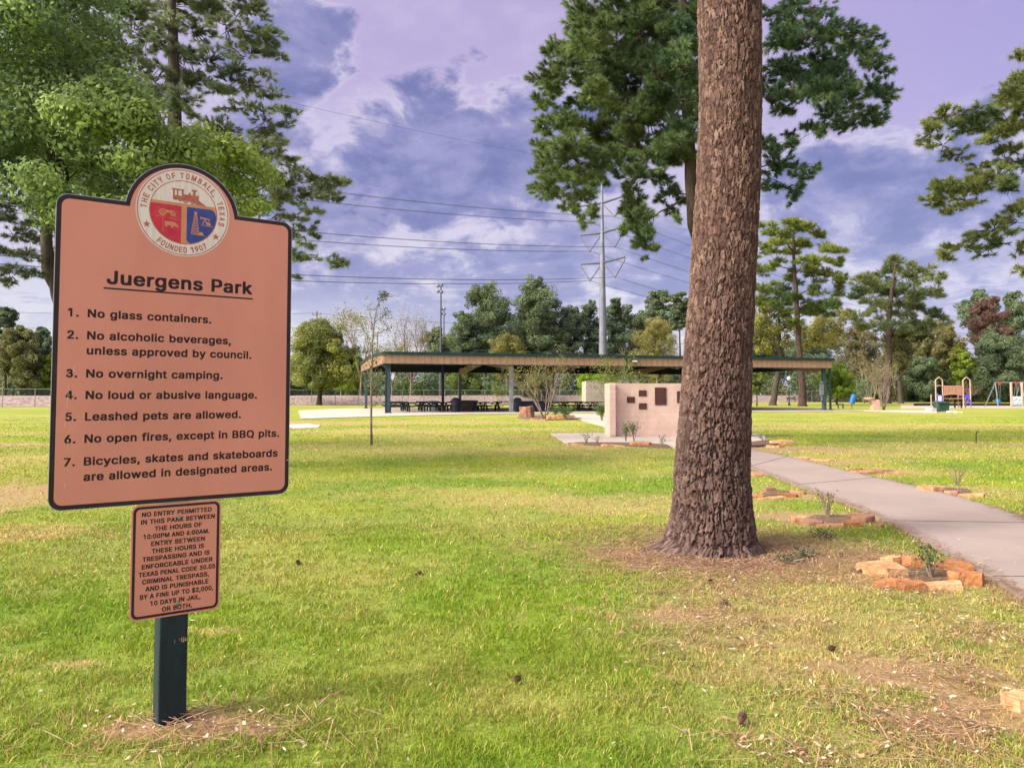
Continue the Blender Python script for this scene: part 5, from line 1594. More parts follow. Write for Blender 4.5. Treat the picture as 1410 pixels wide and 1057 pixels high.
def playset():
    Y = 84.0
    s = Y / FPX
    o = at(1312.5, 543, Y)
    T = thing('playset', 'two tower playset with gabled post tops and a salmon slatted bridge', 'playset', (o.x, Y, 0))
    def X(px): return (px - 1312.5) * s
    def Z(py): return EYE + (543 - py) * s
    for (a, b) in ((1288.6, 1298.2), (1326.4, 1336.2)):
        for px in (a, b): mb = MB(); mb.box((X(px), .95, Z(543) / 2), (.09, .09, Z(543))); mb.build('rear_post', M['play_post'], T)
        for d in (0,):
            mb = MB()
            for px in (a, b): mb.box((X(px), d, Z(523) / 2), (.10, .10, Z(523)))
            mb.bar((X(a) - .03, d, Z(523.5)), ((X(a) + X(b)) / 2, d, Z(519)), .09); mb.bar(((X(a) + X(b)) / 2, d + .001, Z(519)), (X(b) + .03, d + .001, Z(523.5)), .09)
            mb.build('gabled_post_frame', M['play_post'], T, bevel=.015)
        mb = MB(); mb.box(((X(a) + X(b)) / 2, .5, Z(550)), (X(b) - X(a), 1.0, .08)); mb.build('deck', M['black_rubber'], T)
    mb = MB(); pts = [((X(1288.6) + (X(1298.2) - X(1288.6)) * k / 6), -.02, Z(532) + .10 * math.sin(math.pi * k / 6)) for k in range(7)]; mb.tube(pts, .045, 6); mb.build('arched_rail', M['play_post'], T)
    mb = MB(); mb.box(((X(1289.5) + X(1297)) / 2, -.08, (Z(543.5) + Z(553)) / 2), (X(1297) - X(1289.5), .06, Z(543.5) - Z(553))); o1 = mb.build('panel', M['violet_plastic'], T, bevel=.02)
    mb = MB(); mb.plate(rrect(X(1291), X(1295.5), Z(552), Z(545), .06), -.125, -.115); mb.build('panel_slide', M['white_plastic'], o1)
    mb = MB(); mb.box(((X(1328) + X(1334.6)) / 2, .05, (Z(543) + Z(547.6)) / 2), (X(1334.6) - X(1328), .06, Z(543) - Z(547.6))); mb.build('panel', M['violet_plastic'], T, bevel=.02)
    for py in (550, 552.6, 555):
        mb = MB(); mb.box(((X(1328) + X(1334.6)) / 2, -.1 - (py - 550) * .08, Z(py)), (X(1334.6) - X(1328), .3, .06)); mb.build('step', M['violet_plastic'], T)
    mb = MB(); n = 13
    for k in range(n):
        px = 1299.6 + (1325.6 - 1299.6) * (k + .5) / n; mb.box((X(px), -.02, (Z(532.5) + Z(543)) / 2), (.105, .05, Z(532.5) - Z(543)))
    mb.box((0, 0, Z(531.6)), (X(1326) - X(1299), .09, .12)); pts = [(X(1299) + (X(1326) - X(1299)) * k / 8, .0, Z(544.2) + .14 * math.sin(math.pi * k / 8)) for k in range(9)]; mb.tube(pts, .06, 6)
    mb.build('bridge_panel', M['salmon_plastic'], T)
    mb = MB(); mb.box((X(1314), .55, Z(548.6)), (X(1330) - X(1304), .7, .10)); mb.build('bridge_deck', M['salmon_plastic'], T)
    for px in (1309, 1318, 1327): mb = MB(); mb.box((X(px), .5, Z(549.5) / 2), (.13, .13, Z(549.5))); mb.build('deck_leg', M['black_rubber'], T)


playset()


def swings():
    Y = 92.0; s = Y / FPX
    o = at(1392, 543, Y)
    T = thing('swing_set', 'grey swing frame with red brackets and blue bucket seats at the right edge', 'swing set', (o.x, Y, 0))
    def X(px): return (px - 1392) * s
    zt = EYE + (543 - 526.5) * s
    mb = MB(); mb.tube([(X(1369.5), 0, zt), (X(1440), 0, zt)], .06, 8); mb.build('top_beam', M['grey_steel'], T)
    for px in (1371, 1405, 1438):
        for d in (-1.3, 1.3):
            mb = MB(); mb.tube([(X(px), 0, zt), (X(px) + (-.55 if px == 1371 else 0), d, 0)], .05, 8); mb.build('leg', M['grey_steel'], T)
    for px in (1377, 1400, 1421):
        mb = MB(); mb.box((X(px), 0, zt - .12), (.30, .16, .36)); br = mb.build('bracket', M['red_plastic'], T, bevel=.02)
        for dx, f in ((-.22, -.45), (.25, .6)):
            pass
        mb = MB()
        for dx in (-.18, .18): mb.tube([(X(px) + dx * .5, 0, zt - .25), (X(px) + dx - .25, 0, .85)], .018, 5)
        mb.build('chain', M['grey_steel'], T)
        mb = MB(); mb.lathe([(.16, .45), (.25, .50), (.27, .70), (.25, .92), (.20, .92), (.20, .6), (.02, .55)], (X(px) - .25, 0, 0), 14); mb.build('bucket_seat', M['blue_plastic'], T)
    Y2 = 86.0; s2 = Y2 / FPX; o = at(1400, 543, Y2)
    T = thing('play_panel', 'white and pale blue play panel between two tan posts at the right edge', 'play panel', (o.x, Y2, 0))
    for px in (1392.5, 1407.5):
        mb = MB(); mb.box(((px - 1400) * s2, 0, 1.43), (.2, .16, 2.86)); mb.build('post', M['play_post'], T, bevel=.02)
    mb = MB(); mb.cur = 0; mb.box((0, -.03, .98), (1.06, .08, .62)); mb.cur = 1; mb.box((0, -.03, .50), (1.06, .08, .336))
    mb.cur = 2
    for k in range(5): mb.box((-.35 + .17 * k, -.085, .82 + .11 * (k % 3)), (.2, .03, .05))
    mb.build('panel', [M['white_plastic'], M['aqua_plastic'], M['navy']], T)
    mb = MB(); mb.box((.3, 100, .26), (0.1, .1, .1)); mb.v = []; mb.f = []; mb.m = []
    a = at(1258, 543, 101); b = at(1470, 543, 101)
    n = 14
    mb.bar((a.x, 101, .17), (b.x, 101, .17), .2, .34)
    tag(mb.build('playground_edging', M['black_rubber']), 'black rubber edging running along behind the playset', 'edging')
    slab('play_surface', [Vector((a.x, 101, 0)), Vector((b.x, 101, 0)), Vector((b.x + 3, 88, 0)), Vector((at(1330, 543, 88).x, 88, 0))], 0.012, M['play_sand'])


swings()
p = gnd(1344.3, 610)
mb = MB(); mb.tube([(0, 0, 0), (0, 0, .28), (.02, 0, .33), (.06, 0, .345), (.075, 0, .33)], .016, 8)
o = mb.build('standpipe', M['green_trim']); o.location = p; tag(o, 'thin hooked standpipe alone on the right hand lawn', 'pipe')

# ------------------------------------------------------------------ chain link fence and railway bank
def build_fence():
    A = at(-90, 543, 88); B = at(1230, 543, 158)
    A.z = B.z = 0
    d = (B - A); L = d.length; u = d.normalized()
    T = thing('chain_link_fence', 'long grey chain link fence in front of the railway bank', 'fence', (A.x, A.y, 0), math.atan2(u.y, u.x))
    Hf = 2.15
    n = int(L / 3.25)
    for k in range(n + 1):
        mb = MB(); x = L * k / n; mb.tube([(x, 0, 0), (x, 0, Hf + .05)], .045, 6); mb.build('post', M['fence_steel'], T)
    mb = MB(); mb.tube([(0, 0, Hf), (L, 0, Hf)], .035, 6); mb.build('top_rail', M['fence_steel'], T)
    # woven wire: two families of slanting wires
    sp = 0.16; m = int(L / sp)
    x0 = np.arange(-int(Hf / sp) - 1, m) * sp
    V = []; r = 0.007
    for sg in (1, -1):
        xa = x0 if sg == 1 else x0 + Hf
        xb = xa + sg * Hf
        za = np.zeros_like(xa); zb = np.full_like(xa, Hf)
        ta = np.clip((0 - xa) / (xb - xa), 0, 1); tb = np.clip((L - xa) / (xb - xa), 0, 1)
        t0 = np.minimum(ta, tb) if sg == 1 else np.minimum(ta, tb); t1 = np.maximum(ta, tb)
        t0 = np.where((xa >= 0) & (xa <= L), 0, t0); t1 = np.where((xb >= 0) & (xb <= L), 1, t1)
        P = np.stack([xa + (xb - xa) * t0, np.full_like(xa, .01 * sg), Hf * t0], 1); Q = np.stack([xa + (xb - xa) * t1, np.full_like(xa, .01 * sg), Hf * t1], 1)
        for off in ((r, 0, -r * sg), (-r * .5, r, r * .5), (-r * .5, -r, r * .5)):
            V.append((P + np.array(off), Q + np.array(off)))
    vs = []; fs = []; base = 0
    for fam in (0, 3):
        P = [V[fam + k][0] for k in range(3)]; Q = [V[fam + k][1] for k in range(3)]
        n_ = len(P[0]); arr = np.stack(P + Q, 1).reshape(-1, 3); vs.append(arr)
        i = np.arange(n_)[:, None] * 6 + base
        for k in range(3): fs.append(i + np.array([[k, (k + 1) % 3, 3 + (k + 1) % 3, 3 + k]]))
        base += n_ * 6
    np_obj('wire_mesh', np.concatenate(vs), np.concatenate(fs), M['fence_wire'], T)
    # ballast bank beyond
    mb = MB()
    sec = [(4, 0), (7.5, 1.05), (8.5, 1.30), (14, 1.32), (15, 1.05), (19, 0)]
    nn = 60
    for k in range(nn + 1):
        p = A + u * (-30 + (L + 60) * k / nn); v = Vector((-u.y, u.x, 0))
        for (o_, z) in sec:
            q = p + v * (o_ + random.uniform(-.25, .25)); mb.v.append((q.x, q.y, z + random.uniform(-.08, .08) * (z > 0) - (0.3 if z == 0 else 0)))
    for k in range(nn):
        for j in range(5):
            a = k * 6 + j; mb.f.append((a, a + 6, a + 7, a + 1)); mb.m.append(0)
    kind(mb.build('railway_bank', M['ballast']), 'structure')


build_fence()

# ------------------------------------------------------------------ poles and lines
def wire(mb, a, b, sag, r, n=36):
    pts = []
    for k in range(n + 1):
        t = k / n; p = a.lerp(b, t); p.z -= 4 * sag * t * (1 - t); pts.append(p)
    mb.tube(pts, r, 4, cap=False)


def build_transmission():
    Y0 = 140.0
    P0 = at(830.5, 543, Y0); P0.z = 0
    T = thing('transmission_pole', 'tall grey steel transmission pole with slanting arms behind the pavilion', 'power pole', P0)
    mb = MB(); N_ = 16
    prof = [(.88, 0), (.74, 9), (.46, 25.7), (.28, 33.6), (.15, 43.5), (.13, 43.6)]
    mb.lathe(prof, n=12); mb.build('shaft', M['galv'], T)
    mb = MB(); mb.lathe([(1.0, 0), (1.0, .12), (.9, .14)], n=12); mb.build('base_flange', M['galv'], T)
    ad = Vector((.683, -.73, 0)).normalized()   # along the arms: right end nearer
    ld = Vector((.73, .683, 0))
    L1 = P0 - ld * 235; R1 = P0 + ld * 265
    levels = [25.6, 31.1, 36.6]
    names = ['lowest', 'middle', 'highest']
    for z, nm in zip(levels, names):
        for sg, side in ((-1, 'far left'), (1, 'near right')):
            mb = MB()
            tip = ad * sg * 5.2
            mb.tube([(0, 0, z), (tip.x * .5, tip.y * .5, z + .16), (tip.x, tip.y, z + .34)], [.26, .20, .15], 8)
            mb.tube([(tip.x, tip.y, z + .34), (tip.x, tip.y, z - .3)], .06, 6)
            arm = mb.build('crossarm', M['arm_steel'], T)
            vb = ad * sg * 3.0; vb.z = z - 3.0
            mb = MB()
            mb.tube([Vector((tip.x, tip.y, z - .2)), vb] , .11, 6); mb.tube([ad * sg * .5 + Vector((0, 0, z - .6)), vb], .11, 6); mb.tube([vb, vb - Vector((0, 0, .3))], .05, 6); mb.build('insulator', M['insulator'], arm)
            w = MB()
            for dx in (-.23, .23):
                p = P0 + vb + ad * dx
                wire(w, L1 + vb + ad * dx, p, 8.0, .024); wire(w, p, R1 + vb + ad * dx, 6.5, .024)
            tag(w.build('power_line', M['wire']), f'{nm} pair of conductors on the {side} side of the tall steel pole', 'power line', 'conductors strung on the steel pole')
    w = MB(); p = P0 + Vector((0, 0, 43.4)); wire(w, L1 + Vector((0, 0, 43.4)), p, 5.5, .018); wire(w, p, R1 + Vector((0, 0, 43.4)), 5, .018)
    tag(w.build('power_line', M['wire']), 'single wire running from the very top of the tall steel pole', 'power line', 'conductors strung on the steel pole')


build_transmission()


def wood_line():
    # a street line on wooden poles beyond the railway
    ps = [at(-420, 543, 128), at(435, 543, 150), at(519, 543, 172), at(1030, 543, 168), at(1900, 543, 170)]
    for p in ps: p.z = 0
    tops = [(543 - 428) * 150 / FPX + 1.5, (543 - 458) * 172 / FPX + 1.5]
    for p, h, lab in ((ps[1], tops[0], 'weathered wooden utility pole rising behind the green tree left of the pavilion'), (ps[2], tops[1], 'thin short wooden pole behind the bare trees left of the pavilion')):
        T = thing('utility_pole', lab, 'utility pole', p)
        mb = MB(); mb.tube([(0, 0, 0), (0, 0, h)], [.19, .13], 10); mb.build('shaft', M['pale_wood_pole'], T)
        mb = MB(); mb.bar((-.9, -.15, h - .7), (.9, -.15, h - .7), .12, .14); mb.build('crossarm', M['pale_wood_pole'], T)
        mb = MB()
        for x in (-.8, 0, .8): mb.tube([(x, -.15, h - .62), (x, -.15, h - .36)], .06, 6)
        mb.build('insulator', M['insulator'], T)
    A, B, D, E_ = ps[0], ps[1], ps[3], ps[4]
    for z, lab in ((tops[0] - .4, 'topmost thin wire of the wooden pole line across the far trees'), (tops[0] - 3.2, 'second thin wire of the wooden pole line across the far trees'), (tops[0] - 5.4, 'third thin wire of the wooden pole line across the far trees'), (tops[0] - 7.0, 'lowest thin wire of the wooden pole line across the far trees')):
        w = MB()
        wire(w, A + Vector((0, 0, z + 1)), B + Vector((0, -.2, z)), 1.6, .03); wire(w, B + Vector((0, -.2, z)), D + Vector((0, -8, z - 2.4)), 1.2, .03); wire(w, D + Vector((0, -8, z - 2.4)), E_ + Vector((0, 0, z)), 2, .03)
        tag(w.build('power_line', M['wire']), lab, 'power line', 'thin wires on the wooden poles')


wood_line()


def field_light(px, top, Y, label):
    p = at(px, 543, Y); p.z = 0
    h = (543 - top) * Y / FPX + EYE
    T = thing('field_light', label, 'light pole', p)
    mb = MB(); mb.tube([(0, 0, 0), (0, 0, h)], [.26, .13], 10); mb.build('shaft', M['arm_steel'], T)
    mb = MB(); mb.bar((-.9, 0, h - .3), (.3, 0, h - .3), .12); mb.build('crossarm', M['galv'], T)
    for dx, dz in ((-.7, -.1), (.0, .0), (-.7, -1.2), (0, -1.3)):
        mb = MB(); mb.lathe([(.10, 0), (.28, .1), (.36, .42), (.30, .42)], n=12)
        R_ = Matrix.Rotation(math.radians(-120), 3, 'X') @ Matrix.Rotation(.4, 3, 'Y')
        mb.v = [tuple(R_ @ Vector(q) + Vector((dx, -.2, h + dz))) for q in mb.v]; mb.build('flood_lamp', M['galv'], T)


field_light(606.5, 391, 150, 'taller field light pole with clustered floodlamps behind the pavilion')
field_light(610.8, 424, 190, 'shorter field light pole close behind the taller one')


def lamp_post():
    p = at(1086.5, 543, 105); p.z = 0
    T = thing('lamp_post', 'slim lamp post with a white globe far behind the leaning tree', 'lamp post', p)
    mb = MB(); mb.tube([(0, 0, 0), (0, 0, 3.4)], [.08, .05], 8); mb.lathe([(.16, 0), (.16, .3), (.09, .4)], n=10); mb.build('pole', M['green_trim'], T)
    mb = MB(); mb.lathe([(.08, 3.4), (.2, 3.5), (.26, 3.68), (.22, 3.86), (.08, 3.98)], n=12); mb.build('globe', M['white_plastic'], T)


lamp_post()

# ------------------------------------------------------------------ vegetation
def unit(v):
    return v / np.maximum(np.linalg.norm(v, axis=-1, keepdims=True), 1e-9)


def rdir(n, rng):
    return unit(rng.normal(size=(n, 3)))


def needle_geo(P, D, K, L, w, col, rng, spread=1.0):
    """K thin needles fanning from each tuft"""
    n = len(P)
    Pn = np.repeat(P, K, 0); Dn = np.repeat(D, K, 0)
    d = unit(Dn + spread * rdir(n * K, rng) * (0.4 + 0.9 * rng.random((n * K, 1))))
    ln = L * (0.6 + 0.55 * rng.random((n * K, 1)))
    B = Pn - Dn * (L * 0.9 * rng.random((n * K, 1)))
    s = unit(np.cross(d, rdir(n * K, rng))) * w
    Tp = B + d * ln; Tp[:, 2] -= 0.12 * ln[:, 0]
    V = np.stack([B - s, B + s, Tp], 1).reshape(-1, 3)
    F = np.arange(n * K * 3).reshape(-1, 3)
    c = np.repeat(col, K, 0) * (0.72 + 0.56 * rng.random((n * K, 1)))
    return V, F, np.repeat(c, 3, 0)


def leaf_geo(P, Nn, L, Wd, col, rng):
    n = len(P)
    Nn = unit(Nn + 0.75 * rdir(n, rng))
    a = unit(np.cross(Nn, rdir(n, rng)))
    b = np.cross(Nn, a)
    l = (L * (0.6 + 0.7 * rng.random((n, 1)))) * 0.5; w = l * Wd
    bend = Nn * l * (rng.random((n, 1)) - 0.5) * 0.6
    V = np.stack([P - a * l + bend, P + b * w - a * l * 0.1, P + a * l + bend, P - b * w + a * l * 0.1], 1).reshape(-1, 3)
    F = np.arange(n * 4).reshape(-1, 4)
    return V, F, np.repeat(col, 4, 0)


def clump_points(c, r, n, rng, sub=7, flat=False):
    """points spread over small lumps inside an ellipsoid; returns points, outward directions, brightness id"""
    c = np.array(c); r = np.array(r)
    sub = max(2, sub)
    sc = rdir(sub, rng) * (rng.random((sub, 1)) ** 0.5) * 0.78
    sr = 0.30 + 0.25 * rng.random(sub)
    k = rng.integers(0, sub, n)
    dd = rdir(n, rng)
    if flat: dd[:, 2] = np.abs(dd[:, 2]) * 0.9 - 0.25; dd = unit(dd)
    q = sc[k] + dd * (sr[k] * (0.55 + 0.5 * rng.random(n) ** 0.5))[:, None]
    return c + q * r, unit(dd * 0.8 + q * 0.5 + np.array([0, 0, 0.15])), k


def bez(a, b, c, n):
    return [a * ((1 - t) ** 2) + b * (2 * t * (1 - t)) + c * (t * t) for t in [i / n for i in range(n + 1)]]


def trunk_at(path, z):
    for (p, r), (q, s) in zip(path[:-1], path[1:]):
        if q.z >= z:
            t = 0 if q.z == p.z else max(0, min(1, (z - p.z) / (q.z - p.z)))
            return p.lerp(q, t), r + (s - r) * t
    return path[-1][0].copy(), path[-1][1]


def make_tree(name, label, path, clumps, bark, style, size, pal, seed, group=None, wd=0.55, K=26, w=0.004, twigs=0.0, rise=0.45, limb_k=1.0, sub=7, every=1, cat='tree', spread=1.0, rough_trunk=10, droop=-9.0):
    """path: [(Vector, radius)...] the trunk; clumps: [(centre, (rx, ry, rz), count, tint 0..1)]"""
    rng = np.random.default_rng(seed); rg = random.Random(seed)
    base = path[0][0].copy()
    T = thing(name, label, cat, base, 0, group)
    off = -base
    mb = MB()
    pts = []; rad = []
    for (p, r), (q, s) in zip(path[:-1], path[1:]):
        for i in range(4):
            t = i / 4; pts.append(p.lerp(q, t) + off + Vector((rg.uniform(-.12, .12) * r, rg.uniform(-.12, .12) * r, 0))); rad.append((r + (s - r) * t) * rg.uniform(.95, 1.05))
    pts.append(path[-1][0] + off); rad.append(path[-1][1])
    # a flare at the foot
    f0 = pts[0]; pts = [f0 + Vector((0, 0, -.25)), f0 + Vector((0, 0, 0.05))] + [f0 + Vector((0, 0, min(.35, path[1][0].z * .2)))] + pts[1:]; rad = [rad[0] * 1.55, rad[0] * 1.35, rad[0] * 1.1] + rad[1:]
    mb.tube(pts, rad, rough_trunk)
    Vs, Fs, Cs = [], [], []
    base_i = 0
    nodes = []
    def axd(c):
        q = trunk_at(path, max(path[0][0].z, min(path[-1][0].z, c[0].z)))[0]
        return math.hypot(c[0].x - q.x, c[0].y - q.y)
    clumps = sorted(clumps, key=axd)
    for ci, (c, r, n, tint) in enumerate(clumps):
        c = Vector(c)
        # limb: grows from the trunk or from a limb that already passes near by
        if ci % every == 0:
            ax = trunk_at(path, max(path[0][0].z, min(path[-1][0].z, c.z)))[0]
            hd = math.hypot(c.x - ax.x, c.y - ax.y)
            za = max(path[0][0].z + (path[-1][0].z - path[0][0].z) * 0.22, min(path[-1][0].z * 0.985, c.z - (rise if c.z > droop else -.55) * hd))
            a, tr = trunk_at(path, za)
            best = (c - a).length * 0.9
            for (q, qr, qh) in nodes:
                if qh < hd * 0.92 and (q - c).length < best and (q.z < c.z + 0.35 * hd or c.z < droop):
                    best = (q - c).length; a, tr = q, qr
            ln = (c - a).length
            lr = min(tr * 0.62, (0.008 + 0.010 * ln) * limb_k)
            ctrl = a.lerp(c, .5) + Vector((rg.uniform(-.12, .12) * ln, rg.uniform(-.12, .12) * ln, rg.uniform(.0, .18) * ln))
            lp = bez(a, ctrl, c, 6)
            lp = [p + Vector((rg.uniform(-1, 1), rg.uniform(-1, 1), rg.uniform(-1, 1))) * (0.025 * ln * (0 if i in (0,) else 1)) for i, p in enumerate(lp)]
            mb.tube([p + off for p in lp], [lr * (1 - .7 * i / 6) for i in range(7)], 5, cap=False)
            for i in (2, 3, 4, 5, 6):
                q = lp[i]; ax = trunk_at(path, max(path[0][0].z, min(path[-1][0].z, q.z)))[0]
                nodes.append((q, lr * (1 - .7 * i / 6) * 1.5, math.hypot(q.x - ax.x, q.y - ax.y)))
        else:
            lp = [c, c]
        P, D, k = clump_points(c, r, n, rng, sub, style == 'needle')
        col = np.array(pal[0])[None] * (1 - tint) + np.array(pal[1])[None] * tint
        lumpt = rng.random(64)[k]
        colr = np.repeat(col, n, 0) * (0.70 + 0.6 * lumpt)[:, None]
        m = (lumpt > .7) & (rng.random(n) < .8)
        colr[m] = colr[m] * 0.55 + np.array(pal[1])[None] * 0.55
        if len(pal) > 2:
            m = rng.random(n) < 0.10; colr[m] = np.array(pal[2])
        if twigs:
            for j in range(int(n * twigs)):
                e = Vector(P[j]); s0 = min(lp, key=lambda q: (q - e).length)
                s0 = s0.lerp(e, .08)
                md = s0.lerp(e, .55) + Vector((rg.uniform(-.08, .08), rg.uniform(-.08, .08), rg.uniform(-.02, .10))) * (e - s0).length
                tr_ = 0.006 + 0.004 * (e - s0).length
                mb.tube([s0 + off, md + off, e + off], [tr_ * limb_k, tr_ * .7 * limb_k, tr_ * .35 * limb_k], 3, cap=False)
        P = P + np.array(off)[None]
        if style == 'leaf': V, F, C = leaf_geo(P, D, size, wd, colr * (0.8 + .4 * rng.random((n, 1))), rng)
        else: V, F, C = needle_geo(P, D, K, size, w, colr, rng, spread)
        Vs.append(V); Fs.append(F + base_i); Cs.append(C); base_i += len(V)
    mb.build('trunk', bark, T, smooth=True)
    np_obj('crown', np.concatenate(Vs), np.concatenate(Fs), M['leaf' if style == 'leaf' else 'needle'], T, col=np.concatenate(Cs))
    return T


PINE = ((0.062, 0.118, 0.062), (0.175, 0.230, 0.075))
PINE_SOFT = ((0.150, 0.205, 0.125), (0.26, 0.30, 0.165))
OAK = ((0.160, 0.250, 0.110), (0.315, 0.410, 0.095))
FAR = ((0.110, 0.165, 0.10), (0.19, 0.235, 0.12))


# crown of the near pine: most of it above the picture, one spray hangs into the top edge
def big_crown():
    rng = np.random.default_rng(5)
    off = np.array(BIGBASE)
    mb = MB(); Vs, Fs, Cs = [], [], []; b0 = 0
    cl = [(Vector((3.78, 7.2, 5.50)), (.34, .3, .10), 9)]
    for k in range(22):
        a = 2.4 * k; r = 1.2 + 2.4 * rng.random()
        cl.append((Vector((2.3 + r * math.cos(a), 7.55 + r * math.sin(a), 12.5 + 5.5 * k / 22)), (.9, .9, .5), 22))
    for c, r, n in cl:
        s = Vector((2.25, 7.55, min(16.5, max(8.2, c.z - .5))))
        ln = (c - s).length
        lp = bez(s, s.lerp(c, .55) + Vector((0, 0, .18 * ln)), c, 6)
        mb.tube([p - BIGBASE for p in lp], [(.02 + .012 * ln) * (1 - .85 * i / 6) for i in range(7)], 6, cap=False)
        P, D, k = clump_points(c, r, n, rng, 5, True)
        col = np.tile(np.array((0.04, 0.075, 0.035)), (n, 1)) * (0.7 + .7 * rng.random((n, 1)))
        V, F, C = needle_geo(P - off, D, 40, 0.18, 0.0022 if c.z < 8 else .005, col, rng)
        Vs.append(V); Fs.append(F + b0); Cs.append(C); b0 += len(V)
    mb.build('limbs', M['bark'], BIG, smooth=True)
    np_obj('crown', np.concatenate(Vs), np.concatenate(Fs), M['needle'], BIG, col=np.concatenate(Cs))


big_crown()


GROW = 1.45


THICK = 1.0


def px_clumps(lst, Y, seed, depth, dens, flat=0.62, cx=None, rpx=None, tintf=None):
    """crown pads surveyed as (direction, size); each pad gets its own distance"""
    rg = random.Random(seed); out = []
    for it in lst:
        px, py, ra, rb = it[:4]
        k = 1.0
        if cx is not None: k = math.sqrt(max(0.08, 1 - ((px - cx) / rpx) ** 2))
        y = Y + rg.uniform(-1, 1) * depth * k
        c = at(px, py, y); s = y / FPX
        n = int((max(.75, it[4]) if len(it) > 4 else 1.0) * dens * ra * rb)
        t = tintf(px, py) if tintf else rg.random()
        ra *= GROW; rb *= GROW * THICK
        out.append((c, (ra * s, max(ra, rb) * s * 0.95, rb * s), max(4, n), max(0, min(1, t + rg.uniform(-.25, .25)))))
    return out


# the second pine, crown spreading behind the near trunk
L2 = [(815, 25, 30, 25), (860, 28, 40, 28), (905, 18, 40, 26), (825, 55, 38, 26), (875, 65, 40, 30), (920, 55, 35, 28), (790, 75, 32, 24), (840, 92, 42, 26), (895, 105, 38, 28), (770, 108, 30, 20), (810, 125, 38, 24), (860, 140, 42, 24), (915, 140, 34, 30),
      (748, 145, 13, 13), (775, 165, 30, 18), (820, 178, 38, 20), (875, 180, 40, 24), (925, 185, 28, 26), (752, 212, 17, 20), (788, 205, 32, 18), (838, 212, 38, 18), (890, 215, 36, 20), (930, 222, 22, 18), (772, 238, 34, 18), (820, 245, 34, 15, .7), (762, 262, 24, 16), (795, 270, 24, 14, .8), (862, 246, 22, 12, .5), (778, 286, 15, 10, .7), (815, 295, 12, 13, .6),
      (905, 242, 20, 10), (868, 285, 14, 12), (886, 316, 14, 12), (872, 268, 13, 16, .6), (880, 300, 17, 20, .8), (888, 328, 16, 16, .7), (898, 342, 10, 8, .6), (866, 315, 10, 12, .6), (928, 268, 18, 14, .6), (920, 290, 10, 9, .6), (948, 100, 40, 40), (965, 40, 40, 35), (985, 150, 35, 35), (1000, 90, 35, 40),
      (1075, 22, 26, 16, .5), (1110, 12, 28, 10, .45), (1090, 55, 32, 17, .5), (1135, 48, 36, 17, .5), (1180, 58, 30, 17, .6), (1205, 76, 18, 14, .6), (1215, 98, 12, 10, .6), (1075, 95, 30, 22), (1125, 92, 34, 22), (1118, 122, 40, 20), (1165, 118, 34, 18, .7), (1205, 124, 22, 14, .8), (1222, 132, 8, 10, .6), (1072, 138, 26, 14), (1150, 150, 28, 13, .7), (1190, 158, 26, 12, .7), (1122, 172, 14, 14, .8), (1160, 172, 18, 8, .5), (1205, 170, 10, 6, .5),
      (1072, 195, 24, 13, .7), (1092, 186, 12, 10, .6), (1062, 228, 22, 16, .75), (1095, 235, 24, 12, .6), (1112, 242, 12, 10, .6), (1080, 258, 20, 10, .6), (1092, 276, 10, 10, .6), (1060, 255, 14, 10, .5)]
_r = random.Random(8)
L2 += [(q[0] + _r.uniform(-16, 16), q[1] + _r.uniform(-13, 13), q[2] * .62, q[3] * .66, .8) for q in L2 for _ in (0, 1) if q[0] < 960 or q[1] < 185]
Y2 = 22.0
pt = [(at(1017, 543, Y2), .20), (at(1000, 455, Y2), .19), (at(973, 370, Y2), .185), (at(954, 310, Y2), .18), (at(951, 245, Y2), .17), (at(947, 150, Y2), .165), (at(940, 40, Y2), .13), (at(942, -60, Y2), .09), (at(945, -130, Y2), .04)]
pt[0][0].z = 0
L2b = [(900, -30, 50, 26), (960, -40, 50, 26), (840, -15, 40, 22), (1010, -20, 50, 26, .6), (930, -80, 50, 26), (980, -100, 40, 24), (890, -75, 36, 22)]
make_tree('pine_tree', 'full dark green pine whose crown spreads behind the huge near trunk', pt,
          px_clumps(L2 + L2b, Y2, 3, 3.4, 0.21, cx=975, rpx=270, tintf=lambda x, y: 0.62 - (x - 780) / 420.0), M['bark'], 'needle', 0.175, PINE, 31, K=72, w=0.0066, twigs=0.4, rise=0.28, limb_k=1.7, droop=at(900, 262, Y2).z, sub=6)  # tint paints a sunlit left side and shaded right side into the needles

# pine reaching in from the right edge
L3 = [(1405, 80, 10, 12), (1398, 112, 22, 14), (1385, 132, 26, 14), (1402, 150, 20, 16), (1345, 150, 22, 8, .6), (1372, 160, 24, 16), (1300, 162, 22, 11), (1282, 185, 18, 10), (1325, 175, 28, 14), (1352, 182, 28, 12), (1298, 200, 18, 9, .7), (1322, 212, 20, 8, .5), (1390, 175, 25, 18), (1345, 228, 20, 6, .4), (1410, 130, 20, 20),
      (1290, 258, 22, 12), (1315, 255, 28, 12), (1345, 250, 26, 12), (1375, 245, 26, 14), (1282, 280, 16, 11), (1302, 292, 20, 10, .8), (1330, 275, 22, 10, .7), (1400, 255, 22, 16), (1365, 225, 20, 8, .5), (1395, 205, 24, 12, .7),
      (1322, 340, 20, 9, .8), (1302, 352, 14, 8, .8), (1345, 328, 22, 9, .8), (1370, 318, 22, 10, .8), (1395, 305, 20, 12, .8), (1360, 345, 16, 9, .6), (1380, 335, 16, 8, .6), (1403, 345, 9, 14, .8), (1408, 372, 7, 12, .7), (1400, 290, 22, 10, .7)]
for (x, y) in ((1440, 60), (1460, 110), (1440, 150), (1480, 180), (1440, 215), (1500, 240), (1450, 265), (1440, 320), (1480, 60), (1530, 20), (1560, 120), (1620, 80), (1640, 180), (1600, 250), (1660, 20), (1540, -40), (1600, -60), (1470, -10)):
    L3.append((x, y, 34, 18))
Y3 = 15.0
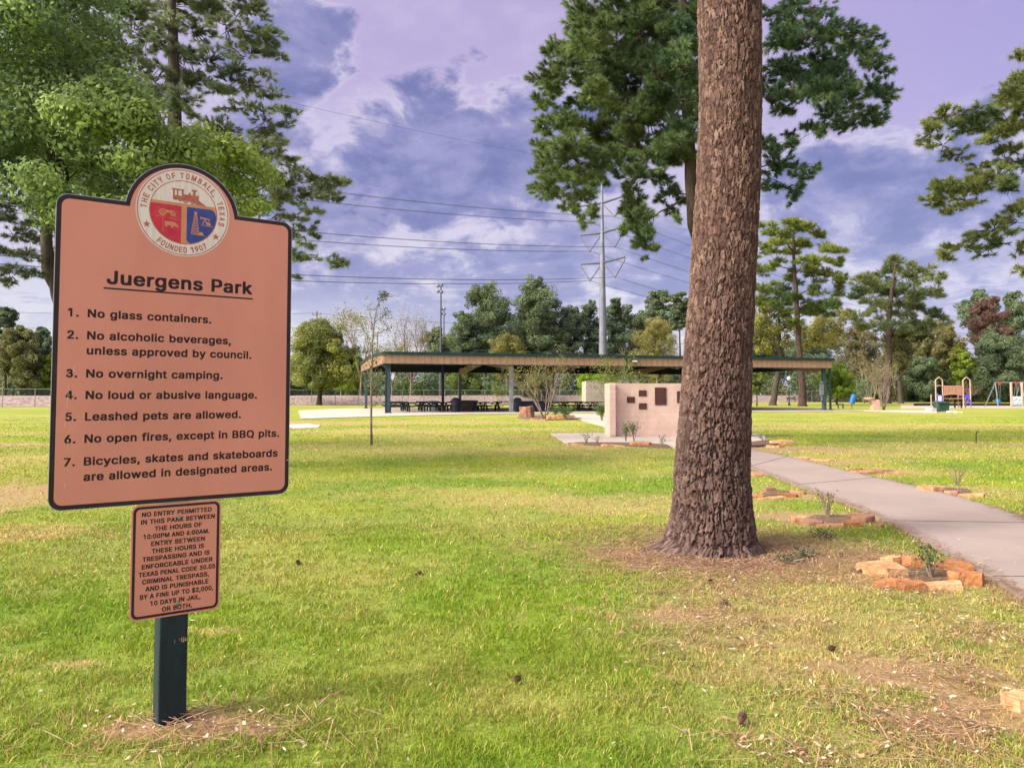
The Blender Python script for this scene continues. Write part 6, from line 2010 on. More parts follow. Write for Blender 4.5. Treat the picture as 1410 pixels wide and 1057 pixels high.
pt = [(at(1565, 543, Y3), .26), (at(1563, 300, Y3), .2), (at(1560, 100, Y3), .16), (at(1565, -120, Y3), .06)]
pt[0][0].z = 0
make_tree('pine_tree', 'olive green pine boughs reaching in at the right edge of the view', pt,
          px_clumps(L3, Y3, 5, 1.6, 0.20, cx=1560, rpx=320), M['bark'], 'needle', 0.125, ((0.070, 0.112, 0.048), (0.19, 0.215, 0.065)), 37, K=64, w=0.0044, twigs=0.5, rise=0.15, sub=5, limb_k=1.6)

# pine behind the sign on the left
L4 = [(225, 62, 26, 15), (252, 80, 22, 13), (228, 100, 24, 13), (258, 112, 22, 12), (222, 142, 24, 13), (250, 150, 22, 12), (235, 40, 24, 12), (235, 15, 35, 18), (180, 18, 30, 18), (150, 35, 28, 16), (290, 12, 34, 18), (340, 8, 32, 18), (205, 55, 28, 16, .8), (165, 68, 28, 18), (270, 45, 26, 16, .7), (315, 42, 28, 16, .7), (360, 48, 26, 15), (378, 72, 16, 12), (345, 75, 26, 14, .8), (195, 95, 28, 16, .8), (290, 85, 28, 16, .7), (270, 105, 24, 12, .7), (325, 100, 26, 12, .8),
      (372, 100, 18, 9, .8), (345, 118, 28, 10), (305, 128, 28, 11), (375, 132, 24, 8, .7), (392, 152, 22, 7, .7), (360, 156, 28, 8, .6), (325, 150, 24, 9, .6), (400, 158, 10, 6, .7), (210, 130, 28, 14), (255, 140, 20, 12, .7),
      (388, 172, 18, 9, .8), (370, 188, 24, 12, .9), (395, 198, 14, 10, .8), (350, 205, 24, 12), (385, 215, 22, 11), (410, 232, 20, 8, .8), (432, 242, 22, 8), (455, 244, 20, 8), (470, 250, 12, 9), (445, 262, 24, 9), (420, 270, 24, 10), (455, 275, 16, 8), (400, 250, 22, 12), (385, 275, 22, 13), (425, 292, 18, 8, .8),
      (395, 300, 22, 10, .8), (430, 312, 16, 7, .7), (438, 326, 12, 6, .6), (415, 335, 14, 8, .7), (425, 358, 20, 7), (455, 362, 18, 7), (472, 360, 10, 6), (400, 350, 18, 9), (412, 378, 10, 6, .7), (395, 320, 18, 9), (360, 240, 26, 14), (350, 280, 26, 14), (365, 320, 26, 14), (300, 180, 34, 18), (250, 190, 34, 18), (180, 170, 34, 20), (130, 190, 34, 20), (90, 240, 34, 18)]
for (x, y) in ((240, -30), (190, -40), (290, -50), (240, -90), (150, -10), (330, -30), (265, -120), (220, -130)): L4.append((x, y, 34, 18))
Y4 = 22.0
pt = [(at(243, 543, Y4), .27), (at(242, 350, Y4), .23), (at(240, 160, Y4), .19), (at(238, 60, Y4), .15), (at(236, -30, Y4), .10), (at(238, -150, Y4), .04)]
pt[0][0].z = 0
make_tree('pine_tree', 'tall open pine with upswept limbs rising behind the park sign', pt,
          px_clumps(L4, Y4, 9, 2.6, 0.21, cx=245, rpx=250), M['bark_grey'], 'needle', 0.165, PINE_SOFT, 41, K=66, w=0.0060, twigs=0.6, rise=0.75, limb_k=1.9, sub=5)

# broadleaf tree in front of it
L5 = [(50, 55, 62, 50), (120, 35, 52, 40), (15, 25, 55, 45), (90, 95, 58, 44), (25, 120, 58, 44), (150, 90, 42, 34), (165, 130, 44, 34), (70, 155, 60, 40), (125, 165, 52, 38), (180, 170, 44, 32), (20, 190, 50, 38), (85, 210, 54, 36), (205, 165, 26, 22), (150, 215, 52, 34), (215, 195, 40, 28), (205, 225, 46, 30), (250, 205, 40, 26), (285, 190, 26, 18), (270, 225, 42, 26), (310, 200, 28, 20), (320, 225, 34, 22), (345, 218, 20, 16), (345, 245, 30, 20), (370, 240, 16, 14), (300, 255, 44, 24), (250, 255, 46, 26), (345, 272, 26, 16), (360, 285, 14, 9), (315, 285, 30, 16), (120, 255, 52, 26), (60, 260, 46, 24, .8), (180, 265, 52, 26), (20, 240, 40, 24, .7), (240, 290, 50, 22), (150, 300, 60, 24, .8), (80, 295, 40, 20, .6)]
for (x, y) in ((-50, 40), (-60, 120), (-50, 200), (-110, 60), (-120, 150), (-40, -30), (40, -40), (110, -30), (-100, -20), (20, -90), (90, -90), (-60, -90), (-130, 220), (-170, 100)): L5.append((x, y, 58, 44))
Y5 = 14.5
pt = [(at(100, 543, Y5), .24), (at(98, 420, Y5), .21), (at(92, 330, Y5), .19), (at(80, 230, Y5), .16), (at(60, 120, Y5), .12), (at(40, 0, Y5), .07)]
pt[0][0].z = 0
make_tree('broadleaf_tree', 'dense fresh green broadleaf tree filling the top left behind the sign', pt,
          px_clumps(L5, Y5, 12, 2.2, 1.05, cx=80, rpx=310, tintf=lambda x, y: max(0.1, min(1.0, (x - 60) / 270.0))), M['bark_grey'], 'leaf', 0.100, OAK, 43, wd=0.55, twigs=0.02, rise=0.6, sub=16)

# drooping darker pine at the far left edge
L6 = [(12, 300, 24, 9), (38, 306, 18, 8), (20, 322, 24, 8), (48, 330, 18, 8), (10, 345, 20, 9), (40, 352, 22, 8), (60, 345, 14, 8), (15, 372, 22, 8), (42, 378, 18, 7), (5, 388, 14, 7), (62, 310, 14, 8), (60, 285, 24, 12), (20, 280, 30, 12), (90, 330, 26, 10), (110, 360, 26, 10)]
for (x, y) in ((-40, 300), (-60, 340), (-40, 375), (-90, 290), (100, 290), (130, 330), (150, 300), (160, 360), (120, 400), (60, 250), (20, 220), (140, 240), (100, 200), (70, 170)): L6.append((x, y, 34, 13))
Y6 = 20.0
pt = [(at(98, 543, Y6), .22), (at(92, 440, Y6), .19), (at(78, 395, Y6), .17), (at(66, 370, Y6), .16), (at(64, 330, Y6), .14), (at(75, 200, Y6), .08), (at(78, 120, Y6), .03)]
pt[0][0].z = 0
make_tree('pine_tree', 'grey green pine with a bent trunk just left of the park sign', pt,
          px_clumps(L6, Y6, 15, 1.6, 0.19, cx=60, rpx=180), M['bark_grey'], 'needle', 0.15, ((0.055, 0.085, 0.055), (0.13, 0.15, 0.08)), 47, K=60, w=0.0058, limb_k=1.7, twigs=0.5, rise=0.1, sub=5)

# ---- mid distance trees on the right
L7 = [(1088, 304, 12, 7), (1100, 312, 12, 7), (1115, 311, 13, 7), (1060, 318, 14, 8), (1078, 326, 15, 8), (1133, 324, 12, 7), (1106, 332, 14, 8), (1157, 343, 9, 6), (1142, 341, 13, 7), (1050, 345, 12, 8), (1068, 342, 14, 8), (1090, 348, 14, 7), (1157, 360, 9, 6), (1132, 356, 16, 8), (1108, 360, 13, 7), (1050, 372, 12, 9), (1070, 366, 12, 7), (1120, 377, 15, 8), (1145, 379, 13, 7), (1092, 383, 13, 8), (1160, 385, 8, 6), (1056, 398, 16, 9), (1080, 402, 13, 8), (1122, 396, 15, 8), (1155, 400, 12, 8), (1100, 410, 16, 9), (1044, 416, 12, 10), (1128, 416, 16, 9), (1150, 416, 13, 8), (1074, 420, 15, 9), (1112, 430, 16, 9), (1090, 436, 14, 9), (1140, 432, 12, 8)]
GROW = 1.4; THICK = 1.35
pt = [(at(1105, 543, 97), .50), (at(1102, 500, 97), .38), (at(1098, 440, 97), .33), (at(1096, 400, 97), .29), (at(1093, 360, 97), .22), (at(1092, 305, 97), .07)]
pt[0][0].z = 0
make_tree('pine_tree', 'sunny yellow green pine with layered sprays right of the huge trunk', pt, px_clumps(L7, 97, 18, 4.5, 1.5, cx=1100, rpx=70, tintf=lambda x, y: 1.05 - (y - 300) / 150.), M['bark_red'], 'needle', 0.55,  # tint rises with height: sunlit upper pads painted into the needle colour
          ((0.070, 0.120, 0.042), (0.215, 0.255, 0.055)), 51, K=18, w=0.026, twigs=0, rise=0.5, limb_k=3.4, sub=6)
L8 = [(1048, 425, 15, 11), (1068, 432, 15, 11), (1044, 447, 14, 12), (1063, 455, 15, 12), (1088, 444, 12, 9, .7), (1042, 466, 11, 9), (1120, 444, 14, 10), (1142, 449, 15, 11), (1154, 461, 11, 10), (1106, 460, 13, 9, .8), (1130, 464, 15, 10), (1145, 477, 10, 7), (1114, 476, 10, 7), (1084, 470, 9, 7, .7), (1151, 437, 12, 9), (1062, 476, 12, 7), (1048, 480, 9, 6)]
pt = [(at(1064, 543, 106), .46), (at(1070, 520, 106), .38), (at(1075, 500, 106), .32), (at(1074, 470, 106), .24), (at(1072, 430, 106), .1)]
pt[0][0].z = 0
make_tree('broadleaf_tree', 'leaning yellow olive tree under the sunny pine behind the pavilion', pt, px_clumps(L8, 106, 21, 4, 8.0, cx=1098, rpx=70), M['bark_grey'], 'leaf', 0.30,
          ((0.15, 0.15, 0.040), (0.27, 0.26, 0.055)), 53, wd=0.5, rise=0.7, limb_k=3.2, sub=7)
L9 = [(1236, 364, 15, 8), (1218, 371, 18, 10), (1255, 376, 18, 10), (1281, 378, 12, 8), (1297, 382, 9, 6), (1200, 386, 15, 9), (1186, 398, 16, 9), (1212, 399, 20, 11), (1240, 396, 20, 12), (1268, 401, 20, 11), (1293, 407, 14, 8), (1178, 412, 14, 9), (1206, 420, 18, 10), (1238, 422, 20, 10), (1262, 425, 18, 10), (1288, 431, 14, 8), (1302, 441, 9, 6), (1180, 434, 14, 9), (1254, 446, 16, 9), (1272, 450, 14, 8), (1210, 446, 13, 8), (1192, 452, 12, 7), (1236, 448, 14, 8)]
pt = [(at(1222, 543, 128), .62), (at(1224, 500, 128), .5), (at(1224, 440, 128), .4), (at(1228, 400, 128), .3), (at(1233, 362, 128), .12)]
pt[0][0].z = 0
make_tree('pine_tree', 'broad blue green pine with a dark forked trunk beyond the fountain', pt, px_clumps(L9, 128, 24, 6, 1.5, cx=1240, rpx=72), M['bark'], 'needle', 0.68,
          ((0.080, 0.125, 0.058), (0.185, 0.210, 0.085)), 57, K=18, w=0.034, rise=0.55, limb_k=3.4, sub=6)


def forest_tree(label, px, Y, top, half, bottom, pal, seed, n=6500, leaf=0.5, shape='oval', name='broadleaf_tree', bark='bark', group='trees of the far wood', ncl=42, wd=0.55, trunk_r=None, every=3):
    rg = random.Random(seed)
    s = Y / FPX
    b = at(px, 543, Y); b.z = 0
    zt = EYE + (543 - top) * s; zb = max(0.4, EYE + (543 - bottom) * s); R = half * s * (1.12 if group else 1.0)
    cl = []
    for k in range(ncl):
        u = (k + rg.random()) / ncl
        z = zb + (zt - zb) * u
        if shape == 'cone': prof = (1 - u) ** 0.75 * (0.45 + .55 * min(1, u * 6))
        elif shape == 'pine': prof = min(1, .45 + u * 1.2) * math.sqrt(max(0.0, 1 - max(0, (u - .45) / .56) ** 2)) if u > .2 else .35 + u * 1.6
        else: prof = math.sqrt(max(0.02, 1 - ((u - .45) / .57) ** 2))
        rr = R * prof * (rg.random() ** .6) * rg.uniform(.75, 1.0)
        a = rg.uniform(0, 2 * math.pi)
        cr = R * rg.uniform(.30, .50) * (.6 + .4 * prof)
        cl.append((Vector((b.x + rr * math.cos(a), b.y + rr * math.sin(a), z)), (cr, cr, cr * (.65 if shape == 'pine' else .82)), int(4.2 * n / ncl), rg.random()))
    for k in range(9):
        u = (k + .5) / 9
        prof = math.sqrt(max(0.05, 1 - ((u - .45) / .6) ** 2)) * (.62 if shape == 'pine' else .85)
        cl.append((Vector((b.x + rg.uniform(-.15, .15) * R, b.y + R * .25, zb + (zt - zb) * (.03 + .9 * u))), (R * prof * .8, R * prof * .5, (zt - zb) / 9 * 1.2), int(n * .16), rg.random() * .6))
    leaf *= 0.84; tr = trunk_r or 0.010 * zt + .06
    path = [(b, tr), (Vector((b.x + rg.uniform(-.02, .02) * zt, b.y, zt * .45)), tr * .75), (Vector((b.x + rg.uniform(-.03, .03) * zt, b.y, zt * .94)), tr * .15)]
    return make_tree(name, label, path, cl, M[bark], 'leaf', leaf, pal, seed, group, wd=wd, rise=.5, limb_k=1.6, sub=6, every=every, rough_trunk=8)


DK = ((0.110, 0.165, 0.095), (0.195, 0.245, 0.125)); BL = ((0.105, 0.165, 0.110), (0.18, 0.23, 0.14)); OL = ((0.135, 0.150, 0.065), (0.22, 0.225, 0.095)); YG = ((0.13, 0.19, 0.03), (0.25, 0.33, 0.045)); PALE = ((0.23, 0.22, 0.075), (0.31, 0.29, 0.11))
W_ = [('tallest dark evergreen clump left of the steel pole, its left half', 668, 175, 396, 40, 500, DK, 101, 8000, .50, 'oval'),
      ('rounded evergreen at the left foot of the tall dark clump', 640, 172, 432, 24, 505, DK, 102, 4500, .48, 'oval'),
      ('tallest dark evergreen, the one peaking midway between light poles and steel pole', 742, 178, 386, 38, 500, DK, 103, 9000, .50, 'oval'),
      ('blue green evergreen on the right shoulder of the tall clump', 782, 182, 424, 26, 505, BL, 104, 5000, .50, 'oval'),
      ('dark tree directly left of the steel pole', 812, 184, 416, 22, 505, BL, 105, 5000, .50, 'oval'),
      ('dark tree directly right of the steel pole', 852, 182, 414, 26, 505, BL, 106, 5500, .50, 'oval'),
      ('high rounded pine between the steel pole and the near trunk', 908, 184, 401, 26, 470, DK, 107, 5500, .50, 'pine'),
      ('thin pine touching the left side of the near trunk', 938, 178, 402, 17, 450, FAR, 108, 3200, .48, 'pine'),
      ('dark tree filling the gap behind the pale yellow tree', 880, 190, 432, 26, 510, BL, 109, 5000, .5, 'oval'),
      ('dark filler tree behind the middle of the pavilion roof', 720, 190, 440, 45, 515, BL, 110, 6000, .55, 'oval'),
      ('small round evergreen behind the field light poles', 601, 165, 452, 20, 515, DK, 111, 4500, .42, 'oval'),
      ('low dark tree right of the field light poles', 622, 185, 462, 20, 515, OL, 112, 3500, .45, 'oval'),
      ('dark pine at the very left edge behind the fence', 8, 125, 424, 22, 515, DK, 113, 5000, .40, 'pine'),
      ('olive tree left of the sign behind the fence', 28, 118, 452, 30, 528, OL, 114, 6500, .36, 'oval'),
      ('blue grey tree just left of the sign edge behind the fence', 55, 150, 452, 18, 520, BL, 115, 4500, .42, 'oval'),
      ('light green bush just left of the sign edge', 72, 120, 482, 16, 535, YG, 116, 3000, .34, 'oval'),
      ('tree hidden mostly behind the sign', 180, 135, 440, 60, 525, OL, 117, 6000, .45, 'oval'),
      ('tree mostly behind the right part of the sign', 330, 140, 446, 55, 525, DK, 118, 6000, .45, 'oval'),
      ('pine far behind the red tree on the right', 1352, 175, 402, 26, 470, FAR, 119, 5500, .5, 'pine'),
      ('tall green tree at the right edge behind the swings', 1402, 170, 404, 28, 520, FAR, 120, 6000, .5, 'oval'),
      ('wide dark round tree behind the swing set', 1372, 150, 462, 40, 548, DK, 121, 9000, .40, 'oval'),
      ('olive brown tree left of the playset behind the pines', 1275, 160, 440, 38, 535, OL, 122, 7500, .42, 'oval'),
      ('thin olive tree left of the forked pine', 1190, 158, 448, 30, 530, ((0.15, 0.13, 0.07), (0.20, 0.18, 0.09)), 123, 3800, .42, 'oval'),
      ('dark tree right behind the playset bridge', 1318, 158, 486, 30, 548, OL, 124, 5500, .40, 'oval'),
      ('dark green tree behind the playset left tower', 1268, 152, 494, 28, 550, DK, 125, 5500, .40, 'oval'),
      ('dark evergreen behind the trunk of the sunny pine', 1118, 185, 452, 36, 520, BL, 126, 4500, .5, 'oval'),
      ('dark evergreen just right of the near trunk', 1050, 190, 440, 30, 525, BL, 127, 4500, .5, 'oval'),
      ('tree behind the near trunk', 985, 185, 420, 36, 510, DK, 128, 5000, .5, 'oval'),
      ]
for (lab, px, Y, top, half, bot, pal, sd, n, lf, sh) in W_:
    forest_tree(lab, px, Y, top, half, bot, pal, sd, n, lf, sh, name='pine_tree' if sh == 'pine' else 'broadleaf_tree')
# lighter single trees
forest_tree('pale yellow egg shaped tree just right of the steel pole', 905, 128, 440, 33, 520, PALE, 201, 9000, .22, 'oval', bark='twig', wd=.45, every=1, ncl=60, group=None)
forest_tree('pale yellow green tree behind the pavilion roof left of the steel pole', 698, 130, 463, 27, 520, ((0.20, 0.20, 0.07), (0.27, 0.26, 0.08)), 202, 6000, .25, 'oval', bark='twig', every=1, group=None)
forest_tree('round green shade tree with a dark trunk left of the pavilion', 440, 108, 446, 50, 531, ((0.155, 0.185, 0.060), (0.29, 0.31, 0.085)), 203, 13000, .32, 'oval', bark='bark', trunk_r=.36, ncl=70, every=2, group=None)
forest_tree('lime green bush beside the left end of the pavilion', 482, 128, 486, 26, 542, YG, 204, 5000, .34, 'oval', group=None)
forest_tree('bright lime green small tree left of the grey block wall', 818, 118, 511, 24, 540, ((0.17, 0.30, 0.022), (0.30, 0.43, 0.035)), 205, 5000, .26, 'oval', group=None, name='small_tree')
forest_tree('pale olive bush behind the fence at the middle of the pavilion', 735, 130, 514, 26, 545, OL, 206, 3500, .3, 'oval', group=None, name='small_tree')
forest_tree('mid green bush behind the left picnic tables', 640, 138, 508, 28, 545, ((0.07, 0.13, 0.04), (0.16, 0.22, 0.05)), 207, 4000, .32, 'oval', group=None, name='small_tree')
forest_tree('bright green young tree at the right end of the pavilion', 1152, 112, 502, 24, 543, ((0.13, 0.22, 0.03), (0.24, 0.34, 0.045)), 208, 5500, .28, 'oval', group=None, name='small_tree', trunk_r=.14)
forest_tree('pale green sapling with a thin trunk right of the near trunk', 1042, 100, 508, 16, 537, ((0.20, 0.24, 0.07), (0.27, 0.32, 0.08)), 209, 2200, .24, 'oval', group=None, name='small_tree', trunk_r=.08)
forest_tree('rusty red leaved tree near the right edge', 1364, 162, 412, 28, 486, ((0.140, 0.078, 0.068), (0.205, 0.125, 0.10)), 210, 6500, .34, 'oval', group=None, every=2)
forest_tree('lime green bush left of the wide dark tree by the swings', 1326, 150, 478, 22, 530, YG, 211, 3800, .36, 'oval', group=None)
forest_tree('tan flushed tree above the playset with thin foliage', 1310, 152, 448, 22, 500, ((0.17, 0.16, 0.07), (0.23, 0.21, 0.08)), 212, 2800, .36, 'oval', group=None)
forest_tree('tree with a straight grey trunk just right of the forked pine', 1240, 132, 452, 26, 510, OL, 213, 3000, .38, 'oval', group=None, trunk_r=.46, bark='bark_grey')


def understory():
    rng = np.random.default_rng(77); rg = random.Random(77)
    Vs, Fs, Cs = [], [], []; b0 = 0
    def mound(c, r, n, pal, size):
        nonlocal b0
        P, D, k = clump_points(c, r, n, rng, 9)
        P[:, 2] = np.abs(P[:, 2])
        t = rng.random(64)[k][:, None]
        col = (np.array(pal[0])[None] * (1 - t) + np.array(pal[1])[None] * t) * (0.7 + .6 * rng.random((n, 1)))
        V, F, C = leaf_geo(P, D, size, .6, col, rng)
        Vs.append(V); Fs.append(F + b0); Cs.append(C); b0 += len(V)
    for k in range(74):
        px = -160 + 1250 * k / 74 + rg.uniform(-6, 6)
        Y = 118 + 60 * (px + 90) / 1320 + rg.uniform(4, 14)
        c = at(px, 543, Y); h = rg.uniform(3.2, 7.0); c.z = h * .42
        mound(c, (rg.uniform(2.5, 4.5), 2.5, h * .62), 1500, rg.choice((DK, DK, BL, OL, ((0.07, 0.12, 0.04), (0.14, 0.2, 0.05)))), .50)
    for k in range(34):
        px = 1110 + 430 * k / 34 + rg.uniform(-5, 5); Y = rg.uniform(148, 162)
        c = at(px, 543, Y); h = rg.uniform(3.5, 7.5); c.z = h * .42
        mound(c, (rg.uniform(2.5, 4.5), 2.5, h * .62), 1500, rg.choice((DK, DK, DK, OL)), .50)
    for k in range(60):
        px = -80 + 1560 * k / 60 + rg.uniform(-10, 10); Y = rg.uniform(196, 212)
        c = at(px, 543, Y); h = rg.uniform(11, 18); c.z = h * .42
        mound(c, (rg.uniform(5, 8), 3, h * .6), 1700, rg.choice((DK, BL, BL, OL)), .75)
    kind(np_obj('woodland_understory', np.concatenate(Vs), np.concatenate(Fs), M['leaf'], col=np.concatenate(Cs)), 'stuff')


understory()


# ---- bare and young trees
def branch(mb, rg, p, d, L, r, depth, ends, spread=.55, seg=3, lift=.08, kids=(2, 3)):
    pts = [p]; q = p.copy(); dd = d.copy()
    for i in range(seg):
        dd = (dd + Vector((rg.uniform(-1, 1), rg.uniform(-1, 1), rg.uniform(-.5, 1) * .8)) * .13 + Vector((0, 0, lift))).normalized()
        q = q + dd * L / seg; pts.append(q.copy())
    mb.tube(pts, [r * (1 - .45 * i / seg) for i in range(seg + 1)], 5 if r > .02 else 3, cap=False)
    ends.append((q.copy(), dd.copy(), depth))
    if depth <= 0: return
    for k in range(rg.randint(*kids)):
        t = rg.uniform(.45, 1.0); i = min(seg - 1, int(t * seg)); s = pts[i].lerp(pts[i + 1], t * seg - i if t < 1 else 1)
        nd = (dd + Vector((rg.uniform(-1, 1), rg.uniform(-1, 1), rg.uniform(-.6, .8))).normalized() * spread * 1.4).normalized()
        branch(mb, rg, s, nd, L * rg.uniform(.55, .8), r * .55, depth - 1, ends, spread, seg, lift, kids)


def bare(name, label, cat, base, h, nstem, depth, r0, spread, seed, leaves=0, lsize=.1, lcol=((.2, .22, .06), (.3, .3, .1)), trunk=0.0, bark='twig', lean=(0, 0), splay=.35, kids=(2, 3), lift=.08):
    rg = random.Random(seed); rng = np.random.default_rng(seed)
    T = thing(name, label, cat, base)
    mb = MB(); ends = []
    p0 = Vector((0, 0, -.05))
    if trunk:
        top = Vector((lean[0], lean[1], trunk)); mb.tube([p0, top * .5 + Vector((rg.uniform(-.02, .02) * trunk, 0, 0)), top], [r0 * 1.2, r0, r0 * .8], 8, cap=False); p0 = top
    L = (h - trunk) * (.48 if depth > 2 else .6)
    for k in range(nstem):
        a = 2 * math.pi * (k + rg.random() * .6) / nstem
        d = Vector((math.cos(a) * splay, math.sin(a) * splay, 1)).normalized()
        branch(mb, rg, p0 + Vector((math.cos(a), math.sin(a), 0)) * r0 * .5, d, L * rg.uniform(.8, 1.1), r0 * (.75 if nstem > 1 else 1), depth, ends, spread, lift=lift, kids=kids)
    mb.build('branches', M[bark], T, smooth=True)
    if leaves:
        E = [e for e in ends if e[2] <= 1] or ends
        k = rng.integers(0, len(E), leaves)
        P = np.array([E[i][0] for i in k]) + rng.normal(size=(leaves, 3)) * lsize * 1.6
        t = rng.random((leaves, 1))
        col = (np.array(lcol[0])[None] * (1 - t) + np.array(lcol[1])[None] * t) * (.75 + .5 * rng.random((leaves, 1)))
        V, F, C = leaf_geo(P, rdir(leaves, rng), lsize, .5, col, rng)
        np_obj('leaves', V, F, M['leaf'], T, col=C)
    return T


def foot(px, Y):
    p = at(px, 543, Y); p.z = 0; return p


bare('bare_shrub', 'bare many stemmed shrub at the path end beside the drinking fountain', 'shrub', gnd(1217, 565), 4.6, 9, 3, .06, .38, 301, 700, .14, ((.24, .20, .09), (.30, .27, .11)), splay=.30, lift=.1)
bare('bare_shrub', 'many stemmed shrub breaking leaf behind the brown boulder', 'shrub', gnd(750, 577.5), 4.3, 7, 4, .055, .5, 302, 900, .10, ((.20, .20, .055), (.30, .30, .08)), splay=.50, lift=.07)
bare('leafing_shrub', 'upright leafy shrub rising behind the left end of the pink wall', 'shrub', gnd(846, 590) , 2.9, 6, 3, .03, .4, 303, 1500, .10, ((.10, .15, .035), (.22, .27, .06)), splay=.35)
bare('bare_tree', 'tall leafless tree with curling top left of the pavilion', 'tree', foot(497, 120), 15.5, 4, 4, .16, .55, 304, 1600, .28, ((.20, .20, .07), (.28, .27, .10)), trunk=4.0, bark='twig', splay=.42)
bare('bare_tree', 'leafless tree standing left behind the shade tree', 'tree', foot(470, 132), 14.0, 4, 4, .15, .5, 308, 900, .3, ((.22, .21, .08), (.27, .25, .10)), trunk=4.0, splay=.4)
bare('bare_tree', 'fan shaped leafless tree behind the left half of the pavilion', 'tree', foot(566, 125), 13.6, 7, 4, .18, .34, 305, 900, .24, ((.24, .20, .10), (.28, .24, .11)), trunk=3.4, splay=.42, lift=.10)
bare('bare_tree', 'second fan shaped leafless tree with pale buds by the first', 'tree', foot(540, 140), 11.0, 5, 4, .16, .4, 309, 1600, .3, ((.22, .22, .08), (.28, .28, .10)), trunk=3, splay=.45)
bare('bare_tree', 'grey leafless tree before the dark wood right of the steel pole', 'tree', foot(868, 150), 12.5, 3, 3, .16, .45, 306, 0, trunk=5, bark='twig', splay=.3)
bare('bare_tree', 'brownish leafless tree behind the playset', 'tree', foot(1330, 118), 3.6, 6, 3, .07, .6, 307, 500, .16, ((.24, .09, .12), (.30, .14, .16)), splay=.6, bark='twig')
bare('bare_tree', 'thin leafless thicket tree left of the fountain', 'tree', foot(1200, 120), 7.5, 6, 4, .1, .45, 310, 600, .24, ((.2, .18, .08), (.26, .23, .1)), splay=.45, bark='twig')


def sapling():
    g = gnd(511.5, 613)
    T = thing('sapling', 'slender staked looking sapling with a tufted top alone on the lawn before the pavilion', 'tree', g)
    s = g.y / FPX
    def P(px, py, dy=0): q = at(px, py, g.y); return Vector((q.x - g.x, dy, q.z))
    mb = MB()
    mb.tube([(0, 0, -.05), P(511, 580), P(511, 545), P(512, 505), P(513, 470), P(516, 440), P(520, 420), P(529, 407)], [.042, .036, .032, .028, .022, .016, .012, .006], 7)
    tips = []
    for (a, b, c) in ((545, (503, 532), (498, 523)), (540, (519, 528), (527, 520)), (560, (517, 556), (523, 552)), (530, (506, 515), (501, 503)), (500, (519, 490), (530, 484)), (478, (508, 468), (503, 452)), (462, (520, 458), (533, 452)), (455, (512, 440), (508, 428)), (448, (524, 436), (531, 430)), (510, (507, 498), (504, 480)), (520, (517, 508), (521, 492))):
        q0 = P(512, a); dy = random.uniform(-.3, .3); q1 = P(*b, dy * .5); q2 = P(*c, dy); mb.tube([q0, q1, q2], [.013, .009, .004], 4); tips += [q1, q2]
    mb.build('trunk', M['twig'], T, smooth=True)
    rng = np.random.default_rng(3)
    top = [P(529, 407), P(524, 412), P(532, 408), P(527, 405), P(531, 430), P(533, 452)]
    pts = []
    for q in top: pts += [np.array(q) + rng.normal(size=3) * .07 for _ in range(34)]
    for q in tips: pts += [np.array(q) + rng.normal(size=3) * .09 for _ in range(9)]
    for py in range(430, 540, 6): pts += [np.array(P(513, py)) + rng.normal(size=3) * .16 for _ in range(5)]
    Pn = np.array(pts); n = len(Pn); t = rng.random((n, 1))
    col = np.array((.10, .12, .03)) * (1 - t) + np.array((.24, .26, .07)) * t
    V, F, C = leaf_geo(Pn, rdir(n, rng), .085, .4, col, rng)
    np_obj('leaves', V, F, M['leaf'], T, col=C)


sapling()


def shrub(name, label, base, h, rx, n, size, pal, seed, stems=5, cat='shrub'):
    rng = np.random.default_rng(seed); rg = random.Random(seed)
    T = thing(name, label, cat, base)
    mb = MB(); pts = []; dirs = []
    for k in range(stems):
        a = rg.uniform(0, 2 * math.pi); r = rx * rg.uniform(.2, 1)
        tip = Vector((r * math.cos(a), r * math.sin(a), h * rg.uniform(.65, 1)))
        mid = tip * .5 + Vector((rg.uniform(-.1, .1) * rx, rg.uniform(-.1, .1) * rx, h * .08))
        mb.tube([(0, 0, -.03), mid, tip], [.006 + .006 * h, .005 + .003 * h, .003], 4)
        m = n // stems
        t = rng.random(m) ** .6
        A = np.array(mid)[None] * (1 - t)[:, None] + np.array(tip)[None] * t[:, None]
        pts.append(A + rng.normal(size=(m, 3)) * (size * 1.0)); dirs.append(rdir(m, rng) + np.array([0, 0, .5]))
    mb.build('stems', M['twig'], T)
    P = np.concatenate(pts); D = np.concatenate(dirs); t = rng.random((len(P), 1))
    P[:, 2] = np.abs(P[:, 2])
    col = (np.array(pal[0])[None] * (1 - t) + np.array(pal[1])[None] * t) * (.75 + .5 * rng.random((len(P), 1)))
    V, F, C = leaf_geo(P, unit(D), size, .5, col, rng)
    np_obj('leaves', V, F, M['leaf'], T, col=C)
    return T


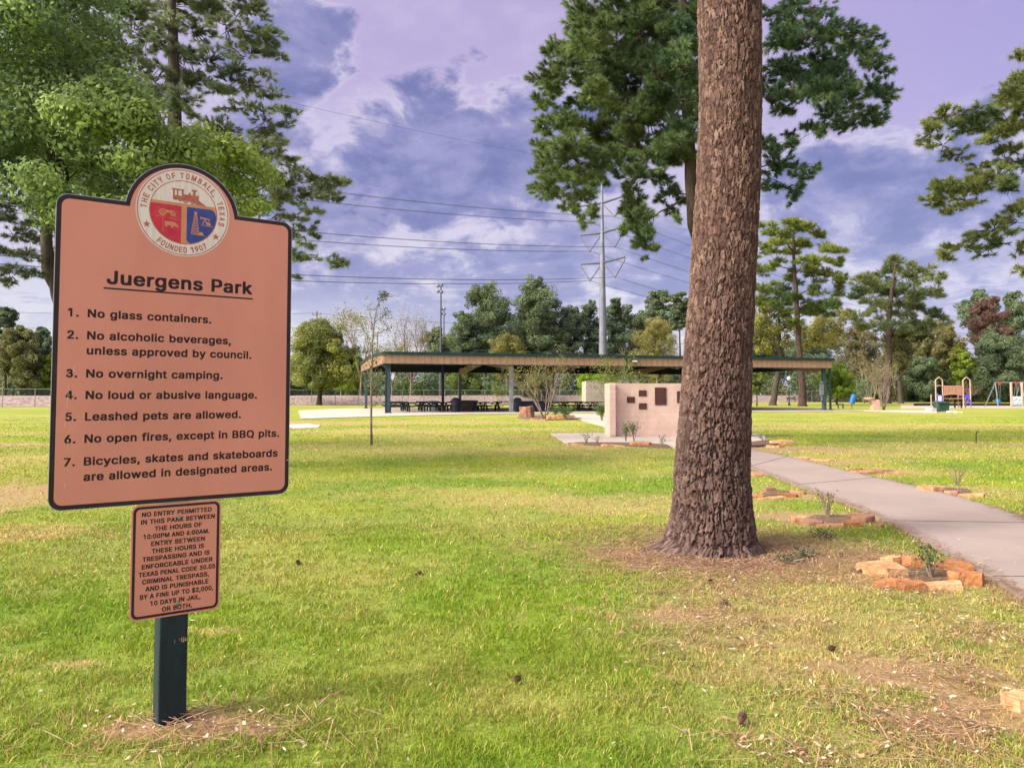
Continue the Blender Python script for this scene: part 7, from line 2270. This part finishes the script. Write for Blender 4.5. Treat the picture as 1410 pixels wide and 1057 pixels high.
SV = ((.13, .18, .085), (.22, .27, .14)); GR = ((.05, .10, .03), (.12, .18, .05)); DG = ((.05, .085, .04), (.10, .14, .07))
shrub('small_shrub', 'small leafy shrub inside the orange stone ring', gnd(1284, 797), .27, .12, 150, .034, GR, 401, 9)
shrub('small_shrub', 'straggly dry shrub in the second stone ring', gnd(1140, 712), .34, .22, 130, .028, ((.12, .12, .05), (.24, .20, .10)), 402, 10)
shrub('small_shrub', 'sparse weed on the lawn beyond the path above the stone bed', gnd(1318, 668), .34, .25, 90, .026, ((.14, .17, .06), (.24, .26, .10)), 403, 8)
shrub('small_shrub', 'left silvery upright shrub before the pink memorial wall', gnd(862, 609), .62, .16, 240, .06, SV, 404, 7)
shrub('small_shrub', 'right silvery upright shrub before the pink memorial wall', gnd(873, 609), .72, .17, 280, .06, SV, 405, 7)
shrub('small_shrub', 'little green weed left in the mulch strip before the wall', gnd(808, 611), .36, .15, 70, .05, SV, 406, 5)
shrub('small_shrub', 'tiny weed between the left weed and the silvery shrubs', gnd(822, 612), .22, .22, 60, .045, SV, 407, 6)
shrub('small_shrub', 'little green weed right in the mulch strip before the wall', gnd(912, 614), .32, .14, 60, .05, SV, 408, 5)
shrub('small_shrub', 'small weed in the bed past the right end of the memorial wall', gnd(1052, 609), .30, .2, 90, .05, SV, 409, 6)
shrub('clipped_shrub', 'dark green bushy shrub beside the bare shrub before the pavilion', gnd(778, 578), .80, .62, 900, .09, GR, 410, 16)
shrub('clipped_shrub', 'small dark shrub at the left of the bushy one before the pavilion', gnd(765, 575), .75, .45, 500, .09, GR, 411, 12)
shrub('clipped_shrub', 'dark bush at the left end of the pink wall', gnd(829, 580), .95, .55, 800, .09, GR, 412, 14)
shrub('clipped_shrub', 'pale leafy bush behind the fence near the middle of the pavilion', foot(686, 112), 3.0, 1.8, 900, .26, ((.13, .16, .06), (.22, .25, .10)), 413, 14)
shrub('clipped_shrub', 'low dark shrub under the forked pine', foot(1190, 128), 3.4, 3.0, 1000, .30, DK, 414, 16)
for k, (px, py) in enumerate(((1085, 775), (1108, 768), (1132, 742))):
    shrub('weed_clump', ('grey green weed clump in the straw just right of the trunk foot', 'weed clump in the straw between trunk and orange stone ring', 'weed clump below the second stone ring', 'weed clump on the dry lawn below the orange stone ring', 'green weed clump by the path edge below the orange stone ring')[k], gnd(px, py), .075, .16, 160, .026, DG if k < 3 else GR, 420 + k, 12, cat='weed')
